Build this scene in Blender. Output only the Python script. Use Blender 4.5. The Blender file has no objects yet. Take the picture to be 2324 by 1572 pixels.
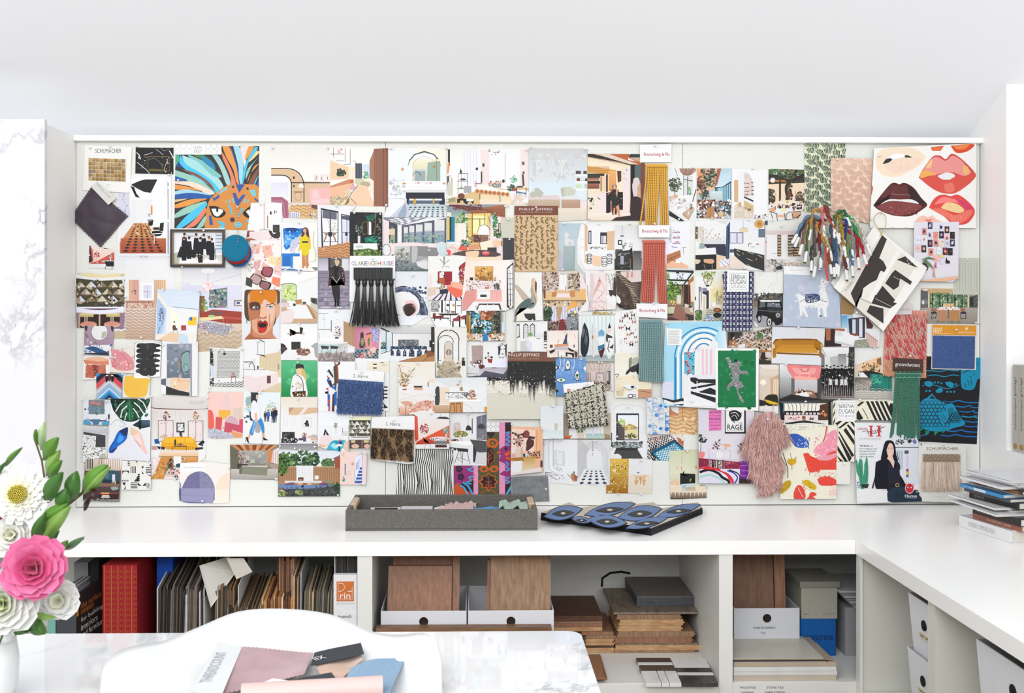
import bpy,bmesh,math,random
from mathutils import Vector,Matrix,geometry
S=bpy.context.scene
COL=S.collection
PI=math.pi
# ---------------- camera, light, exposure ----------------
W,H=2324,1572
FPX,DIST,EYE,YAW=2309.0,3.4,1.585,math.radians(0.95)
CX,CY=1070+FPX*math.tan(YAW),690.0
cam=bpy.data.objects.new('camera',bpy.data.cameras.new('camera'));COL.objects.link(cam)
cam.location=(0,-DIST,EYE);cam.rotation_euler=(PI/2,0,-YAW)
cam.data.sensor_width=36;cam.data.lens=FPX/W*36
cam.data.shift_x=(W/2-CX)/W;cam.data.shift_y=-(H/2-CY)/W
cam.data.clip_start=.05
cam.data.dof.use_dof=True;cam.data.dof.focus_distance=3.3;cam.data.dof.aperture_fstop=11
S.camera=cam
wd=bpy.data.worlds.new('daylight');S.world=wd;wd.use_nodes=True
wd.node_tree.nodes['Background'].inputs[0].default_value=(.93,.96,1,1)
wd.node_tree.nodes['Background'].inputs[1].default_value=.5
def area(name,loc,rot,sx,sy,e,col=(1,1,1)):
 l=bpy.data.lights.new(name,'AREA');l.shape='RECTANGLE';l.size=sx;l.size_y=sy;l.energy=e;l.color=col
 o=bpy.data.objects.new(name,l);o.location=loc;o.rotation_euler=rot;COL.objects.link(o)
area('skylight_window',(-1.2,-4.0,3.6),(math.radians(44),0,math.radians(-14)),3.0,2.0,92)
area('ceiling_uplight',(.4,-5.4,2.9),(math.radians(114),0,0),5.0,1.6,215,(.97,.98,1))  # added uplight behind the camera to brighten the ceiling, not a window
area('tall_window',(-4.2,-3.4,2.3),(math.radians(86),0,math.radians(-62)),1.8,2.0,40)
S.view_settings.view_transform='Standard';S.view_settings.look='None'
S.view_settings.exposure=-.2;S.view_settings.gamma=1;S.view_settings.use_curve_mapping=False
# ---------------- helpers ----------------
def ray(px,py):
 x=(px-CX)/FPX;z=-(py-CY)/FPX
 c,s=math.cos(YAW),math.sin(YAW)
 return Vector((x*c+s,c-x*s,z))
def at(px,py,Y=0.0):
 d=ray(px,py);t=(DIST+Y)/d.y
 return Vector((d.x*t,Y,EYE+d.z*t))
def atz(px,py,z):
 d=ray(px,py);t=(z-EYE)/d.z
 return Vector((d.x*t,d.y*t-DIST,z))
def atx(px,py,X):
 d=ray(px,py);t=X/d.x
 return Vector((X,d.y*t-DIST,EYE+d.z*t))
def lin(v):return v/12.92 if v<=.04045 else((v+.055)/1.055)**2.4
def hx(c,k=.82):
 if isinstance(c,tuple):return c
 if len(c)==3:c=c[0]*2+c[1]*2+c[2]*2
 return tuple(lin(int(c[i:i+2],16)/255)*k for i in(0,2,4))+(1.0,)
MATS={}
def mat(name,col=None,rough=.5,noise=0,nscale=40,bump=0,bscale=200,metal=0,coat=0,stretch=(1,1,1),sheen=0,spec=.5,trans=0,alpha=1):
 if name in MATS:return MATS[name]
 m=bpy.data.materials.new(name);m.use_nodes=True;t=m.node_tree;b=t.nodes['Principled BSDF']
 b.inputs['Roughness'].default_value=rough;b.inputs['Metallic'].default_value=metal
 b.inputs['Coat Weight'].default_value=coat;b.inputs['Sheen Weight'].default_value=sheen
 b.inputs['Specular IOR Level'].default_value=spec;b.inputs['Transmission Weight'].default_value=trans
 b.inputs['Alpha'].default_value=alpha
 tc=t.nodes.new('ShaderNodeTexCoord');mp=t.nodes.new('ShaderNodeMapping');mp.inputs['Scale'].default_value=stretch
 t.links.new(tc.outputs['Object'],mp.inputs[0])
 if col is None:
  a=t.nodes.new('ShaderNodeAttribute');a.attribute_name='Col';src=a.outputs['Color']
 else:
  a=t.nodes.new('ShaderNodeRGB');a.outputs[0].default_value=hx(col);src=a.outputs[0]
 if noise:
  n=t.nodes.new('ShaderNodeTexNoise');n.inputs['Scale'].default_value=nscale;n.inputs['Detail'].default_value=4
  t.links.new(mp.outputs[0],n.inputs[0])
  r=t.nodes.new('ShaderNodeMapRange');r.inputs[1].default_value=.3;r.inputs[2].default_value=.7
  r.inputs[3].default_value=1-noise;r.inputs[4].default_value=1+noise*.35
  t.links.new(n.outputs['Fac'],r.inputs[0])
  mx=t.nodes.new('ShaderNodeVectorMath');mx.operation='SCALE'
  t.links.new(src,mx.inputs[0]);t.links.new(r.outputs[0],mx.inputs['Scale']);src=mx.outputs[0]
 t.links.new(src,b.inputs['Base Color'])
 if bump:
  n=t.nodes.new('ShaderNodeTexNoise');n.inputs['Scale'].default_value=bscale;n.inputs['Detail'].default_value=3
  t.links.new(mp.outputs[0],n.inputs[0])
  bp=t.nodes.new('ShaderNodeBump');bp.inputs['Strength'].default_value=bump;bp.inputs['Distance'].default_value=.002
  t.links.new(n.outputs['Fac'],bp.inputs['Height']);t.links.new(bp.outputs[0],b.inputs['Normal'])
 MATS[name]=m;return m
def marble(name,base,vein,scale=2.2,rough=.12,amount=.5,stretch=(1,1,1)):
 m=mat(name,base,rough);t=m.node_tree;b=t.nodes['Principled BSDF']
 tc=t.nodes.new('ShaderNodeTexCoord');mp=t.nodes.new('ShaderNodeMapping');mp.inputs['Rotation'].default_value=(.3,.6,.9);mp.inputs['Scale'].default_value=stretch
 t.links.new(tc.outputs['Object'],mp.inputs[0])
 out=None
 for sc,w,am in((scale,.012,1.0),(scale*2.6,.02,.5),(scale*.6,.10,.35)):
  n=t.nodes.new('ShaderNodeTexNoise');n.inputs['Scale'].default_value=sc;n.inputs['Detail'].default_value=9;n.inputs['Roughness'].default_value=.62;n.inputs['Distortion'].default_value=.7
  t.links.new(mp.outputs[0],n.inputs[0])
  s=t.nodes.new('ShaderNodeMath');s.operation='SUBTRACT';s.inputs[1].default_value=.5;t.links.new(n.outputs['Fac'],s.inputs[0])
  a=t.nodes.new('ShaderNodeMath');a.operation='ABSOLUTE';t.links.new(s.outputs[0],a.inputs[0])
  r=t.nodes.new('ShaderNodeMapRange');r.inputs[1].default_value=0;r.inputs[2].default_value=w;r.inputs[3].default_value=am*amount;r.inputs[4].default_value=0
  t.links.new(a.outputs[0],r.inputs[0])
  n2=t.nodes.new('ShaderNodeTexNoise');n2.inputs['Scale'].default_value=sc*.8;t.links.new(mp.outputs[0],n2.inputs[0])
  r2=t.nodes.new('ShaderNodeMapRange');r2.inputs[1].default_value=.45;r2.inputs[2].default_value=.65;t.links.new(n2.outputs['Fac'],r2.inputs[0])
  mu=t.nodes.new('ShaderNodeMath');mu.operation='MULTIPLY';t.links.new(r.outputs[0],mu.inputs[0]);t.links.new(r2.outputs[0],mu.inputs[1])
  if out is None:out=mu.outputs[0]
  else:
   mm=t.nodes.new('ShaderNodeMath');mm.operation='MAXIMUM';t.links.new(out,mm.inputs[0]);t.links.new(mu.outputs[0],mm.inputs[1]);out=mm.outputs[0]
 mx=t.nodes.new('ShaderNodeMix');mx.data_type='RGBA';mx.inputs[6].default_value=hx(base);mx.inputs[7].default_value=hx(vein)
 t.links.new(out,mx.inputs[0]);t.links.new(mx.outputs[2],b.inputs['Base Color'])
 return m
def woodmat(name,base,dark,scale=1.0,rough=.5,stretch=(1,1,1)):
 m=mat(name,base,rough);t=m.node_tree;b=t.nodes['Principled BSDF']
 tc=t.nodes.new('ShaderNodeTexCoord');mp=t.nodes.new('ShaderNodeMapping');mp.inputs['Scale'].default_value=[v*scale for v in stretch]
 t.links.new(tc.outputs['Object'],mp.inputs[0])
 n=t.nodes.new('ShaderNodeTexNoise');n.inputs['Scale'].default_value=12;n.inputs['Detail'].default_value=8;n.inputs['Distortion'].default_value=.6
 t.links.new(mp.outputs[0],n.inputs[0])
 r=t.nodes.new('ShaderNodeMapRange');r.inputs[1].default_value=.35;r.inputs[2].default_value=.68;t.links.new(n.outputs['Fac'],r.inputs[0])
 mx=t.nodes.new('ShaderNodeMix');mx.data_type='RGBA';mx.inputs[6].default_value=hx(base);mx.inputs[7].default_value=hx(dark)
 t.links.new(r.outputs[0],mx.inputs[0]);t.links.new(mx.outputs[2],b.inputs['Base Color'])
 return m
class MB:
 def __init__(s):s.v=[];s.f=[];s.c=[];s.sm=[]
 def face(s,pts,col,smooth=False):
  i=len(s.v);s.v+=[tuple(p)for p in pts];s.f.append(list(range(i,i+len(pts))));s.sm.append(smooth)
  s.c.append([hx(col)]*len(pts)if not isinstance(col,list)else col)
 def grid(s,rows,col,smooth=True,closed=False):
  i=len(s.v);n=len(rows[0]);cf=col if callable(col)else(lambda a,b,c=hx(col):c)
  for r in rows:s.v+=[tuple(p)for p in r]
  for a in range(len(rows)-1):
   for b in range(n if closed else n-1):
    b2=(b+1)%n
    s.f.append([i+a*n+b,i+a*n+b2,i+(a+1)*n+b2,i+(a+1)*n+b]);s.sm.append(smooth)
    s.c.append([cf(a,b),cf(a,b2),cf(a+1,b2),cf(a+1,b)])
 def box(s,lo,hi,col='fff',M=None,taper=0):
  x0,y0,z0=lo;x1,y1,z1=hi
  P=[(x0,y0,z0),(x1,y0,z0),(x1,y1,z0),(x0,y1,z0),(x0,y0,z1),(x1,y0,z1),(x1,y1,z1),(x0,y1,z1)]
  if M is not None:P=[M@Vector(p)for p in P]
  i=len(s.v);s.v+=[tuple(p)for p in P]
  for f in((0,3,2,1),(4,5,6,7),(0,1,5,4),(1,2,6,5),(2,3,7,6),(3,0,4,7)):
   s.f.append([i+k for k in f]);s.c.append([hx(col)]*4);s.sm.append(False)
 def prism(s,pts,off,col='fff',colside=None):
  n=len(pts);off=Vector(off);a=[Vector(p)for p in pts];b=[p+off for p in a]
  s.face(a,col);s.face(b[::-1],col)
  for k in range(n):s.face([a[k],b[k],b[(k+1)%n],a[(k+1)%n]],colside or col)
 def tube(s,pts,rad,col='fff',seg=8,cap=True,lobes=0,twist=0,la=.25):
  pts=[Vector(p)for p in pts];rows=[];up=None
  for i,p in enumerate(pts):
   d=(pts[min(i+1,len(pts)-1)]-pts[max(i-1,0)]).normalized()
   if up is None:up=Vector((0,1,0))if abs(d.y)<.9 else Vector((1,0,0))
   u=(up-d*up.dot(d)).normalized();up=u;w=d.cross(u)
   r=rad[i]if isinstance(rad,(list,tuple))else rad
   row=[]
   for k in range(seg):
    a=2*PI*k/seg;rr=r
    if lobes:rr=r*(1-la+la*math.cos(lobes*a+twist*i))
    row.append(p+(u*math.cos(a)+w*math.sin(a))*rr)
   rows.append(row)
  s.grid(rows,col,True,True)
  if cap:
   c=hx(col)if not callable(col)else col(0,0)
   s.face(rows[0][::-1],[c]*seg);s.face(rows[-1],[c]*seg)
 def lathe(s,prof,col='fff',seg=24,M=None):
  rows=[]
  for r,z in prof:
   row=[Vector((r*math.cos(2*PI*k/seg),r*math.sin(2*PI*k/seg),z))for k in range(seg)]
   rows.append([M@p for p in row]if M is not None else row)
  s.grid(rows,col,True,True)
 def build(s,name,m,parent=None,recenter=True,bevel=0,weld=False):
  o=Vector((0,0,0))
  if recenter and s.v and parent is None:
   xs=list(zip(*s.v));o=Vector([(min(x)+max(x))/2 for x in xs]);o.z=min(xs[2])
  if parent is not None:o=Vector(parent.get('_o',(0,0,0)))
  me=bpy.data.meshes.new(name);me.from_pydata([(x-o.x,y-o.y,z-o.z)for x,y,z in s.v],[],s.f)
  ca=me.color_attributes.new('Col','FLOAT_COLOR','CORNER')
  flat=[x for f in s.c for c in f for x in c];ca.data.foreach_set('color',flat)
  me.polygons.foreach_set('use_smooth',s.sm)
  me.materials.append(m)
  ob=bpy.data.objects.new(name,me);COL.objects.link(ob)
  if parent is not None:ob.parent=parent;ob['_o']=tuple(o)
  else:ob.location=o;ob['_o']=tuple(o)
  if bevel:
   b=ob.modifiers.new('b','BEVEL');b.width=bevel;b.segments=2;b.limit_method='ANGLE'
  return ob
def tag(o,label,cat,group=None,kind=None):
 o['label']=label;o['category']=cat
 if group:o['group']=group
 if kind:o['kind']=kind
 return o
def thing(name,label,cat,loc=(0,0,0),group=None):
 o=bpy.data.objects.new(name,None);COL.objects.link(o);o.location=loc;o['_o']=tuple(loc)
 o.empty_display_size=.05
 return tag(o,label,cat,group)
def struct(o):o['kind']='structure';return o
def bx(name,lo,hi,m,col='fff',parent=None,bevel=0):
 b=MB();b.box(lo,hi,col);return b.build(name,m,parent,bevel=bevel)
# flat text as polygons, unit box (0..1, 0..1)
TXT={}
def textpolys(s,bold=0.0,res=2):
 k=(s,bold)
 if k not in TXT:
  cu=bpy.data.curves.new('t','FONT');cu.body=s;cu.resolution_u=res;cu.offset=bold
  o=bpy.data.objects.new('t',cu);COL.objects.link(o)
  me=bpy.data.meshes.new_from_object(o.evaluated_get(bpy.context.evaluated_depsgraph_get()))
  V=[(v.co.x,v.co.y)for v in me.vertices];F=[list(p.vertices)for p in me.polygons]
  bpy.data.objects.remove(o);bpy.data.curves.remove(cu);bpy.data.meshes.remove(me)
  x0=min(v[0]for v in V);x1=max(v[0]for v in V);y0=min(v[1]for v in V);y1=max(v[1]for v in V)
  TXT[k]=([((x-x0)/(x1-x0),(y-y0)/(y1-y0))for x,y in V],F)
 return TXT[k]
def text3d(mb,s,p0,ux,uz,col,bold=0.0,flip=1):
 """text laid on a plane: p0 = lower corner, ux = width vector, uz = height vector"""
 V,F=textpolys(s,bold);ux=Vector(ux);uz=Vector(uz);p0=Vector(p0);i=len(mb.v)
 mb.v+=[tuple(p0+ux*x+uz*y)for x,y in V]
 for f in F:mb.f.append([i+k for k in f]);mb.c.append([hx(col)]*len(f));mb.sm.append(False)
WHITE=mat('white_paint',(.9,.9,.89,1),.5)
SAT=mat('white_lacquer',(.91,.91,.895,1),.28)
PAPER=mat('printed_paper',None,.5,spec=.25,noise=.05,nscale=260)
CLOTH=mat('woven_cloth',None,.95,spec=.2,noise=.18,nscale=420,bump=.4,bscale=600,sheen=.1)
MATTE=mat('matte_card',None,.7,spec=.3,noise=.04,nscale=90)
# ---------------- setting ----------------
CT=at(1070,1148,0).z
YF=-.51
XR=at(2225,700,0).x
XL=at(172,700,0).x
XC=atz(1947,1228.5,CT).x
CTB=CT-.0395
ZS=at(1600,1551,YF).z
struct(bx('floor',(-6,-9,-.05),(6,.5,0),mat('floor_boards','c9b79c',.4,noise=.2,nscale=6)))
LT=at(1100,309,-.02).z;LB=at(1100,321.5,-.02).z
struct(bx('wall_back',(-4,.06,0),(4,.2,LT-.002),WHITE))
struct(bx('trim_1',(XL,-.022,LB),(XR,.058,LT),WHITE,bevel=.002))
# sloped attic ceiling rising towards the room
b=MB();z0=LT-.02;sl=.525
def cz(y):return z0+(.15-y)*sl
b.prism([(-4,.15,cz(.15)),(4,.15,cz(.15)),(4,-3.0,cz(-3.0)),(-4,-3.0,cz(-3.0))],(0,0,.06))
struct(b.build('ceiling',mat('ceiling_paint',(.92,.935,.97,1),.7)))
# right wall with a niche
ny=atx(2284,800,XR).y
nz=atx(2284,1021,XR).z
b=MB();b.box((XR,ny,0),(XR+.5,.2,4.2));b.box((XR,-2.6,0),(XR+.5,ny,nz));b.box((XR+.42,-2.6,nz),(XR+.5,ny,4.2))
b.box((XR,-2.9,0),(XR+.5,-2.6,4.2))
struct(b.build('wall_right',WHITE))
# left pier clad in marble
py_=atx(103,700,XL).y
mt=at(50,270,py_-.02).z
pier=bx('wall_left',(-3.2,py_,CT-.03),(XL,.06,at(104,281,py_).z),mat('warm_white',(.88,.87,.85,1),.5));struct(pier)
struct(bx('marble_slab',(-3.2,py_-.022,CT),(at(101,700,py_-.022).x,py_-.001,mt),marble('grey_veined_marble',(.74,.74,.77,1),'8b8d96',1.1,.25,.9),bevel=.0015))
# worktop in two mitred lengths
b=MB();o0=.0007
b.prism([(-2.4,YF,CTB),(XC-o0,YF,CTB),(XR-o0,0.0,CTB),(-2.4,0.0,CTB)],(0,0,CT-CTB))
tag(b.build('worktop',SAT,bevel=.0012),'long white lacquered worktop running under the pin board','worktop')
b=MB()
b.prism([(XC+o0,YF,CTB),(XC+o0,-2.4,CTB),(XR-.001,-2.4,CTB),(XR-.001,0.0,CTB)],(0,0,CT-CTB))
tag(b.build('worktop',SAT,bevel=.0012),'white worktop return along the side wall, under the pile of magazines','worktop')
# shelf unit below the long worktop
CAB=mat('shelf_lacquer','f1f1ec',.4)
def fx(px):return at(px,1400,YF+.004).x
sh=thing('shelf_unit','long white open shelf unit below the worktop','shelf',(0,YF+.25,0))
x_in=[(-2.3,fx(811)),(fx(845),fx(1632)),(fx(1663),XR-.02)]
for x0,x1 in((fx(811),fx(845)),(fx(1632),fx(1663)),(-2.34,-2.3)):
 bx('divider',(x0,YF+.004,.02),(x1,.05,CTB-.001),CAB,parent=sh,bevel=.0008)
bx('end_stile',(fx(1948.5),YF+.003,.02),(XC+.012,YF+.022,CTB-.001),CAB,parent=sh)
for x0,x1 in x_in:
 bx('shelf_board',(x0,YF+.006,ZS-.075),(x1,.05,ZS),CAB,parent=sh,bevel=.0008)
 bx('back_panel',(x0,.05,ZS-.3),(x1,.058,CTB-.001),CAB,parent=sh)
# right unit
X1=XC+.012
ru=thing('shelf_unit','white open shelf unit below the return worktop, turned side on','shelf',(XR-.2,-1.5,0))
zb2=at(2000,1564,YF).z
d1=atx(2106,1400,X1).y;d2=atx(2122.6,1400,X1).y
bx('side_panel',(X1,YF-.016,.02),(XR-.01,YF-.001,CTB-.001),mat('shelf_lacquer_warm','e6e6dc',.45),parent=ru)
bx('stile',(X1-.008,YF-.022,.02),(X1+.0,YF+.002,CTB-.001),CAB,parent=ru)
bx('divider',(X1,d2,.02),(XR-.01,d1,CTB-.001),mat('shelf_lacquer_warm','e6e6dc',.45),parent=ru)
bx('divider',(X1,d2*2-YF-.04,.02),(XR-.01,d2*2-YF,CTB-.001),CAB,parent=ru)
bx('shelf_board',(X1,-2.3,zb2-.04),(XR-.01,YF-.019,zb2),CAB,parent=ru)
bx('back_panel',(XR-.012,-2.3,.02),(XR-.004,YF-.019,CTB-.001),CAB,parent=ru)
# marble table
ZT=CT+.0195
TF=atz(1303,1431,ZT).y
TX=atz(1303,1431,ZT).x
TM=marble('polished_white_marble',(.76,.77,.78,1),'7d8a90',.8,.035,.5)
tb=thing('marble_table','polished white marble table with softly rounded corners','table',(-.9,-2.6,0))
b=MB();R=.03;pts=[(-2.2,TF,ZT-.03)]
for k in range(7):
 a=PI/2-k*PI/12;pts.append((TX-R+.0+R*math.cos(a)+.012,TF-R+R*math.sin(a),ZT-.03))
pts+=[(TX+.012,-2.9,ZT-.03),(-2.2,-2.9,ZT-.03)]
b.prism(pts,(0,0,.03));b.build('table_top',TM,tb,bevel=.002)
for x,y in((-2.0,-2.75),(-.2,-2.75),(-2.0,TF-.25),(-.2,TF-.25)):
 bx('leg',(x,y,0),(x+.06,y+.06,ZT-.03),WHITE,parent=tb)
# pin board
BOARD=mat('speckled_board','efefe9',.85,noise=.10,nscale=230,bump=.25,bscale=300)
pb=thing('pin_board','wide speckled off-white pin board covered with prints and samples','pin board',(0,0,CT))
BT=at(1100,323,0).z
xs=[at(172.5,700,0).x,at(875,700,0).x,at(1549,700,0).x,at(2223,700,0).x]
for k in range(3):
 bx('panel',(xs[k]+.0008,.0,CT+.002),(xs[k+1]-.0008,.02,BT),BOARD,parent=pb)
bx('backing',(xs[0]-.004,.02,CT+.001),(xs[3]+.004,.03,BT),mat('dark_gap','2a2a2a',.9),parent=pb)
# ---------------- flat prints pinned to the board ----------------
TILE={}
for i,x in enumerate((140,520,860,1200,1540,1860)):
 for j,y in enumerate((300,570,850)):TILE['ABCDEF'[i]+str(j)]=(x,y)
K=400/209.6
EPS=2.2e-5
SURF=[]
def surf(px,py,r=0):
 y=0
 for(x0,y0,x1,y1),yy in SURF:
  if x0-r<px<x1+r and y0-r<py<y1+r:y=min(y,yy)
 return y
def clip(poly,quad):
 out=poly
 for i in range(len(quad)):
  ax,ay=quad[i];bx_,by_=quad[(i+1)%len(quad)];inp=out;out=[]
  if not inp:return[]
  sd=lambda p:(bx_-ax)*(p[1]-ay)-(by_-ay)*(p[0]-ax)
  for k in range(len(inp)):
   p,q=inp[k],inp[(k+1)%len(inp)];sp,sq=sd(p),sd(q)
   if sp>=0:out.append(p)
   if(sp>=0)!=(sq>=0):
    t=sp/(sp-sq);out.append((p[0]+(q[0]-p[0])*t,p[1]+(q[1]-p[1])*t))
 return out if len(out)>2 else[]
def ell(cx,cy,rx,ry,a0=0,a1=360,n=22):
 full=abs(a1-a0)>=360
 m=n if full else n+1
 return[(cx+rx*math.cos(math.radians(a0+(a1-a0)*k/n)),cy+ry*math.sin(math.radians(a0+(a1-a0)*k/n)))for k in range(m)]
def strip(pts,w):
 L=[];Rr=[]
 for i,p in enumerate(pts):
  a=pts[max(i-1,0)];c=pts[min(i+1,len(pts)-1)];dx,dy=c[0]-a[0],c[1]-a[1];d=math.hypot(dx,dy)or 1
  nx,ny=-dy/d*w/2,dx/d*w/2;L.append((p[0]+nx,p[1]+ny));Rr.append((p[0]-nx,p[1]-ny))
 return[[L[i],L[i+1],Rr[i+1],Rr[i]]for i in range(len(pts)-1)]
def smooth(pts,n=4):
 out=[]
 for i in range(len(pts)-1):
  p0,p1,p2,p3=pts[max(i-1,0)],pts[i],pts[i+1],pts[min(i+2,len(pts)-1)]
  for k in range(n):
   t=k/n;out.append(tuple(.5*(2*p1[j]+(p2[j]-p0[j])*t+(2*p0[j]-5*p1[j]+4*p2[j]-p3[j])*t*t+(3*p1[j]-p0[j]-3*p2[j]+p3[j])*t**3)for j in(0,1)))
 return out+[pts[-1]]
def mixc(a,b,t):return tuple(a[i]*(1-t)+b[i]*t for i in range(4))
def paint(src,quad,Y,mb,rnd):
 """draws the flat print; coordinates are tile units, Y is the paper's front. returns the front-most Y"""
 lay=[0.0]
 nq=len(quad);conv=True
 for k in range(nq):
  (ax,ay),(bx1,by1),(cx1,cy1)=quad[k],quad[(k+1)%nq],quad[(k+2)%nq]
  if(bx1-ax)*(cy1-by1)-(by1-ay)*(cx1-bx1)<-1e-6:conv=False
 if conv:cells=[quad]
 else:
  cells=[]
  for tri in geometry.tessellate_polygon([[Vector((x,y,0))for x,y in quad]]):
   T=[quad[i]for i in tri]
   if(T[1][0]-T[0][0])*(T[2][1]-T[1][1])-(T[1][1]-T[0][1])*(T[2][0]-T[1][0])<0:T=T[::-1]
   cells.append(T)
 def add(poly,col,adv=1.0,dz=None):
  if not conv:
   got=[q for q in(clip(poly,T)for T in cells)if q]
   if got and dz is None:lay[0]+=adv
   for q in got:put(q,col,dz)
   return
  q=clip(poly,quad)
  if not q:return
  if dz is None:lay[0]+=adv
  put(q,col,dz)
 def put(q,col,dz):
  y=Y-(lay[0]+(dz or 0))*EPS
  mb.face([at(tx+px*K,ty+py*K,y)for px,py in q],[col(p)for p in q]if callable(col)else col)
 tx,ty=src[0]
 for ln in src[1].replace('\n',';').split(';'):
  ln=ln.strip()
  if not ln:continue
  w=ln.split();c=w[0]
  if c=='t':
   x0,y0,x1,y1=map(float,w[1:5]);col=w[5];txt=' '.join(w[6:]);ang=0;bold=0
   if '^' in col:col,ag=col.split('^');ang=math.radians(float(ag))
   if '*' in col:col=col.replace('*','');bold=.012
   V,F=textpolys(txt,bold);lay[0]+=1;y=Y-lay[0]*EPS;i=len(mb.v)
   ca,sa=math.cos(ang),math.sin(ang);ww,hh=x1-x0,y1-y0
   for u,v in V:
    dx,dy=(u-.5)*ww,(.5-v)*hh
    mb.v.append(tuple(at(tx+((x0+x1)/2+dx*ca-dy*sa)*K,ty+((y0+y1)/2+dx*sa+dy*ca)*K,y)))
   for f in F:mb.f.append([i+k for k in f]);mb.c.append([hx(col)]*len(f));mb.sm.append(False)
   continue
  isc=lambda s:len(s)==3 and all(ch in '0123456789abcdef' for ch in s)
  if c=='r':
   x0,y0,x1,y1=map(float,w[1:5]);add([(x0,y0),(x1,y0),(x1,y1),(x0,y1)],w[5])
  elif c in 'gh':
   x0,y0,x1,y1=map(float,w[1:5]);a,bb=hx(w[5]),hx(w[6])
   if c=='g':f=lambda p:mixc(a,bb,(p[1]-y0)/(y1-y0))
   else:f=lambda p:mixc(a,bb,(p[0]-x0)/(x1-x0))
   add([(x0,y0),(x1,y0),(x1,y1),(x0,y1)],f)
  elif c=='p':
   n=list(map(float,w[2:]));add(list(zip(n[::2],n[1::2])),w[1])
  elif c=='s':
   n=list(map(float,w[2:]));P=list(zip(n[::2],n[1::2]));add(smooth(P+[P[0]])[:-1],w[1])
  elif c=='e':
   n=list(map(float,w[1:5]));add(ell(*n),w[5])
  elif c=='l' or c=='c':
   n=list(map(float,w[3:]));P=list(zip(n[::2],n[1::2]));lay[0]+=1
   if c=='c':P=smooth(P)
   for q in strip(P,float(w[1])):add(q,w[2],dz=0)
  elif c=='o':
   n=list(map(float,w[1:6]));a0,a1=(float(w[7]),float(w[8]))if len(w)>7 else(0,360.01)
   P=ell(n[0],n[1],n[2],n[3],a0,a1,20);P=P if a1-a0<360 else P+[P[0]];lay[0]+=1
   for q in strip(P,n[4]):add(q,w[6],dz=0)
  elif c in 'vz':
   x0,y0,x1,y1=map(float,w[1:5]);n=int(w[5]);fr=float(w[7])if len(w)>7 else.5;lay[0]+=1
   for k in range(n):
    if c=='v':a=x0+(x1-x0)*k/n;e=a+(x1-x0)/n*fr;add([(a,y0),(e,y0),(e,y1),(a,y1)],w[6],dz=0)
    else:a=y0+(y1-y0)*k/n;e=a+(y1-y0)/n*fr;add([(x0,a),(x1,a),(x1,e),(x0,e)],w[6],dz=0)
  elif c in 'nb':
   v=list(map(float,w[1:5]));n=int(w[5]);sz=float(w[6]);cs=w[7:];lay[0]+=1
   for k in range(n):
    if c=='n':x=rnd.uniform(v[0],v[2]);y=rnd.uniform(v[1],v[3])
    else:
     a=rnd.uniform(0,2*PI);r=rnd.random()**.6;x=v[0]+v[2]*r*math.cos(a);y=v[1]+v[3]*r*math.sin(a)
    m=rnd.choice((3,4,5));a0=rnd.uniform(0,6);s_=sz*rnd.uniform(.5,1.3)
    add([(x+s_*rnd.uniform(.6,1)*math.cos(a0+j*2*PI/m),y+s_*rnd.uniform(.6,1)*math.sin(a0+j*2*PI/m))for j in range(m)],rnd.choice(cs),dz=2.0*k/n)
   lay[0]+=2
  elif c=='q':
   v=list(map(float,w[1:9]));nx,ny=int(w[9]),int(w[10]);md=w[12]if len(w)>12 else 'k';lay[0]+=1
   TLx,TLy,TRx,TRy,BRx,BRy,BLx,BLy=v
   pw=float(w[13])if len(w)>13 else 1.0
   def P(u,t):
    t=t**pw
    return(TLx+(TRx-TLx)*u)*(1-t)+(BLx+(BRx-BLx)*u)*t,(TLy+(TRy-TLy)*u)*(1-t)+(BLy+(BRy-BLy)*u)*t
   for i in range(nx):
    for j in range(ny):
     u,t,du,dt=i/nx,j/ny,1/nx,1/ny
     if md=='k':
      if(i+j)%2:add([P(u,t),P(u+du,t),P(u+du,t+dt),P(u,t+dt)],w[11],dz=0)
     elif md=='d':add([P(u+du/2,t+dt*.12),P(u+du*.85,t+dt/2),P(u+du/2,t+dt*.88),P(u+du*.15,t+dt/2)],w[11],dz=0)
     elif md=='b':
      if i==0:add([P(0,t),P(1,t),P(1,t+dt*.5),P(0,t+dt*.5)],w[11],dz=0)
     elif md=='z':
      s_=1 if i%2 else-1
      add([P(u,t+(.3*dt if s_>0 else-.3*dt)),P(u+du,t-(.3*dt if s_>0 else-.3*dt)),P(u+du,t+.35*dt-(.3*dt if s_>0 else-.3*dt)),P(u,t+.35*dt+(.3*dt if s_>0 else-.3*dt))],w[11],dz=0)
  elif c=='u':
   x,y,h=map(float,w[1:4]);ct,cl,ch=w[4:7];s_=h/10;sk='da8'
   add([(x-.9*s_,y-5*s_),(x+.9*s_,y-5*s_),(x+.7*s_,y),(x+.2*s_,y),(x,y-4*s_),(x-.3*s_,y),(x-.8*s_,y)],cl)
   add([(x-1.3*s_,y-8.3*s_),(x+1.3*s_,y-8.3*s_),(x+1.5*s_,y-5*s_),(x+.9*s_,y-4.6*s_),(x-.9*s_,y-4.6*s_),(x-1.5*s_,y-5*s_)],ct)
   add(ell(x,y-9.2*s_,.75*s_,.95*s_,n=10),ch);add(ell(x,y-9*s_,.5*s_,.7*s_,n=10),sk)
 return Y-(lay[0]+1)*EPS
NCARD=[0]
def pinmesh():
 b=MB();M=Matrix.Rotation(PI/2,4,'X')
 b.lathe([(.0,.0001),(.0012,.0001),(.0013,.004),(.0024,.0048),(.0026,.006),(.0012,.0066),(.0011,.0100),(.0030,.0108),(.0032,.0118),(.0,.0122)],'f4f4f4',12,M)
 return b
PINM=mat('clear_plastic','f6f8f8',.08,trans=.0,coat=.5)
PINMESH=None
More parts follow.
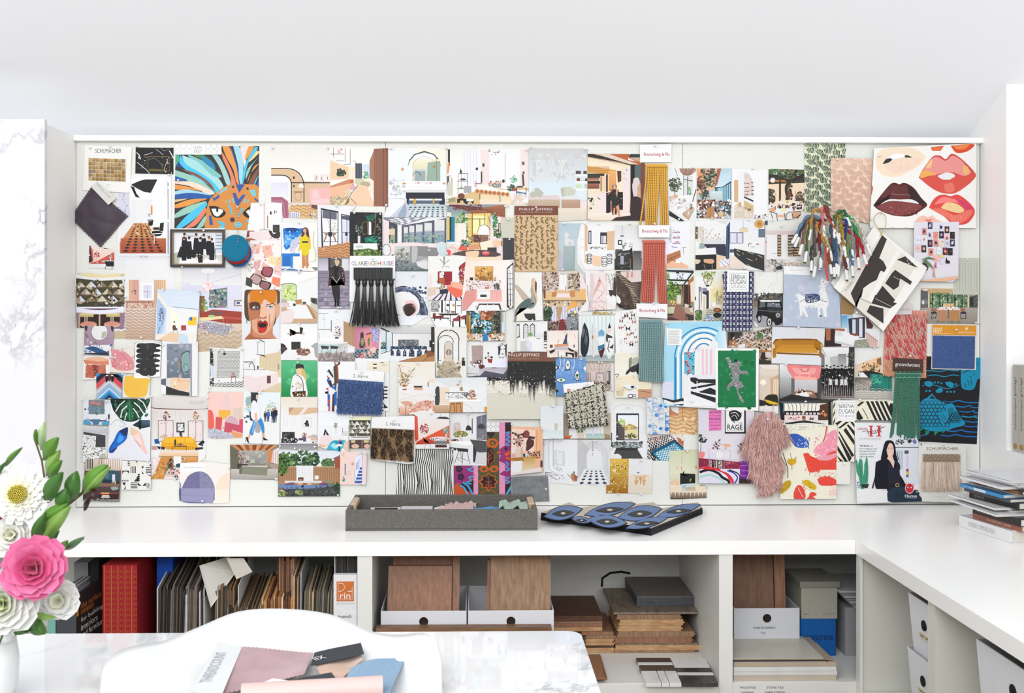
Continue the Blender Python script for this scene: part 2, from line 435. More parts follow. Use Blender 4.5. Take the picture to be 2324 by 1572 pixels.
def pin(px,py,what,n,where=''):
 global PINMESH
 y=surf(px,py)
 if PINMESH is None:
  ob=pinmesh().build('pushpin',PINM,recenter=False);PINMESH=ob.data
 else:ob=bpy.data.objects.new('pushpin',PINMESH);COL.objects.link(ob)
 ob.location=at(px,py,y)
 ob.rotation_euler=(random.uniform(-.25,.1),0,random.uniform(-.2,.2))
 tag(ob,'clear pushpin holding the '+' '.join(what.split()[:12])if n==1 else 'clear pushpin at the '+where+' of the '+' '.join(what.split()[:8]),'pushpin','pushpins of the '+what if n>1 else 'pushpins on the board')
ALLPINS=[]
def card(tile,name,cat,label,geo,bg,pins,src,thick=.0004,mt=None,lift=0,parent=None):
 NCARD[0]+=1;rnd=random.Random(NCARD[0]);tx,ty=TILE[tile]
 g=[float(x)for x in geo.split()]
 quad=[(g[0],g[1]),(g[2],g[1]),(g[2],g[3]),(g[0],g[3])]if len(g)==4 else list(zip(g[::2],g[1::2]))
 px=[(tx+x*K,ty+y*K)for x,y in quad]
 bb=(min(p[0]for p in px),min(p[1]for p in px),max(p[0]for p in px),max(p[1]for p in px))
 base=0
 for(a0,b0,a1,b1),yy in SURF:
  if a0<bb[2]-.5 and a1>bb[0]+.5 and b0<bb[3]-.5 and b1>bb[1]+.5:base=min(base,yy)
 base-=.00025+lift;Y=base-thick
 mb=MB()
 F=[at(x,y,Y)for x,y in px]
 mb.face(F,bg)
 B=[Vector((p.x,base,p.z))for p in F];mb.face(B[::-1],'eee')
 for k in range(len(F)):mb.face([F[k],B[k],B[(k+1)%len(F)],F[(k+1)%len(F)]],'f2f2f0')
 top=paint(((tx,ty),src),quad,Y,mb,rnd)
 SURF.append((bb,top))
 o=mb.build(name,mt or PAPER,parent)
 if parent is None:tag(o,label,cat)
 pl=[tuple(map(float,p.split()))for p in pins.split(',')]if pins.strip()else[]
 for x,y in pl:
  x,y=tx+x*K,ty+y*K;u,v=(x-bb[0])/(bb[2]-bb[0]),(y-bb[1])/(bb[3]-bb[1])
  ALLPINS.append((x,y,label,len(pl),('upper ' if v<.33 else 'lower ' if v>.67 else 'middle ')+('left' if u<.36 else 'right' if u>.64 else 'centre')))
 return o
def cards(txt):
 """blocks:  #tile|name|category|label|corners|paper colour|pins   followed by drawing lines"""
 for blk in txt.strip().split('#')[1:]:
  head,_,body=blk.partition('\n');f=head.split('|')
  card(f[0],f[1]or 'magazine_clipping',f[2]or 'magazine clipping',f[3],f[4],f[5],f[6],body)
cards('''
#A0|sample_strip|sample|narrow sheet of grey veined marble paper behind the purple swatch|67 71 82 71 82 109 67 109|dde||
n 68 72 81 100 26 .8 bbc ccd 99a;l .3 778 75 73 73 80 77 88 74 96
#A1|||pale dining room print with two peach curtains and a long herringbone floor|62 0 135.5 0 129 106 60 104|eef|77 54,96 103
g 62 0 136 30 e4e5ea eee;r 76 10 129 33 eee;r 75.5 31 130 60 eee;r 76 58 130 68 d8b8a8
h 80 34 92 60 eb9 daa;v 80 34 92 60 6 c97 .25;h 110 34 124 62 db9 eca;v 110 34 124 62 6 c97 .25
r 95 38 109 58 fff;r 97 40 107 56 dde;l .4 bbc 102 40 102 56 102 48 97 48 107 48
b 86 48 2.6 3 14 .9 443 665;l .3 665 86 34 86 45
g 76 68 130 106 e3d3c6 c8aa90;q 76 70 130 70 130 105 62 105 16 10 b98 z;r 62 95 76 104 cb9
r 76 59.5 107 61 964;l .8 a53 78 61 77 68;l .8 a53 98 60 98 69 104 61 105 67;n 80 62 106 68 26 1.3 b75 c86 fff;r 107 60 109 66 c86
#A1|||lounge print with pink chandelier, oil painting and rust velvet banquette|142 19 214 19 214 112 206 116 158 120 142 100|e6e6ec|144 19
g 142 19 214 44 d5d6de eee;l .5 bbc 142 37 160 42 214 27;r 142 40 214 80 dde
e 174 23 9 4 eee;o 174 23 9 4 .4 bbb;l .4 866 174 24 174 37
b 174 42 6 5.5 50 1.8 fdd ecc fbb fff;r 169 37 179 39 fcc
p 688 176 46 197 43 197 67 175 67;n 176 46 196 66 90 2 345 678 9aa bba cb8 577 233 a77;r 164 53 170 80 864
b 170 66 3 8 26 1.7 7a4 9b5 584;e 172 74 2.2 4.5 edd
p a43 164 74 180 69 214 72 214 89 164 80;v 164 71 214 87 34 833 .2;p b54 178 76 214 79 214 82 178 78;p 755 176 71 183 71 182 76 175 75;p 755 184 71 192 72 190 76 183 75
r 205 58 214 65 876;r 206.5 59.5 214 64 eee;r 208 60 212 63 558
g 142 86 214 120 dcb c8ab94;p aab 160 88 172 84 205 90 194 102 164 92;n 164 86 202 100 120 .9 556 fff 778 a77;n 160 86 172 92 24 1 c54 b66
p eda 162 79 190 77 193 80 167 83;l .6 ca8 184 83 183 93;l .6 ca8 167 82 167 85;l .6 ca8 192 80 192 87;e 178 77 4 1.5 ac8
q 150 100 214 95 214 118 150 120 14 4 ba8 z
#A0|||white corridor print with checkered terracotta floor and black pendant|80 50.5 130.5 52 129.5 147 67 147 67 108 81 100|f0f1f6|129 51,95 147,101 147
p fff 81 55 124 55 124 144 69 144 69 108 81 108;p eee 82 80 100 80 100 108 69 130 69 110 81 105
p 222 83 62 92 58 99 56 114 56 106 72 98 71 90 67 83 63;p 111 82 64 86 65 89 73 93 78 88 77 85 71
o 124 67 2 11 .3 bbb;r 126 60 127 64 777;r 126 67 127 103 99a;r 126 107 127 145 778
g 99 80 108 108 e9eaf0 eee;g 106 87 108 98 e90 c85;b 104 97 1.5 3 10 .8 222 444
p c85 86 108 102 108 124 144 69 144 69 131;g 70 126 124 144 b96a44 a54a30;q 87 109 101 109 124 143 70 143 5 13 322 d 1.5;n 86 108 110 122 26 1.6 eca db8
r 102 104 109 105 111;p 111 103 106 109 105 108 111 103 111;p 222 117 108 122 107 121 118 116 117;s 111 107 118 114 117 120 119 117 123 109 123;l .9 fff 122 107 121 120 107 121 107 117;l .8 fff 110 122 110 132;r 109 113 116 116 222
#A0|business_card|business card|black marble-patterned card with a thin gold rectangle|88 18 133 18.5 133 50 87.5 49|1b1a1d|90 17.5,130.5 18
l .9 eee 89 24 92 27 94 32;l .6 fff 94 32 91 30;c .5 ccc 112 20 116 23 121 27;c .4 999 118 18 121 22 128 20;c 1 eee 128 22 131 27 133 31;c .5 ddd 98 27 103 26 108 24;c .7 ddd 90 36 95 40 101 45 105 50;n 88 26 103 34 16 .7 888 fff 555;n 118 30 132 49 22 .8 555 999 eee;c .4 888 104 33 110 31 117 36 120 42 124 46;c .6 bbb 126 32 124 38 122 44 124 48;n 89 34 101 45 14 .5 ccc
l .35 b93 103 29 128 29 128 46 102 46 103 29;t 104 43.3 120 45.5 a93 Ali Budd Interiors
#A0|wallpaper_sample|wallpaper sample|large art print of an orange mask with feathered rays of blue, aqua and coral|135.2 26 189.7 26 189.7 16.5 235 16.5 233.5 116.5 134 114.8|e89a4a|140 57,170 117
p 333 134 16 235 16 235 118 134 118
p 5a8 135 26 140 26 139 38 135 42;p 248 135 41 140 34 152 43 135 41
s 4cc4ea 141 27 150 38 165 48 181 58 190 70 184 73 175 63 160 55 148 45 140 36;s add 143 27 160 34 178 45 192 63 189 69 178 57 163 47 148 38
s 584 154 26 166 26 175 32 165 31;s 2a86b0 166 27 178 34 183 44 176 43 168 37;s a8d0cc 178 26 188 42 196 62 201 62 196 46 186 28
s 7fc4c0 150 26 166 33 172 38 190 52 180 52 163 36 152 30
s 9cb 135 45 156 52 172 62 182 72 176 71 160 62 135 52;s 854 144 44 160 49 176 60 183 71 178 66 166 56 146 46;s 2a62b0 135 52 150 57 135 57
s f2dccc 135 58 155 59 172 66 182 73 173 73 152 64 135 61;s e89a4a 135 62 152 65 168 70 152 68 135 68
s a8d8e8 135 70 150 68 178 74 168 75 150 72 135 75;s 2a5aa8 135 74 155 72 180 76 174 79 150 79 135 79;s db8 135 80 150 79 135 83
s e89a4a 135 86 152 80 173 79 162 83 148 88 135 90;s 9cb 135 97 150 88 172 82 160 92 135 102;s 4cc4ea 136 113 150 98 170 84 172 88 158 103 142 114
s e8866a 146 114 158 104 170 90 171 96 160 110 150 114;s 9cb 160 114 170 100 173 100 168 112
s e8866a 190 22 199 38 207 60 202 63 200 50 192 32;s e89a4a 191 17 199 17 208 40 212 60 208 60 204 44 196 30;s 2a5aa8 200 17 204 24 215 62 211 62 208 42
s a8d8e8 204 17 211 17 216 36 214 62 211 55 210 40;s edd 212 17 224 17 220 28 218 50 216 36;s e89a4a 222 17 229 17 220 32 218 30
s 4cc4ea 230 17 233 20 222 36 216 60 214 60 217 42 222 30;s f2d890 232 22 235 24 225 34 223 34;s 9cb 234 30 226 40 219 56 221 44;s e89a4a 235 37 228 42 221 60 224 50;s 854 235 42 228 50 222 62 229 62
s 4cc4ea 235 50 230 58 229 64;p 2a5aa8 235 56 230 64 233 69
s d98f45 172 92 176 80 184 72 195 64 205 62 222 62 235 68 235 118 175 118 172 102
p 2c58a0 207 62 218 62 211 72;p 3c5aa0 203 72 207 72 210 80 215 74 219 74 210 88 207 86;e 204 65 1.6 1.6 345;e 221 67 1.6 1.6 345
p 7cd 186 72 196 65 198 67 188 73;p 7cd 223 69 230 68 231 76 227 76;p 3c5aa0 179 77 181 82 188 77 187 74 182 78;p 3c5aa0 229 80 235 84 235 82 230 78
l 1.5 7cd 195 82 196 84;l 1.5 7cd 199 80 200 84;l 1.5 7cd 203 78 205 84;l 1.5 7cd 217 84 219 79;l 1.5 7cd 221 84 222 80;l 2 4cc4ea 199 86 203 98;l 2 4cc4ea 215 90 210 100;l 2.4 4cc4ea 220 106 228 102;l 2.4 4cc4ea 220 112 232 109;s 4cc4ea 184 105 194 108 192 112;e 190 113 4 1.5 7cd;e 210 110 4.5 3.5 7cd;e 203 104 2.8 2.8 334
s 222 175 88 184 88 195 95 190 101 180 100;s eee 178 91 188 91 192 94 186 100 181 98;e 185 92 1.4 3 222
s 222 215 96 224 88 235 88 235 97 226 103 218 100;s eee 219 94 225 91 234 90 231 99 224 100;e 225 93 1.6 3.2 222
p 3c5aa0 175 99 178 99 180 110 176 110;e 226 113 5 3 d98f45
#A0|fabric_label|label|white label strip with grey hexagon cane lattice above the mask print|133.5 14 190 14.5 190 26.5 134.5 26.5|f7f7f6||
'''+';'.join('o %g %g 3.2 3.2 .35 bbb'%(x,y)for x in(137,144.5,152,174,181.5,188)for y in(16.5,23.5))+''';r 156 15 168 25.5 fff;t 157 16.5 167 19.8 999 PIERRE;t 157.5 20.5 167 24.5 888 FREY
#B0|||pink bedroom print with a black-outlined arch around the bed niche and pink armchair|49.5 17.7 120 18.3 120 103 49.5 103|efece6|52 19.5,118 19,38 0
g 50 18 120 58 e8e6e2 f4f0ea;p db9 50 43 74 43 84 48 88 58 120 60 120 86 74 86 50 86
p eee 50 51 64 51 71 55 74 62 74 84 50 84
o 70 62.5 18.7 19.2 1.1 222 270 360;l 1.1 222 50 43 70 43;l 1.1 222 89 61 89 83
o 64 61 10 9.8 1.1 222 270 360;l 1.1 222 50 51 64 51;l 1.1 222 74 61 74 83;l 1.1 222 74 60 120 60
r 101 49.5 106.5 59 edd;r 108 49.5 113 59 edd;r 114.5 50 119.5 59 edd;l .6 333 104 52 103 57;l .6 333 110 53 110 57;l .6 333 117 53 117 56
r 76 52.5 78 55.5 333;r 76 62.5 78 65.5 654;p f8f0dc 82 66 84 61 88 61 89 66;o 82 76 4 5 .4 a74;r 77 70.5 88 71.5 864
p fbb 95 67 120 66 120 85 97 86;p fcc 97 80 117 79 120 82 120 85 98 85;p fcc 99 69 106 68 109 78 99 79;v 107 67 120 79 5 d99 .12
g 50 60 70 77 dde ebe8f2;p b06a80 50 77 63 77 70 82 71 102 64 102 62 84 50 83;c .6 845 50 79 62 79 67 85 68 101;c .6 b89 50 82 62 82 65 86 66 101
p db8 72 87 97 86 105 88 105 103 70 102;q 74 87 104 87 105 102 70 102 8 4 b85 z;l .8 d99 97 86 97 94;p 644 98 86 106 87 105 92 98 90;r 71 95 84 102 dde;v 71 96 84 102 6 667 .3;n 96 96 105 102 26 1 445 eee;r 74 84 96 86 ddd
#B0|||blush kitchen print with ribbed walnut cabinet wall and sheepskin stools|120 18.5 189.5 19 189 88.5 120 86|f6f1ec|187.5 87,127 87
p f4e2d0 120 32 142 42 166 38 166 60 142 56 120 58;p eca 120 34 142 41 142 55 120 56;l .5 333 124 18 124 30;l .5 333 138 18 138 35;l .5 333 120 26 137 26;l .5 333 127 34 137 34;l .5 544 136 38 144 38;l .5 333 144 20 144 38;n 128 19 134 25 12 1 c44 e88;c .6 a86 147 34 150 35 151 43;e 149 44 6 1 fea
r 150 37 158 55 345;v 150 38 158 55 3 667 .4;r 160 38 167 55 cde;b 163 51 3 5 20 1.5 597 3a6 8b5
p c86 142 56 148 56 148 62 120 74 120 64;p c64 144 57 148 56 148 63 144 64;p eb9 120 66 148 60 136 78 122 82 120 80;p f2e4d2 155 55 172 58 172 76 164 66;e 155 59 6 4 cca;e 162 62 6 3.5 ba8
p eca 140 84 154 62 164 64 172 84 172 88 140 88;b 133 48 5.5 5 60 1.6 232 353 564 111
s cb9 120 80 128 75 136 77 142 75 140 86 120 86;n 120 76 142 86 60 1.6 a98 eda b97;s dca 136 70 142 68 146 72 140 75;s dab 143 65 148 62 150 66 145 69;l .6 322 138 86 146 72 153 63;l .5 111 144 78 152 86;l .6 111 139 86 143 80
p 9b6a54 172 20 190 19 189 88 172 88;v 173 19 189 88 16 743 .3;p a5765e 167 34 172 22 172 58 167 54;v 182 19 189.5 88.5 5 743 .35
#C0|||bathroom print with arched black-framed mirror over a black vanity|11 18.5 80 18.5 80 101 5 101 11 88|edf2f4|9.5 19,14 20,9 87,80 20
g 11 18 80 60 eee e6edf0;n 14 56 30 76 40 2.5 ccc dde bbb;h 45 18 80 40 f2f0e4 eceadb
p 455 34 69 34 42 36 33 42 26 54 22 66 26 72 33 74 42 74 69;p eee 34 69 34 42 37 34 43 27 54 24 65 27 71 34 74 42 74 69
g 40 32 73 58 f0ead0 cfc9a4;p 93b0a0 58 36 73 34 73 58 57 58;r 42 44 56 58 ccd;r 43 46 55 58 9aa;o 45 55 5 8 .6 333 200 340;l .7 a73 68 30 69 58;e 66 41 2 1 a73;o 54 42 14 13 .4 c9a878 180 360
r 34 58 73 68 eee;n 37 59 72 61 14 1 d99 b88;e 44 67 6 2 eee;e 65 67 6 2 eee;r 28 60 32 62 c93;r 76 60 79 62 c93;e 28 44 1.6 2 d97
r 31 68.5 79 71.5 ddd;r 32 71.5 78 79 223;r 33 79 36 92 223;r 75 79 78.5 98 223;r 35 81 75 85 566878;g 41 79 44 93 e0b050 a87828;g 64 79 66 94 e0b050 a87828;r 72 82 76 91 223
g 30 86 80 101 b6c6ca e4ecee;q 36 88 78 88 80 101 26 101 8 5 345 d;l .3 9ab 36 92 80 92;l .3 9ab 32 97 80 97
s ccd 11 79 24 78 31 80 35 90 34 101 5 101 11 92;s eef 11 80 22 79 31 82 22 92 12 101 5 101;s 9ab 31 84 33 92 31 101 22 101
#C0|||sunny sitting room print with a daybed bolster of stacked discs|81 20 178.5 20 178 86 81 85|f1efe9|84 20,175 21.5,82 82,175.5 84.5,153 88
g 81 20 178 60 efece6 f6f6f4;r 82 20 84.5 40 222;s e0925a 82 35 84 37 83 48 81 48;r 100 20 120 70 eee;v 101 20 119 62 5 dde .3;r 121 21 131 62 edd
r 131 20 168 64 eee;r 134 26 146 62 fff;r 151 26 164 62 fff;l .5 99a 150 25 150 60;r 168 21 178 64 edd;n 131 20 147 27 22 1 a86 c44 888;r 112 39 119 47 eee;r 115 42 118 45 444
r 123 37 125.5 41 443;r 170 35 173 39 655;l .4 333 94 50 94 76;l .4 333 105 50 105 70;l .5 333 94 49 106 49;l .5 333 93 58 106 58;l .5 333 93 67 106 67;l .4 333 98 49 98 67;p 233 97 43 99 47 98 49 96 48;e 100 56 3.5 1.2 543;r 101 64 110 72 bbb;v 101 64 110 72 7 889 .35;b 99 66 3 .8 8 1 6b6
o 84 57 2.2 6 .5 b89;r 81 52 83.5 66 554;l .5 ba6 87 54 87 80;e 84 67 3 9 ccb;s db8 116 70 180 66 184 86 90 86 90 78;g 120 74 178 86 ecd2a4 f2e4d0
p e8b878 81 80 90 78 92 84 81 84;p 9a9a78 82 79 91 77 91 83 82 83;e 98 76 4 3.6 743;p 111 93 79 104 79 104 84 101 84 100 81 97 81 96 84 93 84;p 111 103 82 113 81 112 86 109 82 106 83 105 86 102 86;p eee 104 79 112 79 112 82 104 82
b 138 61 8 4 30 1.4 c86 e98 464;r 138 61 145 66 555;v 138 61 145 66 6 ddd .4;s f4efe4 119 66 124 62 140 68 156 68 158 72 154 76 135 73 120 70
'''+';'.join('e %g %g 2.6 2.5 c85;e %g %g 1 1 853'%(117+x*5.1,70+x*.55,117+x*5.1,70+x*.55)for x in range(8))+'''
l .7 222 120 73 120 80;l .7 222 144 75 144 83;s eee 155 70 176 69 178 82 160 82;e 151 66 8 1 fff;b 157 66 5 4 40 1.4 243 465 354;b 160 56 4 5 30 1.3 7b8 9cb 586;r 159 66 164 70 a54;r 164 64 171 65.5 222;l .7 222 164 65 163 76;l .7 222 175 66 175 77;p 3a7a9a 163 70 175 72 175 74 163 72
e 148 58 1.5 2 233;l 1.6 443 122 49 122 60;e 122 48 1 1.5 653;l 2 443 171 50 172 64;e 172 48 1.2 1.6 653;p e9b0a8 114 58 116 58 116 66 114 64;l .7 333 115 61 122 61;n 160 73 178 83 20 3 dcb edd
#C0|||sunroom print with tall leaded windows and rounded grey sofa|5 101.5 80 101.5 80 147 76 164 5 164|e9ebee||
p 889 5 101 36 101 60 101 27 111 6 104;q 12 102 50 102 30 110 14 107 6 4 eee;r 5 106 12 132 edd;g 12 107 22 132 7a8a7a b4b28c;p 445 12 106 22 110 22 132 19 132 19 115 15 112 13 132 12 132
r 12 115 19 122 dca;b 16 128 4 4 24 1.6 465 7a8 9b8;r 23 110 27 130 eee;p 556 27 111 80 102 80 132 27 132
'''+';'.join('g %g %g %g 132 bbc 7c98a4'%(x,y,x1)for x,y,x1 in((29.5,112.5,34.5),(36,111,42),(44,109.5,52),(54,107.5,63),(66,104,78)))+';'+';'.join('r %g %g %g %g ddd'%(x,y,x1,y+h)for x,y,x1,h in((29.5,113,34.5,7),(36,111.5,42,7),(44,110,52,8),(54,108,63,9),(66,104,78,13)))+''';n 30 120 78 131 90 1.6 578 86aab8 686 9b8
l .5 889 29 121 80 118;s edd 10 136 18 132 45 131 62 134 76 130 80 140 60 146 20 146;p ccb 18 141 60 138 64 141 20 146;s bbb 12 147 24 143 34 146 36 152 16 152;n 15 144 36 154 60 1.8 888 ddd 665;o 9 140 5 7 1 998
g 5 153 76 164 ddd eee;s 888 38 146 45 138 66 137 71 140 71 145 64 150 46 152 44 164 36 164;s bbb 40 144 47 140 62 139 55 143 44 147 40 164 37 162;s aaa 48 150 60 150 76 152 76 164 44 164;s cdd 68 133 76 131 80 133 80 148 71 144
#C1|||lower strip of a print with the grey rounded sofa on dark carpet|19 -6 58 -6 58 23.7 19 23.7|c6cbcc||
g 19 0 58 24 bbb 566;n 19 10 58 23 80 1.6 667 889 455;s ddd 44 12 58 10 58 21 47 18;s 888 37 -6 58 -6 58 6 46 6 44 16 38 14;s bbb 39 -6 46 -4 44 12 39 12;l .4 555 46 12 58 11;n 19 -4 35 9 40 2 998 ddd bbb 776
#C0|||courtyard cafe print with woven awning, climbing vines and teal window|80.5 85.5 150.5 86 150 101 145.5 101 146 126 148 150 146 158 130 164 81 164|eee4d4|82 86.5,149 88
g 81 85 150 164 e8e2d4 f0e6da;p 8a98a0 81 86 150 86 150 100 100 97 81 95;p 633 81 86 92 86 130 90 104 93 81 87;p a64 104 95 120 90 150 86 150 101 120 98;z 104 90 150 100 6 743 .35;l .5 222 100 94 122 91 150 99;n 88 86 125 93 26 2 843 533
g 86 95 100 108 8aa49a b6c4b0;b 99 108 7 13 130 2 464 7a6 9ab87a c8c898 686;b 103 120 4 7 60 1.6 464 795
p e8c878 106 97 133 96 133 139 106 139;p fea 112 99 128 99 128 120 112 120;s 9aa 132 99 138 101 136 130 132 130
l .8 333 111 96 111 131;l .8 333 120 103 120 136;l .8 333 126 97 126 131;l .7 333 106 103 127 103;o 125 119 7.5 9 .6 556 180 360;p eee 118 119 120 112 125 110 130 113 131 119 131 128 118 128;c .6 334 130 100 133 112 133 128
r 112 122 121 131 633;r 121 122 130 131 865;n 104 122 132 131 30 1.5 a86 654 986
p edd 133 100 146 101 146 150 131 150;b 138 108 3 12 70 1.6 2a6a4a 596 7a6;b 142 121 5 5 50 1.8 353 574;r 142 108 145 121 443;r 143 109 144.5 120 cca
p 179 81 100 90 101 90 130 81 130;p d8c070 81 101 84 101 84 128 81 128;p 222 84 101 86 101 86 128 84 128;p eee 81 131 91 130 90 133 81 133
g 92 108 104 150 efe6d8 f0ece2;n 81 134 95 145 40 2.6 edd dcb dcb;p e2604a 94 140 97 134 104 135 106 142;p e8845a 108 135 113 134 112 140 108 140;b 102 132 6 4 40 1.6 244 465 7a8;p d97 107 140 120 138 118 132 106 134
p fbe8d0 120 131 134 128 135 136 131 140 121 140;e 140 132 4.5 5 eca;r 145 129 148 135 c64;l .5 333 138 136 137 139;l .6 222 121 140 121 136;p 333 129 137 140 137 140 143 129 142
p f05060 81 139 86 141 85 146 82 146 81 142;s 544 86 145 100 141 125 140 138 142 145 146 128 149 100 147;s eca 103 142 118 141 118 147 112 150 104 148;e 127 144 4.5 2.3 e04858;e 127 143 4 1.3 f88;g 103 148 146 160 f0d8b8 f4ecdc
#C0|sample_strip|sample|pale sand linen paint strip tucked beside the spotted wallcovering|145.5 101.5 161 101.5 161 126 145.5 126|cdc9b8|154 104.5,154.5 128
v 145.5 101.5 161 126 8 ccb .5
#C0|sample_strip|sample|charcoal grasscloth sample strip below the sand strip|147.5 125.5 160.8 125.5 160.8 152.5 147.3 152|33333a||
v 147.5 125.5 161 152 10 444 .5
#D0|||daybed print with raised letters on a pale concrete wall|0 19 70 19.5 69 104 35 106 35 88 0 88|d9dcdc|3 19,67.5 20.5,42 109,66.5 109
g 0 19 70 66 ccc dae4ea;n 2 22 68 60 60 4 ccc ccc ddd;t 9 33 45 52 eee* PLAY;t 9.6 33.6 45.6 52.4 bcb PLAY;t 9 33.2 45 51.8 ddd* PLAY
g 0 60 70 80 d4e4ee dfe8ea;r 55 50 70 52.5 eee;r 55 58 70 60.5 eee;r 55 67 70 69.5 eee;r 56 46 62 49.5 544;r 65 46 69 49.5 444;r 57 54.5 61 58 743;r 67 55 70 58 333;r 56 62 62 66 cda;r 66 62 70 66 bca
p dcc 0 75 35 75 38 80 36 84 0 82;g 0 80 37 90 cdb9a6 b98;v 0 80 37 90 18 ba8 .3;p ddd 38 76 57 75 61 81 39 81;g 39 80 61 90 c4a48e b08a72
p bba 6 67 11 66 18 72 14 78 10 76;s bba 1 73 6 70 10 76 3 77;p ccb 42 65 52 65 53 75 42 76;s bba 38 67 42 66 42 76 39 75;s ccb 52 68 56 68 54 75
g 35 90 70 106 e6dccb d8d2c4;r 62 82 70 92 edd
#D0|||marble showroom print with a woman in a black dress|70 25.5 133 26 138 36 138 105 69.5 105|c9a68a|71 25.5,120 26.5,71 103
p eddcc0 70 30 122 40 121 105 70 105;p 322 70 26 77 26 133 38 128 42 110 36 70 29;p b9622f 97 26 121 26 121 31 133 36 131 40 98 30;p dcb 80 26 96 26 130 38 120 38;r 120 26 133 30 233;p edd 118 30 122 32 128 35 118 33
p f2e2c8 70 34 112 40 112 98 92 100 92 60 70 56;p d8a050 70 40 104 45 104 70 98 70 98 50 70 48;z 70 41 96 49 4 b87830 .4;r 70 49 90 54 332;g 70 54 84 58 854 c49070;r 70 58 85 61 211;g 70 61 84 67 a86a50 743;p eca 85 52 98 52 98 70 85 70;l 1 222 86 53 86 70;r 92 50 94 71 111;g 95 46 104 70 e8b070 d89a50;p 532 105 46 110 46 110 58 106 60
p 111 121 38 127 40 127 105 121 105;p 566 126 40 133 38 133 60 126 60;p edd 112 42 121 42 119 98 112 96;n 112 44 120 60 12 1.2 bcb 998;s dcc 124 60 125 55 130 54 132 60 129 66 129 74 125 77 123 64;p 322 121 78 133 78 138 105 120 105;p 211 121 78 127 76 133 78;p 743 133 36 138 36 138 105 135 105 133 70
p 111 92 72 97 71 97 95 92 98;p a66 97 72 103 71 103 92 97 95;p 111 103 71 112 71 112 92 103 93;n 98 72 111 92 20 1 a77 333 ddd;p edd 82 73 92 72 92 98 82 100;l 1 222 76 73 85 80;p ece0d0 70 74 74 72 82 73 82 99 70 99;n 71 76 78 92 16 2 222 dca ccb
g 70 96 121 105 f0e6da e8d8c4;p 322 98 105 104 101 121 99 121 105
u 102 98 36 222 222 322;p d97 103 86 107 85 109 99 107 102;p d97 101 90 103 90 102 98 100 99;p d97 104 68 106 68 105 78 103 78;l .9 d97 99 69 94 74;e 102 62 1.5 2 d97;l .8 111 106 102 110 101;p 222 98 74 104 74 107 86 104 88 99 88
#D0|||living room print with basket pendant, olive tree and white sofa, next to the yellow fringe|165 43 200 43 200 105.5 167 105.5|e9eaea|195 42,178 104.5
r 182 45 199 78 eee;r 184 52 195 78 ddd;l .8 222 184 56 195 58;l .8 222 189 53 189 75;b 191 70 2 5 24 1.2 586 7a6;l .5 445 184 47 184 75;s b98 179 43 198 43 197 48 188 52 181 48;'''+';'.join('l .5 532 %g 43 %g 51'%(180+2*k,184+k*1.0)for k in range(9))+'''
b 174 62 8 9 120 1.5 443 564 7a8a6a 232;l .8 544 173 66 174 76;l .4 222 174 43 177 52;p da8 167 77 176 74 178 77 168 82
p eee 166 88 178 76 193 74 200 82 200 95 192 105 167 92;n 168 78 190 90 20 2.4 c8b8b4 a89898 dcc;l .4 99a 176 92 196 82;l .4 99a 172 88 186 78;p 222 167 93 186 106 180 106 167 99;p ca8 183 96 194 88 197 90 190 104 183 99;l .5 433 183 96 190 104 197 92;b 193 88 2 3 14 1 222 444;e 190 96 2.5 2.5 eee;o 190 96 2 1.5 .6 222;l .9 222 199 68 195 82
#E0|||cafe terrace print with hanging greenery and long glass facade|22 43 63.5 43 62.5 102.5 21.5 102|b9c6cc|
g 42 43 63 70 b4d4e4 d8ecf4;p eb9 22 43 45 43 44 66 22 76;p a64 46 43 51 43 46 62 43 65;p 9a5a44 22 52 30 58 30 64 22 60;n 22 43 32 56 40 2.4 e8a068 c85 ffd0a0 854;b 36 52 9 14 200 1.9 233 455 564 232 8a9a7a c98;b 26 64 8 5 60 1.7 222 443 a64;b 30 74 6 6 70 1.6 233 455 8a8a6a
p 566 43 66 52 65 62 58 62 100 44 84;p 9ac8dc 46 67 62 60 62 80 50 84;'''+';'.join('l .7 234 %g %g %g %g'%(54+k*2.6,65-k*2,54+k*2.6,84+k*2)for k in range(4))+''';l .8 234 42 66 53 65 63 59;l .4 fff 58 54 63 50;l .4 fff 52 56 63 45;g 38 70 52 82 d8e4e8 b8c8c4
g 22 80 44 92 a8785a 533;n 22 80 62 102 190 1.8 322 533 edd 854 c98 fff;p b85 34 90 42 88 43 102 32 102;l .4 744 38 88 37 102;n 44 88 62 98 60 1.6 478 8ab8cc 234 dde;s db8 45 95 54 95 52 100 47 100;l .8 222 44 92 48 100;l .8 222 55 90 54 100
#E0|||white hallway print with arched opening and open shelves|63.5 44 105.5 45 105.5 102.5 64 102.5|f4f4f6|87 44
p eee 71 47 82 46 87 52 90 60 90 102 66 102 66 60;p dcc 78 48 84 50 88 58 89 76 78 74;r 66 57 71 83 db9;v 66.5 57 71 82 4 c96 .25;r 78 56 84 76 edd;'''+';'.join('r 78 %g 84 %g 854;r 86.5 %g 89.5 %g 743;n 78.5 %g 83 %g 5 .9 a86 cb9 964'%(y,y+1,y-1,y,y-3,y)for y in(60.5,65,69.5,74))+''';p 222 78 76 89 81 89 83 78 78;p eee 78 78 89 83 89 86 78 81;p db8 78 81 89 87 89 96 78 88;l .4 a86 78 84 89 91
p dcb 66 88 71 84 78 90 89 96 88 102 66 102;n 67 88 86 101 50 1.6 ccb e8dfd0;e 73 86 1.8 3 c89858;r 71.5 84 74.5 88 d8a868;e 84 92 2.5 1.6 876;e 80 90 1.6 2 b98
c 2 644 90 102 95 101 100 99 104 98;n 90 98 105 103 24 1.2 fff 433 c9a;o 78 62 11 17 .6 fff 300 360
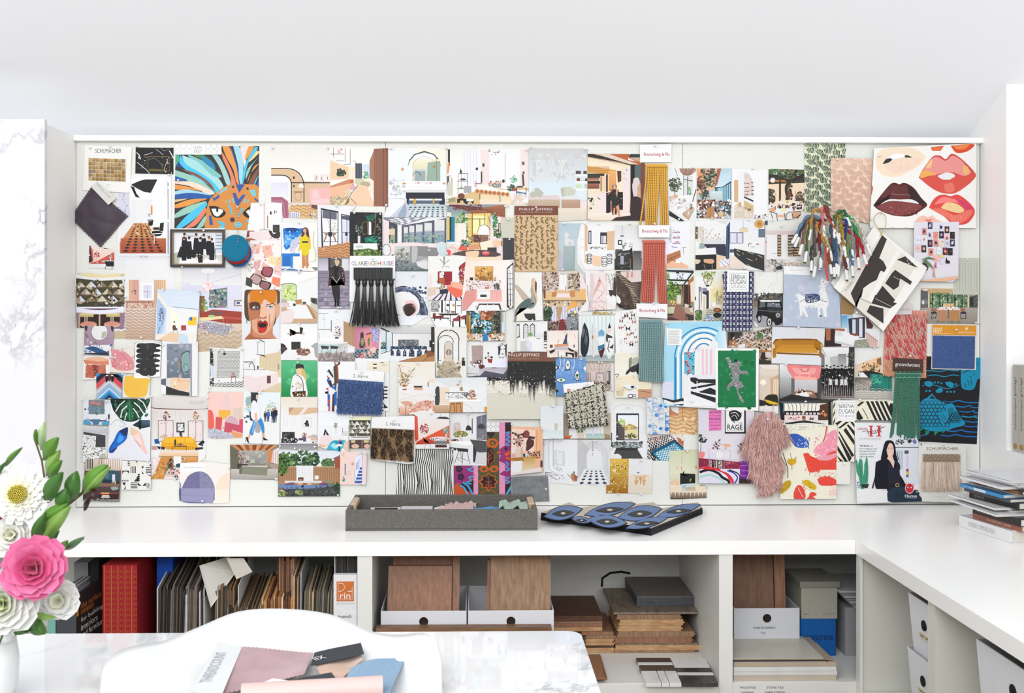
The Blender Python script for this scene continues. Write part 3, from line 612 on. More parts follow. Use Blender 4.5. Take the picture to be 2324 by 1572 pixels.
#E0|||garden restaurant print with vine-wrapped beams and round tables|107 43.5 150.5 44.5 150 98 140 103.5 107 106|eed8bc|111 105
p 564 107 44 150 44 150 56 107 52;p a54 122 44 140 46 134 50 126 48;g 107 50 150 64 2a2c2c 443;q 110 47 140 47 145 52 108 50 8 1 dde;r 107 57 128 59 c87a3c;p f3dcc0 107 62 150 60 150 90 107 90;l 1.6 332 121 44 121 80;b 134 50 16 6 170 1.6 443 564 232 7a8a5a;b 114 46 8 3 60 1.5 353 685;c 3.4 322 150 50 138 56 130 62 128 68 130 80;n 127 56 135 80 90 1.7 332 553 322;p 843 130 70 133 70 133 78 131 80;r 119.5 58 121 82 332
e 112 57 3 3 eee;o 112 57 3 3 .4 999;r 107 67 108.5 86 332;b 111 76 4 9 70 1.7 222 443 654;b 145 79 6 8 90 1.6 433 544 765;l .8 c96 139 70 140 76;l .6 c96 115 72 116 75
r 119 82 144 86 f0e8d8;r 128 82 131 84 d9a95a;g 107 86 150 106 e8e0dc eee;n 118 85 150 93 70 2 322 633 c97 eee;p eee 115 91 135 90 137 97 116 97;r 122 90 128 94 eeb;n 107 88 115 92 12 1.6 843 fff
p da8 136 95 146 94 143 102 135 103;l .8 322 128 98 131 95 146 94 145 98 141 103;c .8 322 135 96 137 102 145 98;l .8 322 127 104 141 104;l .8 322 128 98 128 104;p eb9 117 98 127 98 127 101 117 101;l .7 322 116 97 118 106;l .7 322 126 96 127 106;l .7 322 109 92 112 103;p da8 109 90 114 89 115 94 109 95;l .7 322 108 94 118 97
#D0|||pale print of an abstract white sculpture on grey plinths|35 108 67 108.5 62 116 57 130 58 155 67 168 35 165|c9d4da||
g 35 108 67 165 b6c8d2 c6cfd0;s ddd 42 121 45 119 48 122 46 126 52 128 54 132 52 136 46 136 43 132 43 126;e 49 132 2.6 2.4 ccc;r 41 135 55 165 9aa;g 41 135 53 165 a8b6ba 9aa;r 35 146 41 165 bbc;s bbb 35 138 39 142 37 150 35 150
#D0|||white kitchen island print with chrome-ringed bar stools|62 109 102 109 101 163.5 67 163.5 60 150 58 130|f0edeb|83 109,87 163
s eee 59 130 63 118 67 112 67 164 60 152;l .4 bbb 60 128 67 126;l .4 bbb 60 138 67 137;r 66.5 111 70 155 db9;r 70 112 102 160 eee;r 71 117 74.5 133 334;r 72 118.5 73.5 131.5 dde;r 85 119 93 133 333;r 86 123 92 132 eef;v 86 123 92 132 4 333 .3;p db9 93 118 102 117 101 141 93 141;r 72 136 88 138 ccc;n 73 136 92 139 16 1 444 a66 888
p eee 67 141 101 140 98 145 84 149 67 145;p eca 75 146 87 148 85 160 76 158;'''+';'.join('o %g %g 3 1.2 .7 223;o %g %g 2.8 1.1 .6 223;o %g %g 3 1.2 .6 223'%(x,y,x,y+5,x,y+9)for x,y in((72,146),(90,149),(96,146)))+''';l .6 223 70 147 70 154;l .6 223 74 147 74 154;l .6 223 87 150 87 158;l .6 223 93 148 93 158;l .5 223 99 147 99 156
#D0|||print of a grey dining room with black table and mirrored pendant|102 110 136 110 134 163.5 102 163.5|dfe0e4|119 109.5
g 102 110 136 140 ddd eee;l .4 444 111 111 111 121;e 111 123 2 1.6 667;e 111 122 1 .8 eee;r 106 128 111 134 333;r 107.5 129.5 110 132.5 eee;r 116 127 123 139 eee;b 114 135 3 4 30 1 7a8a6a eee 555;n 119 131 123 138 16 .9 444 c86 555;r 103 139 112 143 555
g 102 150 136 164 3a3a3c 222;p 333 103 142 120 140 124 144 120 156 104 160;p 999 106 144 120 143 122 145 106 147;n 104 143 123 162 50 2 222 333 555;s 222 120 140 123 138 124 158 122 164;r 109 147 113 157 aab;g 124 141 134 164 4c4c50 888;l .6 a73 121 150 121 162
#D0|||kitchen print with slim shelves and walnut drawers, between the coral fringe and the vase print|160 107 192 107 192 142 189 165 162 160|eff0f2|
r 162 118 192 140 eef;'''+';'.join('r 171 %g 180 %g 544;n 172 %g 179 %g 8 1 e88 c64 aaa'%(y,y+.7,y-2,y)for y in(119,125.5,131.5))+''';l .6 222 170 136 177 137;r 167 115 170 130 ddd;n 167 114 170 131 10 .8 444 888
p b75 164 146 180 140 181 148 164 158;l .5 532 164 152 180 145;p eb9 162 158 172 152 178 155 189 152 192 160 192 165 162 162;l .6 333 168 150 178 156;p eee 181 131 192 130 192 160 182 155;l .4 333 184 137 184 145;l .5 222 183 137 187 137;p fff 173 155 178 153 180 156
#E0|||kitchen print with a vase of branches on a dark island|20 106 62.5 104 60 162 19.5 164|e9e9e8|39.5 102.5
g 20 105 60 136 eee eee;p ddd 44 106 60 104 56 110;g 20 112 30 130 d6d2cc e8e6e2;r 19.5 112 23 127 654;b 28 122 8 10 70 .8 ba8 dcb 876 dca;l .5 a97 29 131 41 114;l .4 a97 28 131 24 118;l .4 a97 28 131 30 117;r 30 127 56 135 ddd;n 32 121 54 128 30 1 dca 888 eee;r 30 133 56 136 334;p 334 33 136 57 136 57 148 45 145 33 145
s 9aa 25 132 30 132 31 139 29 141 25 140;p eee 20 139 44 137 45 145 20 146;p 222 20 146 45 145 45 163 20 164;s da8 30 151 41 151 41 156 31 155;s dca 20 151 26 152 24 156 20 156;l .5 ba8 30 157 32 163;l .5 ba8 40 157 40 163;p 468 57 112 62 105 60 150 56 152;v 57 112 61 150 2 223 .4;p eca 45 146 56 148 60 160 45 163;p eef 48 152 56 150 60 158 50 160;l .5 445 48 152 56 160;l .5 445 52 151 60 158
#E0|||kitchen print with a long black drawered island and brass pulls|61.5 104.5 106 105 106 110 103 110 102.5 165 60.5 162|ecedf0|83 105
g 62 105 103 135 e8ecf2 eee;r 95 106 103 125 678;r 103 105 106 110 445;l .4 999 77 104 77 113;e 78 116 4.8 3.2 ecdcb8;o 77.5 116.5 4.8 3.2 .3 b98;z 74 114 81 119 5 b98 .15;r 61 119 77 132 556;r 61.5 120 69 131.5 dde;r 70 120 76 131.5 dde;n 80 119 84 132 12 .8 cb9 fff;r 78 119 84 133 eee
c .7 445 83 138 84 132 87 133;r 75 136 90 137.4 556;p eee 66 137 75 135 102 138 102 145 66 138;p 333 66 138 102 146 102 165 80 158 66 147;l .4 222 74 140 74 153;l .4 222 80 141 80 158;l .4 222 92 144 92 162
l .6 dca 69 140 73 142;l .6 dca 69 144 73 147;l .6 dca 82 142 89 145;l .6 dca 81 150 88 153;l .6 dca 81 157 88 161;l .6 dca 94 146 100 149;l .6 dca 76 143 77 145;l .6 dca 92 152 93 150;p ecdcd0 61 146 66 146 84 165 60 165;r 61 139 66 143 556;e 94 133 2 1 c98
#E0|leather_tag|tag|round tan leather disc printed with a bar mark, at the tip of the black-island print|90 104 102.2 104 102.2 115 90 115|eeeef0||
e 96 109 6 5.3 d9a560;o 96 109.4 5.2 4.5 .3 ecc080;l .7 852 95 106 95 112;l .7 852 97 106 97 112;l .5 852 93 109 99 109
#E0|||pantry print with white cabinets and two glazed wine shelves|103 117 150 116 148 158 147 171 103 171|eceae8|121 112
r 103 117 148 122 dcc;r 105 122 117 152 eee;r 123 122 129 152 eee;r 117.5 122 122 147.5 654;r 130 122 143.5 147.5 654;'''+';'.join('r 118 %g 121.5 %g eca;r 130.5 %g 136 %g dca;r 137 %g 143 %g db8'%(y,y+1.2,y+.4,y+1.6,y,y+1.2)for y in(124,127.5,131,134.5,138,141.5,145))+''';n 130 132 143 147 30 .7 222 fff 864;n 118 137 122 147 14 .6 222 a86;r 103 124 105 152 dcc;r 103 130 105 131 765
l .4 556 111 144 117 144;r 103 152 148 171 eee;z 105 152 123 155 2 ccc .2;c .6 a97 121 155 127 152 135 155 143 152 148 155;r 121 155 147.5 159 c9b9a8;n 122 155 147 159 16 1.2 eee a87 dcc
#E1|||two small prints on one page, grey marble bathroom above a pale floor|103 9 125 9 125 32 103 32|d4cfc8|
n 104 10 124 25 60 2 998 bbb 666 ddd;c .5 333 106 12 112 16 118 14 124 18;c .5 444 105 20 112 22 118 17 124 12;s 333 115 20 121 17 124 21 117 22;s dcc 104 20 110 18 112 24 104 25;g 103 26 125 32 d2bfae c0a898
''')
cards('''
#B0|||fireplace corner print with a black wing chair, beside the mask print|26 84 63 84 62 130 20 130|f1efee|38 86,38 130.5
g 26 84 63 112 eee f6f4f4;r 41 84 43 116 dcc;r 45 99 46.5 114 a86;r 51 88 58 102 eee;l .8 222 54 93 54 97;l .8 222 56 93 56 96;r 48.5 94 50.5 98 333;p eee 50 103 61 106 61 128 52 112;p 333 52 110 60 110 60 120 52 119;p 444 53 112 58 113 57 117 54 116
p 833 18 117 30 117 28 124 20 125;l .4 333 36 116 48 116;l .4 555 37 117 37 128;p edd 24 118 50 118 60 128 24 130;p a64 20 126 26 126 40 130 20 130;s 333 47 117 50 117 53 121 60 118 60 125 54 126 49 122;l .5 222 51 124 49 127;l .5 222 57 125 59 128
#B1|||make-up print of crushed blush and terracotta powder pans|25 -13 62 -13 62 45.5 19 45.5|f3eeec||
'''+';'.join('p %s %g %g %g %g %g %g %g %g'%((c,)+t)for c,t in(('f4c4b4',(28,-9,38,-8,36,4,27,2)),('f0b8a8',(39,-6,50,-8,52,6,42,8)),('eda',(48,5,58,8,56,17,46,14)),('f0c89a',(57,8,62,6,62,18,56,17)),('daa',(30,12,38,10,36,21,28,20)),('ecc0b0',(40,12,48,18,46,26,38,20)),('ecc',(52,18,62,16,62,30,53,26)),('f08a68',(52,30,61,32,60,43,50,38)),('daa',(32,21,40,24,38,30,30,28)),('c98',(38,27,44,29,42,34,37,32))))+''';n 27 -10 61 44 60 1.6 f8d8cc e8a898 fbe8d8 c98;s 433 41 18 52 20 49 31 38 27;s a85560 42 18 51 21 48 30 40 26;s 333 29 26 39 31 34 40 24 34;s c0a09c 30 27 38 32 34 39 25 34;s 222 38 34 50 38 46 46 36 42;s 966 39 36 48 38 45 45 37 42;p 444 20 30 28 34 27 43 19 40;b 24 19 6 5 34 1.6 ccc 998 eee;n 41 20 49 29 20 .6 b66
#B1|||beauty print of an open-mouthed face with orange paint on the brow|18.5 45.8 60.5 46 60 105.5 16 105|e2e6ec|38 48.5,60 116
s 543 20 46 58 46 60 62 57 78 50 90 26 84 19 78 18 64 18 50;s c86 26 80 50 80 52 98 56 106 20 106 25 96;s da8 22 58 26 48 54 47 57 60 56 74 52 88 44 98 37 99 29 94 24 80;s e8c0ac 34 60 42 52 50 56 54 66 52 82 44 92 38 84 36 70
s d97f14 25 56 27 46 55 46 55 60 50 62 42 57 37 64 26 61;e 38 88 1.5 1 b76;s b75 23 60 36 61 37 76 26 82 23 74;s 532 24 62 30 60 36 62 36 69 26 69;l .9 533 44 64 52 62 55 64;e 31 67 3.4 1.8 dcc;e 32 67 1.6 1.7 457;n 26 67 35 71 14 .6 222;e 48 66 3.4 1.4 dde;e 49 66 1.4 1.4 579;l .7 332 44 66 48 65 52 66;p eb9 38 66 43 66 44 78 36 78;s b76 36 77 40 79 44 77 44 80 36 80
s 9c2820 33 86 37 82 40 84 43 82 46 86 44 94 40 97 35 96;s 211 34 86 44 86 43 90 36 90;s c33 34 89 37 91 42 91 45 88 43 95 39 97 35 94;c 1.2 d98a2a 48 75 48 83 48 90;c .8 b05a20 26 80 27 90 27 100;c .8 c06a30 36 72 34 84 35 95;l .6 333 21 79 21 86;l .6 333 20 83 22 83;s da8 57 64 60 62 60 74 56 80;p a64 17 106 24 98 30 102 50 104 56 106
#B1|||white kitchen print with black wedge pendant above a long sink island|17 105 62 104 62 177 18 177|f0f0ee|36 106.8,16 116
g 17 105 62 122 eee eee;p dca 37 124 62 119 62 150 38 146;v 44 122 62 148 4 cb9 .12;p dca 36 124 40 126 39 146 36 144;l .4 333 34 107 34 122;l .4 333 42 107 42 124;p 222 31 122 40 123 45 126;l .9 222 36 105 42 108;r 17 131 31 132 444;n 18 132 28 141 12 .8 ddd bbb;r 28 128 31 142 ddd;r 17 139 40 141 eee;l .4 333 17 140 44 141
c .7 333 24 138 25 134 28 133 30 137 30 142;r 33.5 136 35 140 222;p eee 18 142 44 141 58 144 32 150 18 146;p edd 18 147 32 150 32 170 18 164;p edd 32 150 58 144 58 158 32 170;r 45 148 49.5 157 644;p dca 32 170 58 157 62 156 62 177 20 177;r 58 134 59.5 141 999;n 30 160 60 177 14 3 db9 dcb
#B1|||print of a woman in a yellow dress beside a blue painting|62.5 -34 105 -34 105.5 24 62.5 22|f3f3f1|83.5 -33,83 25
h 62 -34 105 24 eee f4f2ea;p eef 64 -34 90 -36 90 -18 64 -10;s 1c7ad0 64 -27 72 -28 78 -26 89 -27 86 -14 80 -13 74 -6 67 -2 65 -12;s 148 66 -27 76 -28 84 -26 76 -22 68 -24;s 5aaae8 66 -20 76 -18 72 -8 66 -6;n 66 -24 86 -6 50 1.6 2a8ae0 1460b8 7ac0f0 a8d8f8;s ccd 74 -12 84 -18 82 -8 78 -2 72 0
r 74.5 -8 78 4 dde;n 74 -8 78 4 24 .7 9aa bbc;r 62.5 2.6 84 6 2f7ccc;r 63 6 73 18 1f6fc4;r 73 6 76 21 3a8ad8;s 3a7ac0 62 21 72 20 86 22 84 24 66 24;c 1 eef 64 23 72 20 84 22
p da8 84 -9 86 -22 88 -20 86 -8 83 1 82 0;u 90.5 20 46 e6cf1a c85 532;p e6cf1a 87 -19 94 -19 94 -9 95 2 92 5 88 5 86 1 87 -9;r 87 -12 94 -10 333;p c85 88 5 90 5 91 17 89 18;p c85 91 5 93 5 95 17 93 18;s 532 87 -26 90 -28.5 94 -26 95 -16 92 -19 91 -24 89 -19 86 -17;e 90 -24.5 2 2.6 da8;p da8 94 -18 96 -12 94 -8 94 -12;c 1.2 cca 101 -24 100 -10 103 2 102 12;c .4 bbb 96 12 102 12 104 10;p 888 98 19 105 19 105 23 102 23
#B0|||hall print with tall black steel glass doors and herringbone oak floor|105 87 150.5 87.5 144 96 143.5 149 106 149|e4e6f0|128 87.5
h 105 87 144 130 e6e6f0 eee;p 223 109 90 130 94 130 134 110 137;p eee 110 92 120 94 120 135 112 136;p eee 121 94 129 96 129 133 121 135;p 667 111 92 128 95 128 104 111 102;l .7 223 120 92 120 136;l .6 223 110 119 130 119;l .6 223 110 130 130 130;n 118 104 128 118 30 .7 b8a8a0 887;l .4 a98 122 118 117 104;l .4 a98 123 118 127 107;r 113.5 120 127 122 975;l 1.4 865 116 122 113 130;l 1.4 865 124 122 127 130;r 118 118.5 122.5 124 223
p 223 133 97 144 99 144 132 134 133;p dde 134 98 143 100 143 131 135 132;p 556 134 99 143 100 143 105 134 103;l .6 223 134 119 144 119;l .6 223 140 98 140 132;r 138 119 141 123 223
p c96 106 138 144 130 144 150 106 150;q 106 137 144 132 144 150 104 150 9 5 a64 z;n 108 138 143 149 20 1.6 da8 b85
#B1|||runway print of a model in a studded black leather jacket|106 8 144 8 144 69 105.5 68.5|c9c4d2|127.5 8.8,131 67.5
g 106 8 144 24 a8a4b0 d8d4e0;r 118 8 121 24 222;r 120 9 142 18 555;r 134 9 142 24 ddd;g 106 23 144 69 8a8092 a498ac;z 106 26 144 69 9 667 .14;n 106 40 144 69 30 3 aab 778 99a
p 222 121 36 131 36 132 50 131 65 128 66 127 52 125 66 127 66 123 50;s 322 119 20 126 17 131 18 136 21 138 34 137 41 135 41 133 30 133 36 122 37 121 30 121 40 118 41 119 28;n 119 20 138 36 80 .7 867 545 bbb 333;p 111 125 18 130 18 129 34 125 34;s db9 125 9.5 130 9.5 131 14 128 18 126 14;s 322 124 12 126 8.5 130 8.5 132 12 130 10 126 10;l .6 ccc 123 30 128 38 132 30;b 120 46 1.4 3.4 14 .7 bbb 333;r 119 41 121 43 db9;r 135.5 41 137.5 43 db9;r 110 66 120 67 ddd
#B0|||dark botanical print with hexagonal lanterns and emerald leaves|143.7 95 182 95.5 182.3 148 143.7 147|161819|149 97,180.3 98
n 144 96 182 146 60 3 222 111 222;p 154 162 100 176 96 172 104 165 106;c .5 2a8a6e 164 100 170 104 176 96;c .5 275 162 98 168 106 175 99;l .5 a85 159 107 164 106 165 120 160 122 158 116 159 107;p eee 166 106 169 107 169 122 166 122;l .5 a85 171 106 174 107 173 121 170 120;l .5 a85 174 95 174 106;l .7 c9a870 175 113 177 109
b 154 116 5 6 40 .8 ccc 667a78 9aa;p ddd 153 123 156 123 156 133 153 133;p 176 161 126 166 124 167 131 162 131;b 172 130 7 7 120 1.6 154 187 143 3aa88a;p eee 148 132 160 132 176 132 177 140 162 142 148 140;p ccc 150 135 158 134 160 137 152 138;p 573 148 140 166 138 178 141 182 148 149 148;n 148 140 182 147 60 1.6 8aa04a 452 b8b890 231;n 176 100 182 140 50 1.4 111 888 222
#B1|||sunlit living room print with an arched window and caramel easy chair|62 25 105.5 24 105.2 85 61.5 85.3|f4f3f0|83.5 23.8,83 86
g 62 25 105 50 f6f6f4 eee;p eee 81 38 105 28 105 60 81 58;p cda 62 40 72 38 80 40 80 60 62 58;b 72 50 8 9 90 1.8 b8cc6a d8e48a 8aa84a eeb;o 71 42 9.5 4 .7 332 190 350;l .5 443 80 41 80 60;l .4 dcb 82 38 105 30
p b8aa9c 62 57 67 57 70 61 62 62;p dcc 62 61 72 61 71 67 62 68;p b85 78 58 86 57 87 62 80 63;l .5 433 80 62 79 65;r 87.5 60 91.5 66 444;p 555 97 55 105 56 105 64 97 60;r 99 56 102 62 333;p ca8 62 67 92 62 105 72 105 85 62 85;p eee 72 64 92 64 100 80 75 80;p ccb 97 61 105 64 105 72 97 66;p eee 68 66 84 66 82 70 69 69;r 76 62 79 65 333;s edd 62 72 76 70 75 84 62 85;p a85 92 64 94 64 104 80 100 80
#B1|||minimal fireplace print with torn dark artwork and bronze coffee table|61.3 85.5 105.2 86.5 105 129.5 61.5 129.3|f5f4f4|82.5 126.5
g 61 86 105 104 eee f8f8f8;p 433 72 92 76 100 82 97 86 99 88 91 84 90 85 97 80 96 76 99 72 101;p 222 84 91 88 91 87 98 84 97;p 743 79 96 83 96 83 98 79 98;r 74 107.5 85 117 333;r 69.5 97 71 99.5 aaa;r 88 97 89.5 99.5 aaa;g 61 118 105 130 eee eee
s 333 61 109 66 111 68 116 64 121 62 122;s 544 63 114 68 114 69 117 64 118;b 88 120 8 4 60 2 9a7a68 ca8 865 dcb;s 865 80 115 84 117 92 116 96 117 95 122 90 124 84 123 81 121;n 80 115 96 123 30 1.4 db9 644;s aaa 97 113 105 109 105 126 102 124 101 116
#B1|||photo of a blonde woman in a black beret on bright green|62 129.5 105 130 105 173 61.8 173|2fa860|82 131.5
g 62 130 105 173 5cc088 184;b 83 148 18 16 20 5 6ac894 52ba80;s eda 86 140 90 142 91 152 90 160 86 156;s eca 80 138 86 138 86 146 82 150 80 145;s 333 79 137 80 134 85 134 89 136 88 140 83 139 80 140;r 81 145.5 84 146.5 c33;l .5 633 78 144 81 146;s d8b870 85 138 90 142 92 154 88 158 86 150 86 143
s eee 76 148 82 146 89 150 92 160 92 173 74 173 74 158;c .8 222 80 147 85 150 88 158 88 173;n 79 155 86 168 40 1.2 dca ba8 f4e8d0;r 74.5 160 76.5 161.5 555;p 222 75 167 91 166 91 173 76 173;n 75 168 91 173 50 1 d8b860 eee a44 333
#B1|||kitchen print with pale grey stone island and two wire stools|105.5 69.5 150 70 149.5 130.5 105.5 131|eef0f2|127 70.5,133 67
l .5 444 106 74 118 74;l .4 bbb 113 75 113 93;l .4 999 110 81 114 81;l .4 999 128 81 130 81;r 106 92.5 121 93.5 aaa;r 121 82 122 96 777;r 122 82 136.5 105 eee;p b97 136 83 150 88 150 114 136 108;v 137 84 150 114 7 975 .15;b 129 96 5 7 50 .9 744 b88 433 d8b8a8;l .3 654 129 105 126 92;l .3 654 130 105 133 90;r 126 102 130 104 543;r 106 104 136 106.5 fff;l .4 555 107 97 107 106
p eee 106 106 141 108 141 110 106 110;p ccc 129 110 141 109 140 124 129 123;n 129 110 140 124 70 1 eee aaa ddd;c .3 888 130 111 134 117 138 122;p cdd 106 110 129 110 129 122 106 121;g 106 121 150 131 a89c98 8c7e7a;n 106 120 149 131 80 1.8 b8aca8 857874;p 444 109 112 119 113 118 116 110 116;p 444 120 112 130 113 129 116 121 116;l .4 333 111 115 109 128;l .4 333 117 115 119 127;l .4 333 121 115 120 127;l .4 333 128 115 128 126;l .3 333 110 123 118 123
#B1|||pink Moroccan courtyard print with keyhole arch and tiled floor|150 89.5 179 90 177 131 149 130.5|d98ca4||
h 150 90 170 116 cc7c98 e8a0b4;p b0b4dc 169 91 178 90 177 110 171 104;n 169 91 178 108 90 .9 8a94cc d0d4f0 6a74b8 c8a0c0;s 433 156 98 158 96 160 98 160 103 162 114 155 114 156 104;r 157 103 160 112 8a9a70;b 158 108 2 3 18 1 573 a8b080;s e8a050 164 100 166 98 168 100 167 113 164 112;s 6a7a50 165 104 167 103 167 112 165 111;p 945 163 98 169 96 169 98 163 100
g 149 116 178 131 7a94a0 90a8a8;q 150 118 178 116 178 131 147 131 12 7 345 k;b 158 124 6 4 60 1.4 e090a0 d8b0a0 846 cda;b 168 121 4 4 50 1.6 e8c8b8 edd b88 a86;r 160 112 161 119 ba8;p f0c8b8 169 114 175 114 174 121 170 121
#C1|||kitchen print with a blue agate island and row of conical stools|2 90 16 87 66 87 66 131.5 2 131|eceef0|35 88,64.5 110
g 2 87 66 98 ddd ccc;r 16 97.5 63 98.2 aab;h 16 98 66 120 eee ddd;p 222 2 90 16 97 16 98 2 92;l .8 222 8.5 94 8.5 120;l .9 222 16 98 16 117;g 2.5 95 8 120 e4ecf0 b8d4dc;b 6 111 4 3 36 1.3 243 465 888;r 2 114 13 116 246;g 9 96 15 117 e8eef2 c8dce4;l .7 334 2 122 14 118
r 23 105 47 113 555;n 24 106 46 112 130 1 9aa 455 bbc 778;p 334 14 113 57 113 57 126 14 124;n 15 113 56 124 150 1.2 468 234 8aa8c8 334;'''+';'.join('p eee %g 116.5 %g 116.5 %g 119 %g 127 %g 127 %g 119'%(x-3.6,x+3.6,x+1.8,x+1.4,x-1.2,x-1.4)for x in(19,27,34,43.5,52.5))+''';p b85 24 131 44 126 66 118 66 132 20 132;p 853 57 118 66 118 66 124 57 126;l .6 743 24 131 40 127;l .6 743 52 131 60 124;r 62 90 66 120 333;r 60 106 63 114 222;n 42 89 50 93 6 .7 fff
#C1|||print of a curling white staircase seen from above with slate risers|19 24 58.5 24 58 77.5 40 88 19 88|e6e9ed|40 28.5
g 19 24 58 60 dfe4ea eee;s 445 17 44 30 41 42 46 52 56 58 70 58 77 42 77 48 66 44 54 34 48 19 49;n 20 43 56 76 190 2 235 568 9ab 446 679;c .5 9ab 20 44 34 44 46 52 54 64 57 76;s eee 16 52 26 48 38 50 47 58 48 70 42 77 30 77 16 70;g 19 76 58 88 e8ecf2 f2f4f8;s ecc 30 60 40 58 46 66 44 74 38 76;s a87 28 66 34 62 42 63 44 71 36 77 30 74;s 322 30 70 34 65 40 65 43 71 37 77 32 76;s 433 29 69 31 64 38 62 40 64 34 66 31 72
#C1|||print of a coral boucle sofa, red cabinet and striped blue rug|58.3 5.8 102.8 5.8 102.6 58.5 58.3 58|f2efec|81 3
h 58 5.8 103 40 eeece6 eee;l .6 333 77 6 77 16;l .6 333 78 6 78 14;l .6 333 72 9 78 15 84 10;l .5 333 78 15 75 20;l .5 333 78 18 84 19;s edd 60 27 63 30 62 44 59 44;p 923 70 24 87 24 87 40 70 41;r 72 24.5 77.5 31.5 eee;n 72 24 78 32 12 1 222;p c06a34 71 32 78 32 78 42 71 41;v 71 32 78 41 5 842 .3;r 79 24 86.5 40 923;z 79 24 86.5 40 3 712 .08
p a82834 95 18 103 12 103 42 96 38;n 95 18 103 40 110 1.1 222 b93 edd 436 833;p edd 58 58 60 46 80 40 102 44 103 58;'''+';'.join('p 236 %g 46 %g 46 %g 59 %g 59'%(76+k*3,77+k*3,64.5+k*7.4,62+k*7.4)for k in range(6))+''';p 236 96 42 103 46 103 53 94 50;p 234 72 46 82 44 82 50 73 51;b 73 42 5 3 36 1.5 d8b030 223 8a9aa8 e8e0d0;p dcb 58 44 68 42 68 51 58 54;p eee 66 37 74 39 73 43 67 43;b 70 37 2 1.6 12 1 833 443
s e98 80 41 90 38 99 40 101 48 96 53 92 47 84 46;s f8b498 85 36 98 38 99 45 88 42;s ef6e54 82 42 92 44 99 47 98 53 91 55 86 50 81 45
#C1|||pink kitchen print with a golden landscape above the range|98.5 59 103 12 160.5 10 160.5 66 150 71 98.5 71|f5e9e2|158 11.5,156.5 67
h 103 10 160 40 f3e2d8 f7efec;p c89a4a 114 18 136 18 136 36 114 36;g 115 19 135 35 e8b860 9c6428;n 116 20 134 34 60 1.6 f0d080 c8843a e0a850 853;b 121 32 5 3 20 1.2 853;p edd 104 34 145 36 145 46 110 46 104 46;n 104 33 145 46 170 1 876 dcc b98 544 eee;b 140 42 3.5 3.6 50 1.3 555 777 444;r 126 42 131 45.5 d07a74;r 108 31 112 34.5 322;b 138 32 1.5 2.5 12 .8 985;g 110 46 146 60 eab0a8 f0b8ae;v 113 47 145 60 6 d99 .06;r 117 45 132 57 eee;r 120.5 51.5 128 54.5 333;r 117 47 132 47.6 ccc
p e0988e 103 47 115 46 115 58 100 70 98 62;p d99 98 62 112 60 104 70 98 71;p eee 112 60 145 60 150 71 106 71;p 544 119 62 144 62 146 70 144 70 142 64 120 64 117 70 115 70;n 115 62 146 71 40 .8 c8a898 edd 322;p eee 120 64 142 64 144 71 118 71
p 333 152 20 160 13 160 66 158 70 152 66;p ddd 153 21 156 19 156 66 154 64;p eee 156 18 159 16 159 65 157 68;z 153 26 159.5 64 6 333 .08;n 104 46 108 50 8 .8 eee aaa
#C1|||dining print with black glass table and maroon ring chairs|61.5 58.3 99 59 99 71 104 71 103.5 90 68 90 61.5 78|f3f3f3||
r 62 58.5 71.5 72 bbb;n 62 58 72 72 110 1 777 999 ccc 555;r 74 58.5 76 73 222;l .6 333 79 59 79 73;l .6 333 84 59 84 73;l .8 222 91 59 91 76;l .6 333 98 59 98 74;e 82 64 1.8 1.5 333;e 89 64 2 1.8 ca8;n 79 68 84 71 8 .8 222;r 92.5 64 98 65 666;e 82 72 1.6 1.6 b88;p 222 69 74 96 74 92 76 74 76;e 88 72 3 1.2 876
l .6 222 85 76 85 88;l .5 222 80 79 86 84;r 67 79 84 80 333;p 833 64 74 67 73 68 77 77 76 77 79 64 79;p 833 70 77 76 76 76 80 71 80;p 9c3a44 88 80 92 79 94 76 97 76 97 83 88 83;p 9c3a44 97 78 101 76 103 76 103 81 98 81;l 1.6 222 88 83 88 90;l 1.6 222 96 78 96 90;l 1.4 222 103 76 103 87;l 1 222 66 77 66 83;l 1 222 73 77 73 82;l .8 222 62 79 68 80
#C1|||abstract print of a teal and rust marbled painting filling a gallery|104.5 70.7 149.8 70.5 149.5 106.5 104.5 106|6a6a64|127 72,121.5 107
n 104 71 150 106 190 3 178 4aa0b8 eee 244 853 332 ddd;n 109 71 122 92 90 2.2 2a8098 eee 5aa8b8 244;n 120 71 138 84 120 2.4 a53 c85 842 da8;p 222 136 76 144 73 144 100 137 98;n 134 74 144 98 90 1.6 443 564 222 986;n 117 82 134 98 110 1.8 def 48b0cc 167 243;n 114 90 122 98 40 1.8 233 464 121
g 104 76 109 102 d8a040 a87020;l 1 222 106 76 106 102;l .8 222 110 74 109 100;o 108 78 5 8 1 222 180 330;h 144 72 150 102 4a4a40 e8e8e4;r 146 84 149.5 96 cde;g 104 98 150 106 c8b8a8 e8dcd0;n 104 97 149 106 70 1.8 eee 543 c93 a53 eee;p 1f7fc0 124 99 129 99 130 106 123 106;e 126 98 2 1.2 2a90d0;p c97 105 99 110 98 112 102 106 103
#C1|||salon print with a black and white portrait and pink panel|104.3 107 153.3 106.5 153.8 150.5 104.3 150.3|edeff2||
g 104 107 153 130 eee eee;p b09c98 110 112 124 112 124 134 111 133;n 111 112 123 133 30 1.6 b8a4a0 a98;p ddd 141 112 152 106 152 128 142 127;n 142 110 152 127 50 1.3 777 aaa eee 444;s eee 144 114 149 112 150 121 147 126 144 124;p 333 142 114 145 111 144 122 142 124;l 1 222 144 117 146 116;l 1 222 148 116 150 116;e 147 122 1 .7 444;p 444 150 112 152 110 152 126 150 120
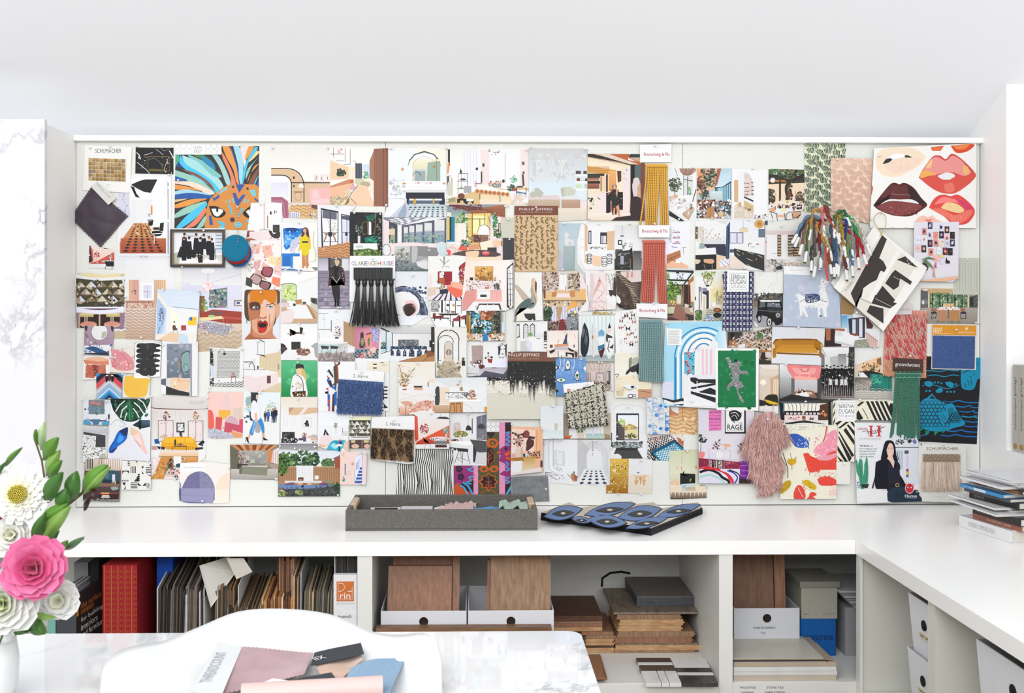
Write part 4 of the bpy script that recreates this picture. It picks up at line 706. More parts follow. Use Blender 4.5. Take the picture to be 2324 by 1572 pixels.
e 130 121 1.2 1 222;e 127 127 1 1.3 222;e 134 126 1.4 1.3 222;l .4 555 130 122 130 132;l .4 555 127 126 130 124 134 126;p 9a3030 129 128 135 128 134 133 130 132;p 533 116 130 122 129 121 134 117 134;p eef 134 134 150 126 154 126 152 145 140 144 134 142;g 104 138 153 150 b8b0bc d8d4d8;p 556 126 142 148 146 153 140 153 150 106 150 106 147 120 148;s ddd 104 138 116 137 119 140 118 147 104 148;s 533 118 136 122 134 126 137 121 140;n 108 131 122 138 24 1.3 833 eee 333 b86;l .5 333 104 145 118 146;r 134 138 140 139 555;l .6 333 136 149 137 146
#C1|||hall print with receding black arches and a patchwork stone runner|66 89.5 104.5 90.5 104.2 150.5 68.5 150|eceae4|82.5 93,96 153
g 68 91 104 125 e8e6de eee;o 82.7 106 12.7 12.5 1.1 222 180 360;l 1.1 222 70 106 70 134;l .9 222 95 106 95 135;o 79.5 108 9 8 .8 333 180 360;l .7 333 88 108 88 131;l .8 333 71 108 71 129;p dcb 78 112 81 108 84 108 86 111 86 128 78 128;o 82.5 112 4.4 5 .5 445 180 360;l .5 445 78 112 78 128;l .5 445 87 112 87 130
e 83 120 3.3 3.3 655;e 83 120 2.4 2.4 a98;l .5 eee 83 117 83 124;l .8 222 70 130 74 130;p dcb 78 128 87 128 89 133 76 133;p a98 76 131 88 131 99 150 68 150;n 70 132 96 150 90 2.6 887 cb9 665 dcb ba8;q 76 131 88.5 131 99 150 68 150 5 9 b8ab98 k;r 98.5 130 102.5 136 222;b 100 128 2.2 2.4 20 .8 333 555
#C1|||autumn branches print with a terracotta vase on pale marble|23 132 66.5 131 66.5 193 23 194.5|f4efe9|45.5 133.5
g 23 132 66 165 f0e6d6 eee;r 60 152 66 156 f0dcc0;b 30 153 7 9 160 1.1 b97 dca 875 dca a85;c .6 864 30 156 27 146 24 135;c .6 864 31 156 37 146 43 138;n 23 135 30 148 26 .8 a85 c8a870;n 34 138 44 150 26 .8 a85 c8a870 885;s a53 28 159 32 159 33 164 32 166 29 166 28 164
r 23 161 66 163.5 eee;p 333 41 160 52 160 51 162 42 162;p da8 42 162 52 162 52 165 42 165;r 58 155 59 161 444;g 23 165 66 185 eee f0ebe8;c .4 dcb 26 168 40 172 56 170 66 174;c .4 dcb 24 178 36 174 50 180 66 178;s da8 25 179 34 178 40 180 36 184 30 183;s e8b8a4 38 184 50 178 64 178 66 182 60 188 46 190 34 193 38 188;n 36 178 66 190 40 2 ecc d89880 b76;c .5 a43 36 191 48 184 62 180;g 24 184 36 194 f0d0c0 d97;l .6 632 32 184 32 194;l .6 632 24 186 24 192
''')
cards('''
#C2|||pale kitchen print with dark arched door and gold petal lamp|66 4 82 3.5 128.5 3 129 44.5 66 45|eef1f3|67 24.5
g 66 4 129 16 e4e8ea eee;'''+';'.join('l .35 bbc %g 4 %g 14'%(68+k*4,82+k*2.4)for k in range(8))+''';s 444 67 17 69 14 71 14 72 17 72 34 67 37;r 73 15 83.5 35 f0dcc4;p 544 72 36 84 36 84 36 72 36;g 66 36 84 45 db9 b97;v 66 36 84 45 9 a86 .12;l .3 888 96 3.5 96 11;e 94 12 2 1.2 c8a868;e 98 16 1.8 1.4 a85;e 98 18 2 1.2 a84
r 79 21 116 29 eee;r 79 20.8 106 21.6 444;n 79 22 104 28 40 1 233 9aa ccc 556;b 104 24 3 3 40 1 333 444 888;b 111 23 4 4.5 60 1.1 b76 843 da8 765;r 105 28 116 30 c97;r 84 29.5 122 31.5 fff;r 96 31.8 120 32.6 999;r 84 31.5 120 45 eee;c .3 999 100 34 108 38 112 44;p c96 84 33 100 32 100 45 84 45;l .8 853 86 34 84 45;l .8 853 89 34 90 45;l .8 853 92 34 92 45;l .8 853 97 34 98 45;r 86 33.5 90 34.5 743;r 92 33.5 97 34.5 743;r 125.3 38 129 45 e0a030
#C2|||coral dining print with black dish lamp and striped drum table|41 45.5 83.5 45.5 83.5 88 43 88|f3e4dc|62.5 46.3
g 43 46 84 80 eee f4dccc;p e05848 40 46 46 50 47 77 43 79;p d8402c 40 46 43 60 46 76 44 80;p e65a3c 44 80 84 60 84 80 44 80;p b8452c 44 81 52 77 62 76 64 80 83 80 84 82 44 83;l .3 999 73 46 73 50;p 333 68 52 72 50 80 50 84 52 84 53;b 54 64 5.5 6 110 1 c83040 e87080 923 d99 443;b 79 66 3.5 3.5 50 1.1 388 cdd 4ab0a0 c85;r 79 70 81 74 cdd
p eee 43 83 84 82 84 88 43 88;e 72 76 12 2.4 edd;n 62 75 83 78 30 .9 333 fff;p 222 66 78 81 78 81 86 67 86;q 66 78 81 78 81 86 66 86 8 5 eee z;p c44 52 74 54 80 60 80 62 78 61 82 55 82;l .4 888 56 82 54 88;l .4 888 60 82 62 88;r 67 84 80 86.5 522;p 222 38 48 42 48 42 52
#C2|||kitchen print with dome pendants, leafy vase and black saddle stools|83.5 45 128.5 45 127.8 108 90 107.5 88 91 83.5 87|eef0f2|106 46.5
g 84 45 128 75 eee eee;s dcc 89 58 93 56 97 58 97 70 89 70;n 89 57 97 70 50 .9 c8bcb6 edd b0a49c;r 110.5 52 111.5 70 445;r 112 54 116 72 eee;p 778 116 50 128 47 128 78 116 77;z 116 50 128 77 8 667 .12;n 117 68 128 78 30 1.4 aaa 988;l .3 666 106 46 106 60;s 333 103 66 104 62 106 60 109 62 110 66;l .4 ddd 122 47 122 58;s 444 117 64 118 60 122 58 125 60 126 64
p eee 84 72 110 72 116 76 84 78;b 97 71 8 4 110 1.3 884 995 452 b89a50;r 95.5 74 100 79.5 ddd;b 90 78 4 1.8 30 1 632 964 333;r 86 76.5 94 77.2 765;p fff 84 79 105 79 122 80 122 83 104 84 84 81;p eee 84 82 104 84 105 107 84 107;p 334 112 82 116 82 116 104 112 104;p eee 104 84 112 83 112 106 105 106;p 555 108 77 128 79 128 93 117 92;z 112 79 128 92 4 334 .1;p ddd 116 93 128 92 128 107 114 105
p 444 84 86 92 87 92 90 84 89;p 333 92 87 106 88 106 92 94 91;l .6 333 95 91 90 105;l .6 333 97 91 98 100;l .6 333 105 91 108 106;l .6 333 100 91 99 107;l .4 333 92 98 106 102;l .4 333 93 100 99 104
#C2|wallpaper_sample|wallpaper sample|pale woven grasscloth sheet with black ink brushed down from the top|128.5 3 153 3 153 -16 210 -16 210 37 192.5 37 192 53 128.5 53|ebe5d8|205.5 37.5,164 52
q 128 22 212 22 212 54 128 54 56 24 ccb k;r 128 -18 212 7 222;'''+';'.join('p 222 %g -2 %g -2 %g %g'%(129+k*1.3,131.6+k*1.3,130.3+k*1.3,16+7*math.sin(k*.35)+5*math.sin(k*1.7)+3*math.cos(k*5.1)-(10 if k<20 else 0)+(6 if 30<k<62 else 0))for k in range(64))+''';v 131 -18 212 6 56 444 .12;n 129 -16 210 14 160 .5 666 888 edd;n 129 2 210 26 190 .7 222 edd f0eadc
#C1|wallcovering_header|header card|brown header card with cream lettering above the ink-brushed sheet|153.5 119.5 209.5 119.5 209.5 131 153 131|7a5240|158.5 120.5,204.5 125
t 152 121.3 191 126 edd PHILLIP JEFFRIES;t 153 127.4 191 128.6 dcb NATURAL | TEXTURED | SPECIALTY | WALLCOVERINGS;o 204.5 125 1.6 1.6 .5 ece
#C0|wallcovering_header|header card|spotted cheetah wallcovering swatch with a brown header card|161 87.5 213 87.5 212.5 165.7 161 165.7|d6b58c|187 90,187 163.5
r 161 87.5 213 98.5 743;t 167 90 206.5 93.8 edd PHILLIP JEFFRIES;t 168 94.6 206 95.8 dcb NATURAL | TEXTURED | SPECIALTY | WALLCOVERINGS;n 161 99 213 165 190 .6 c8a478 eca b97
'''+';'.join('o %g %g %g %g 1.4 764 %g %g'%(164+(k%8)*6.1+random.Random(k).uniform(-1,1),102+(k//8)*5.3+random.Random(k+99).uniform(-1.2,1.2),random.Random(k+5).uniform(.9,1.9),random.Random(k+6).uniform(1.2,2.2),random.Random(k+7).uniform(0,200),random.Random(k+7).uniform(220,420))for k in range(96))+''';n 161 99 213 165 90 1.2 764 653 875
#D1|||print of folded abstract limbs in sand and slate over a black bowl|-16.5 25 15.5 25 16.5 82 -18 83.5 -17 78|efefeb|4 82.5
h -17 25 16 83 ece6d8 eee;s c2b2a0 -18 41 -14 40 -4 50 1 57 -6 59 -12 50;s db9 3 34 5 32 8 34 9.5 50 10 60 6 63 3 50;s 888 -18 78 -16 70 -8 60 2 56 4 44 6 50 9 60 4 68 -8 67 -13 70 -15 84 -18 84;s 566 -16 70 -6 59 1 56 3 62 6 64 -2 67 -10 68;s a8a89a 2 46 4 40 6 52 8 62 4 58;s 333 8 35 9.5 38 9 50 7.5 44;p 333 -6 74 7.5 74 8 82 0 82 -4 79
#D1|||desert-toned bedroom print with marbled rock walls and wooden blocks|16 25 61 23 68 40 68 58.3 17 58|d8c4b0|40.5 22.5
h 16 25 68 48 c8b4a4 e4d8cc;n 17 26 36 47 130 1.8 876 b98 543 dcc a87;n 47 26 61 48 130 1.8 765 a98 543 cb9;r 36 25.5 45 45 eee;v 36.5 27 45 40 2 ccc .1;r 37 26.5 44.5 27.3 333;r 61 24 68 48 edd;p edd 34 45 50 45 49 50 34 50;l .7 833 44 41 44 47
p db8 16 50 32 46 56 47 68 56 68 58 17 58;p c96 26 47 34 47 34 49 26 49;p c08040 28 49 33 49 33 54 27 54;p c96 47 47 56 46 56 48 47 48;p c85 49 48 55 48 55 54 49 55;p edd 34 50 48 50 50 55 32 55;s ecb870 60 46 68 45 68 57 61 56;p 743 17 45 20 46 20 56 18 56;s dcb 25 45 30 46 30 48 26 48
#D1|||greenhouse restaurant print with oxblood banquettes|17.5 58.7 68 58.5 68 71.5 59 75 59 94 22 94 17.5 84|8a7a68||
g 18 59 68 68 ca8 dca;n 18 59 68 70 80 2 dcb 975 653 f4ecdc;r 26 66 59 84 dde;'''+';'.join('l .4 444 %g 66 %g 86'%(27+k*3.2,27+k*3.2)for k in range(11))+''';b 22 74 6 9 120 1.8 232 353 464 111;b 52 80 7 9 90 1.5 232 353 6a7a70 a84;p b97 32 66 40 66 37 84 35 84;n 18 82 58 94 110 1.8 322 633 211 854 b8a8a0;p c9a 42 80 47 80 46 94 42 94
p 833 37 82 41 80 47 94 35 94;z 36 82 47 94 6 522 .3;r 45 78 58 94 8a9498;n 46 80 58 94 30 1 333 ccc;s f0b060 50 60 53 58 57 60 58 64 54 67 50 68 46 71 44 73 46 67 49 64;e 55 72 1.6 1.6 fea
#D1|||shower print of blush veined marble with a black planter|67.5 24 102 22.5 105 50 103 69 59 71.5 68 60|ece8e6|86 23
p dcc 73 26 93 26 93 71 72 71;p edd 76 26 91 26 90 38 78 38;p edd 78 38 92 34 92 71 76 71;s d8b0a0 84 30 86 38 80 48 77 54 78 46 82 38;c .5 c98 84 34 80 44 88 50 79 60 90 68;c .5 c98 86 36 90 46 84 56 92 62;l .6 a74 84 32 84 36;l .6 a74 82 35 86 35;l .4 999 73 60 91 60;n 76 62 92 71 30 1.2 dcb0a0 edd b88;c .7 99a 70 40 70 52 72 62 71 71;c .6 bbb 70 46 73 56 74 70
c .5 8a9a8a 98 45 96 34 93 26;c .5 7a8a7a 99 45 100 34 98 27;n 92 27 103 44 24 1 8a9a8a a8b4a8;p 333 95 46 100 46 101 50 98 54 96 52;p 433 101 32 104 28 104 54 100 52;p eee 91 52 101 56 108 54 106 62 103 67 94 60
#D1|||stepped stone print with striped brown treads|104 23.5 135 23 132 58 133 69 115 69 107 66 104.5 62|4a3a32|121.5 23
n 104 23 134 69 60 2.4 322 543 654 322;'''+';'.join('p cb9 %g %g %g %g %g %g'%(104+k*1.6+random.Random(k).uniform(-1,1),26+k*1.9,114+k*1.05,25.2+k*1.9,104+k*1.6,26.8+k*1.9)for k in range(23))+';'+';'.join('p a98 %g %g %g %g %g %g'%(118+k*.5,38+k*2,132,37+k*2,119+k*.5,38.9+k*2)for k in range(14))+''';p dcc 109 24 134 23 134 36 122 37 116 32 110 28;p c98 116 24 119 24 119 31 116 33;p c98 122 24 124 24 124 31 121 31;p eee 103 50 108 55 110 60 105 66 103 64;p 211 105 61 111 64 110 69 104 67
#D1|||patio print with steel pergola and long paved walk, next to the coral fringe|163.5 20 196 20.5 196.5 82 165 82 165 78.5 157 78.5 157 62 164 60|8a8e74||
g 164 20 197 40 cdd e0e8dc;b 172 48 9 12 190 1.9 462 7a9a40 9b5 231 573;b 166 30 3 4 40 1.6 7a9a4a a8c070;p 222 164 22 197 23 197 26 164 24;p 222 164 33 196 34 196 36 166 35;l 1.6 222 196 24 184 40;l 1.2 222 166 36 172 40 190 40;e 177 26 1.8 2 111;p eef 167 26 190 27 188 33 168 33;n 176 26 184 33 24 1 333 7a8a8a
p a74 189 36 197 28 197 62 190 62;p e8dccc 192 38 197 34 197 60 193 60;p 322 182 40 192 40 192 63 184 63;l 1 a64 184 40 184 63;l 1 842 190 40 190 62;b 174 61 9 3 50 1.4 c89850 784 e8c880 b85;r 176 52 181 62 ddd8cc;p 9a6a5c 164 64 180 64 190 82 165 82;z 172 64 190 82 7 744 .1;p cca 157 66 174 66 172 74 160 74;p 443 158 74 172 74 171 77 160 77
p 433 183 64 190 62 197 68 197 82 190 82;p b98 184 66 190 66 196 72 196 76 187 74;p dcb 186 62 191 64 189 67 185 66;p dcb 191 68 195 66 196 73 192 72;l 1 433 187 75 187 82;p 533 164 78 170 78 180 82 164 82
#E1|||sunny townhouse patio print with lantern, french doors and fire bowl|19.5 23.5 54 24 52 84 19.5 82.5|eee4cc|78 20
g 20 24 54 40 dfe6ea f0e6c8;b 36 28 9 5 110 1.2 b8c060 8a9a40 d8d898 572;p eee 20 30 26 30 38 42 54 48 54 62 40 58 40 70 20 74;p eda 38 44 54 43 54 62 46 62 38 66;l .6 333 29 30 35 26 41 32 38 40 34 41 31 38 29 30;l .5 333 35 26 34 41;l .5 333 31 38 41 32;p 222 32 40 37 40 36 42 33 42
p 333 24 42 36 47 36 71 33 71 33 52 28 50 27 72 24 72;p edd 25 44 27 44 27 71 25 71;p dca 29 52 32 53 32 70 29 71;r 24.5 43.5 33.5 48 889;l .6 fff 28 44 28 72;p dca 44 52 51 53 51 63 44 64;v 45 53 51 63 3 888 .4;l 1.6 333 20 54 20 58;b 47 52 5 6 50 1.1 784 a8b060 cb8;b 24 76 6 6 100 1.7 573 795 452
p ccb 28 70 44 66 54 74 54 84 28 84;q 34 70 54 70 54 84 28 84 10 6 666 z;e 46 70 4.6 2.6 532;e 46 70 3 1.4 c86a30;e 46 76 5 3.2 222;p dca 38 64 44 60 46 66 40 68;p eee 39 61 45 60 45 66 40 66;b 36 79 5 3 40 1.4 6a8ab8 8aa8cc ddd;p 322 52 28 58 24 54 44
#E1|||photo of a vintage black off-road car in front of a brown hill|89.5 25 124.7 25 123.5 89.5 108 88.5 90 90|ecece6||
n 89 25 124 50 60 1.6 eee ddd;p 555 89 56 100 52 108 50 118 50 124 50 124 66 89 66;n 89 50 124 64 110 1.9 333 666 444 875;p 874 89 60 96 59 94 66 89 68;g 89 66 124 90 8a8c92 a8aab0;p eee 88 80 94 88 97 91 92 91
p 111 94 59 96 58 120 59 122 60 124 68 125 70 125 84 119 88 115 88 113 82 108 81 106 78 99 76 98 82 94 82 92 78 94 70;p eee 96 58 98 58 121 58 120 60 98 60;p 566 97 60 103 60 103 66 96 67;p 778 106 61 120 62 122 67 105 66;n 107 62 119 66 14 1 ccc 333;p 333 106 68 125 69 125 74 107 73;l .4 888 94 70 106 71 125 72;e 118 76 2.4 2.8 ccc;e 118 76 1.6 2 777;z 120 73 125 80 4 777 .3;r 108 81 125 84 111
e 96 80 2.6 5 111;e 96 80 1.5 3 bbb;e 108 84 3.6 6 111;e 108 84 2.2 4.4 ccc;e 108 84 .9 2 333
#E1|||print of a small courtyard dining hall with black splashed wall, below the car photo|58.5 96 88 96 112 89.5 110.5 134 94 134 94 118 58.5 114.5|bca48e||
n 88 89 112 108 190 1.3 222 445 eee 334 889;g 58 96 76 112 333 544;r 62 96 66 106 111;b 82 101 9 5 70 1.2 edd 433 b8a8a8;b 96 101 5 3.5 60 1.3 573 795 353;r 60 106 67 112 b4713c;v 60 106 67 112 4 852 .2;n 64 102 110 114 190 1.5 dcb 865 edd b86 543;p eee 72 111 79 110 79 115 70 115;n 94 108 111 134 90 1.8 db8 653 ecdcc8 322;p a74 95 117 111 118 110 120 95 120;p 322 99 120 104 120 103 126 108 128 100 129 97 127;s dcc 103 120 109 120 110 126 104 125;p 332 95 128 110 130 110 134 95 134
#E1|||cut-out of a mustard velvet curved sofa on pale grey|111.5 89.8 174.5 91.5 171 136 110.5 133|dfe1e5|141.5 90.5
g 111 90 175 134 dcdfe4 e4e6ea;p ddd 150 90 175 92 173 110 150 106;s 851 112 111 114 106 120 104 160 104 166 106 172 112 171 126 168 125 168 118 118 117 113 126;p b27820 120 104 160 104 164 112 118 112;p 851 122 104 159 104 159 106 122 106;p d2942a 119 111 160 111 167 121 114 120;g 118 112 162 120 c08422 d89a30
s b87e22 112 112 115 108 121 105 122 111 116 117 116 125 112 126;s a87018 160 105 166 107 172 112 171 126 167 124 167 116 162 112;p 851 116 120 168 122 167 124 117 122;v 112 111 117 124 4 851 .2;e 113 113 1.6 2.4 eca;v 167 113 171 125 3 851 .2;e 170 112 1.4 1.6 d8a860
#F1|||hotel bedroom print with white bed against dark timber|6.5 91.5 26 91.5 26 75 33 72 55 78 72 92 71 114 6 113|e8e4e4|43 73.5
g 25 72 56 102 eee e4e6ec;g 26 76 33 91 4a9ac8 a8cce0;p a8c8dc 33 74 40 76 40 100 33 96;p 334 34 80 54 78 54 103 36 102;p cde 39 81 43 81 43 100 39 100;p dde 47 80 51 80 51 102 47 102;p 655 44 80 46 80 46 102 44 102;p 533 55 77 64 88 62 94 56 94;g 54 92 72 114 eee ddd;p dcb8b0 54 96 69 106 69 114 58 114;l .6 866 55 96 69 107;v 56 100 69 114 5 a87 .1
g 6 92 26 113 4a3028 2c1c18;p a64 7.5 93 13 92 13 106 8 106;p 322 14 92 18 92 18 110 14 110;p a64 18 92 30 92 30 95 18 95;p eee 18 102 19 94 27 95 34 97 47 101 44 108 40 112 18 107;p ddd 19 95 26 95 28 101 20 101;p eee 27 95 33 97 35 101 28 101;p ccc 18 106 38 111 38 113 18 109;p 998 42 106 56 104 60 114 40 114;n 46 106 58 114 24 1.4 bba 887;p 842 36 97 44 98 44 101 36 99
#F1|||black and white photo of a dozen people standing arm in arm|2.5 114 41.5 114 41 176 1 175|e4e2e0|20 28.5,23 148,22 176
g 3 114 41 140 eee d8d6d6;p 333 35 114 42 114 41 145 34 140;n 34 116 41 140 40 1.6 444 222 666;p bbb 12 126 32 122 32 142 14 142;g 22 122 32 140 888 bbb;p 777 1 118 6 124 6 140 1 140;l .5 333 3 116 8 125;g 1 160 41 175 b0a8a6 7a6e6e;n 1 160 41 174 40 2 dcc 888 aaa;
'''+';'.join('p 111 %g 160 %g 140 %g 138 %g 140 %g 160 %g 172 %g 172 %g 160 %g 172 %g 172'%(x-2,x-2.4,x,x+2.4,x+2,x+1.8,x+.8,x,x-.8,x-1.8)for x in(4,8.5,13,17.5,22,26.5,31,35.5,39.5))+';'+';'.join('e %g %g 1.1 1.5 ccb;e %g %g 1.3 1 222'%(x,y,x,y-1.1)for x,y in((4,138),(8.5,137),(13,138.5),(17.5,137),(22,138),(26.5,137),(31,138.5),(35.5,137.5),(39,138)))+''';n 2 142 40 160 110 1 333 888 111 edd;'''+';'.join('r %g 152 %g 159 ddd'%(x-1.6,x+1.6)for x in(13,20,26.5,31))+'''
#F1|||pool lounge print with black and white zigzag floor and teal water|41.5 114 73 114 74 145 88 145 86 172 86 176 41.5 176|d8cfc4|64.5 115.5,64 175
g 42 114 74 134 eee e8e6e2;p eca 46 134 74 124 74 146 44 146;p 964 68 128 74 126 74 136 68 134;n 50 133 72 144 110 1.3 853 d8a868 a74 eca 332;b 63 140 4 4 36 1 232 564;p 222 46 143 60 142 74 145 74 150 60 152 46 148;p eee 46 144 52 144 60 152 56 153 48 149;g 60 146 86 166 1f7a6a 2c9080;n 60 147 74 160 60 1.4 3aa890 165 58b8a0;v 74 146 86 166 3 154 .08;g 42 150 62 160 443 d8cfc4
q 41.5 152 62 158 86 166 41.5 166 14 7 333 z;q 41.5 162 86 164 86 177 41.5 177 12 6 aaa z
#D1|||print of four patterned surfboards leaning on a white ribbed container|58 71.5 102.5 71 101.5 131 61.5 131 60 126 59 75|dfe8e8|101.5 74,62 129
g 59 72 102 80 ddd eee;n 76 72 99 76 90 1.4 c93 874 d8c060 987 ba8;g 61 76 102 124 e6efee d8e4e4;v 63 77 101 123 8 c0cccc .2;l .6 9ab 60 76 102 76;p 9aa 59 124 102 123 101 131 62 131;g 59 125 102 131 9aa b4c0bc;r 59 76 60 77 222
s 223 66 84 70 92 72 106 70 120 66 126 62 120 62 104 64 92;s 666 64 92 67 93 66 98 64 103 63 98;s 455 66 104 70 100 69 112 66 108;l .4 99a 69 94 67 100 70 108;s ddd 77 84 80 94 81 108 80 120 77 126 74 120 72 106 74 94;l .4 aab 76 86 76 125;e 76 102 .9 2.4 a74;s cdd 86 94 89 96 91 106 90 118 86 127 83 118 82 106 83 96;s 74a8c8 83 96 86 93 90 96 89 101 85 100 83 101;p eee 82 103 90 101 90 112 84 112;p 3a7090 82 113 90 110 90 116 86 116 83 119;s 522 83 119 90 115 89 121 86 127
s eee 96 85 99 92 101 106 100 120 96 128 92 120 92 104 94 92;p 222 94 92 96 85 98 91;p 332 92 98 99 101 100 103 94 103;s 444 92 100 94 98 94 108 92 106;p 433 95 115 101 110 100 116 97 115;l .9 222 96 106 94 116 96 120;p ecc 93 94 98 92 98 96 94 98
#D1|||collage of a profile built from butterflies on white|102 72 128 68.5 131 78 131 121 103.5 121|f2f2f0|98 125
s eee 112 72 122 70 127 76 128 84 124 92 120 98 122 102 130 106 131 121 112 121 110 108 116 100 108 96 106 88 108 80;c .4 ccc 110 121 109 110 114 104 120 104;'''+';'.join('p %s %g %g %g %g %g %g;p %s %g %g %g %g %g %g'%(c,x,y,x-s,y-s*1.2,x-s*.8,y+s,c,x,y,x+s,y-s*1.2,x+s*.8,y+s)for x,y,s,c in((116,77,2.6,'222'),(124,76,2.4,'433'),(122,72.5,1.6,'a85'),(110,83,2.4,'854'),(109,91,2,'a54'),(118,92,2.8,'111'),(125,84,2.4,'a66'),(121,80,2,'644'),(119,99,2.4,'c86'),(123,97.5,1.8,'433'),(127,102,1.8,'866'),(122,108,1.6,'c98'),(122,111,2.4,'111'),(115,104,1.6,'a44'),(128,108,1.4,'a64'),(112,79,1.6,'966'),(117,74,1.4,'b88'),(126,80,1.6,'daa')))+''';n 107 72 130 112 50 .8 c98 8a5a54 e8c0b8
#D1|||cream loft print with leaning figures sculpture and an open book on the ottoman|102 121 131 121 131 155 146 155 146 168 145.5 174 102.5 174|efe9d8|82.5 131.5,104.5 166
g 102 121 131 150 eee8d6 f4efe2;s 887 119 128 122 126 123 130 121 140 119 142;s 333 120 139 124 136 131 132 131 140 124 144 120 142;s bba 122 128 129 126 131 132 124 136;p 333 116 143 121 138 122 141 118 146 115 147;p 222 127 140 131 138 131 148 128 144;g 103 148 146 166 f2e8ce ead8b8;l .4 222 124 147 125 155;c .7 222 102 147 106 146 107 147 104 150;l .3 a98 103 152 110 151 110 156
s f0e6cc 106 153 124 151 144 155 146 164 130 164 112 162;p c97 130 164 146 164 146 174 130 174;l .5 543 132 166 145 168;p dca 104 166 114 162 112 172 104 172;p eee 112 160 118 158 131 160 127 166 120 165;p 222 122 160 126 160 124 163 121 162;p eee 116 166 130 167 129 174 114 174;o 121 172 3 2 .9 222;o 125.5 171.5 2 1.6 .7 222;l .5 222 112 161 120 165 128 162
#D1|||small cafe print with a purple wall triangle above the glass table|22 94.5 58.5 94 58.5 126.5 22 126|efe0d8|42.5 95.5
g 22 94 58 118 f0e2da f6ece6;p 446 45 98 46 112 40 111;p 445 43 101 46 97 45 111;r 25 111 28.5 115 743;r 53 111 55 114.5 876;l .5 c9a 54 99 56 104;p d97 30 111 46 110 48 113 31 114;l .7 a86 36 105 34 111 38 111;b 46 110 1.5 1 8 .8 6a4;p bbc 30 114 46 114 50 119 32 119;g 22 117 58 126 e8d0c4 f0e4dc;p 222 24 119 31 116 31 119 26 122;p 222 46 114 54 118 53 120 48 118;p eee 35 119 42 119 42 124 36 124;l .8 222 35 119 35 126;l .8 222 39 124 39 126;p 222 44 120 54 121 54 126 52 126 51 123 46 122 46 125 44 125;p 533 54 118 58 120 58 126 55 126
#D1|||pale kitchen print with three arched windows and marble island|-14 84.5 22.5 83 21.5 119.5 -14 119|ecebe8|4 83
g -14 84 22 92 e8e6e4 eee;'''+';'.join('p 333 %g 118 %g 88 %g 85.5 %g 88 %g 118;p ddd %g 105 %g 89 %g 87 %g 89 %g 105'%(x,x,x+3,x+6,x+6,x+.7,x+.7,x+3,x+5.3,x+5.3)for x in(-6.5,1.5))+''';p 333 -14 87 -11 86 -10.5 102 -14 103;p ddd -14 89 -11.5 88 -11.3 101 -14 102;z -6 90 7 104 4 889 .1;p eee -8 104 8 104 10 119 -10 119;p ccc -10 107 -2 106 2 119 -10 119;r 10 86 22 95 eee;g 8 95 22 102 eee ddd;p eee -2 103 4 101 19 105 17 108 4 110;p dde -2 104 4 110 4 119 1 119 -3 112;p eee 4 110 17 108 16 119 4 119;b 2 99 3 2.4 24 1 684 8aa868;r 18 95 21.5 99 333;r 18 100 21.5 106 222;z 18 95 21.5 118 6 555 .3;l .5 222 9 104 14 104
#D1|||art print of scattered open eyes and white strings on blue|32 127 68 127.5 68 172 32 172|6d9bd2||
n 32 127 68 172 60 3 7aa6da 628fc6 84aee0;g 32 150 68 172 6f9cd4 5a86bc;c .7 eef 37 127 38 134 36 139;c .6 eef 42 127 42 137 40 143;c .5 eef 54 127 54 136 52 145;l .4 cde 61 131 61 139
'''+';'.join('s 223 %g %g %g %g %g %g %g %g;s eee %g %g %g %g %g %g %g %g;e %g %g 1.9 1.9 %s;e %g %g .8 .8 111'%(x,y-a-.7,x+b+.7,y,x,y+a+.7,x-b-.7,y,x,y-a,x+b,y,x,y+a,x-b,y,x,y,c,x,y)for x,y,a,b,c in((46.5,135,6.2,3,'a8c4dc'),(57.7,147.5,6.2,2.7,'285'),(38.5,153,2.6,5.4,'6ac080')))+''';s 223 32 135 36 138 32 141;s eee 32 136 34 138 32 140;s eee 68 136 65 139 68 142;l .6 222 66 137 64 136;n 42 140 50 142 14 .8 222;n 53 150 62 154 12 .8 222;s 223 32 164 36 166 32 168;l .3 222 33 164 33 172
#D1|||pinkish dining room print with coffered ceiling and china cabinets|68.5 131 101.5 131 102 166.5 90 166 68.5 160|d6c8c0|86.5 132
g 68 131 102 144 e8dcd4 d4c4ba;'''+';'.join('l .6 a98 %g 131 %g 143'%(70+k*6,76+k*3.4)for k in range(6))+''';z 70 133 100 143 3 c0aea2 .15;g 68 143 102 158 dcc cabab2;p a98 80 144 90 144 90 157 79 157;r 81 146 88.5 155 dcc;v 69 144 75 157 3 7a6a64 .35;p 333 91 143 97 142 97 156 91 156;v 91.5 143 96.5 156 3 ddd .6;l .3 222 84 132 84 145;b 84 150 3 1.6 16 .6 333 998;p 544 76 156 96 156 96 160 76 160;n 74 154 98 160 40 1.6 322 655 c8b8ac;r 98 131 102 166 eee;p a98 68 159 96 160 100 167 68 167;n 80 158 100 166 40 1.6 b8a8a0 876 edd
#D2|||narrow pale sheet with a small floating white cube room|13.5 37 41 37 41 76 16 76.5 14 60|e2e7ea|28.5 38,28.5 74.5
g 14 37 41 76 dfe5e9 eee;p eee 27 58 36 58 35 67 27 68;p ccb 30 58 35 58 34 66 31 66;g 16 66 41 76 d8e4e6 e8f0f0
#D2|||entry print with potted olive leaves and orange rug, under the boucle swatch|41.5 36 97.5 40 97.5 77 41.5 77|e8e4de||
r 41.5 46 48 73 a98;r 48 50 56 76 eee;r 68 50 89 76 eee;v 68 50 89 74 5 ccc .12;p c8bca8 89 44 98 46 98 76 89 76;p a86 90 70 97 72 97 76 90 76;g 68 70 90 76 a8c8c0 c8dcd4;p c64 42 73 52 72 48 77 42 77;b 62 65 6 5 60 1.4 574 8aa070 353 cca;p dcb 58 69 66 69 65 76 59 76;r 75 60 77.5 72 dde;r 41.5 76 97.5 77 554
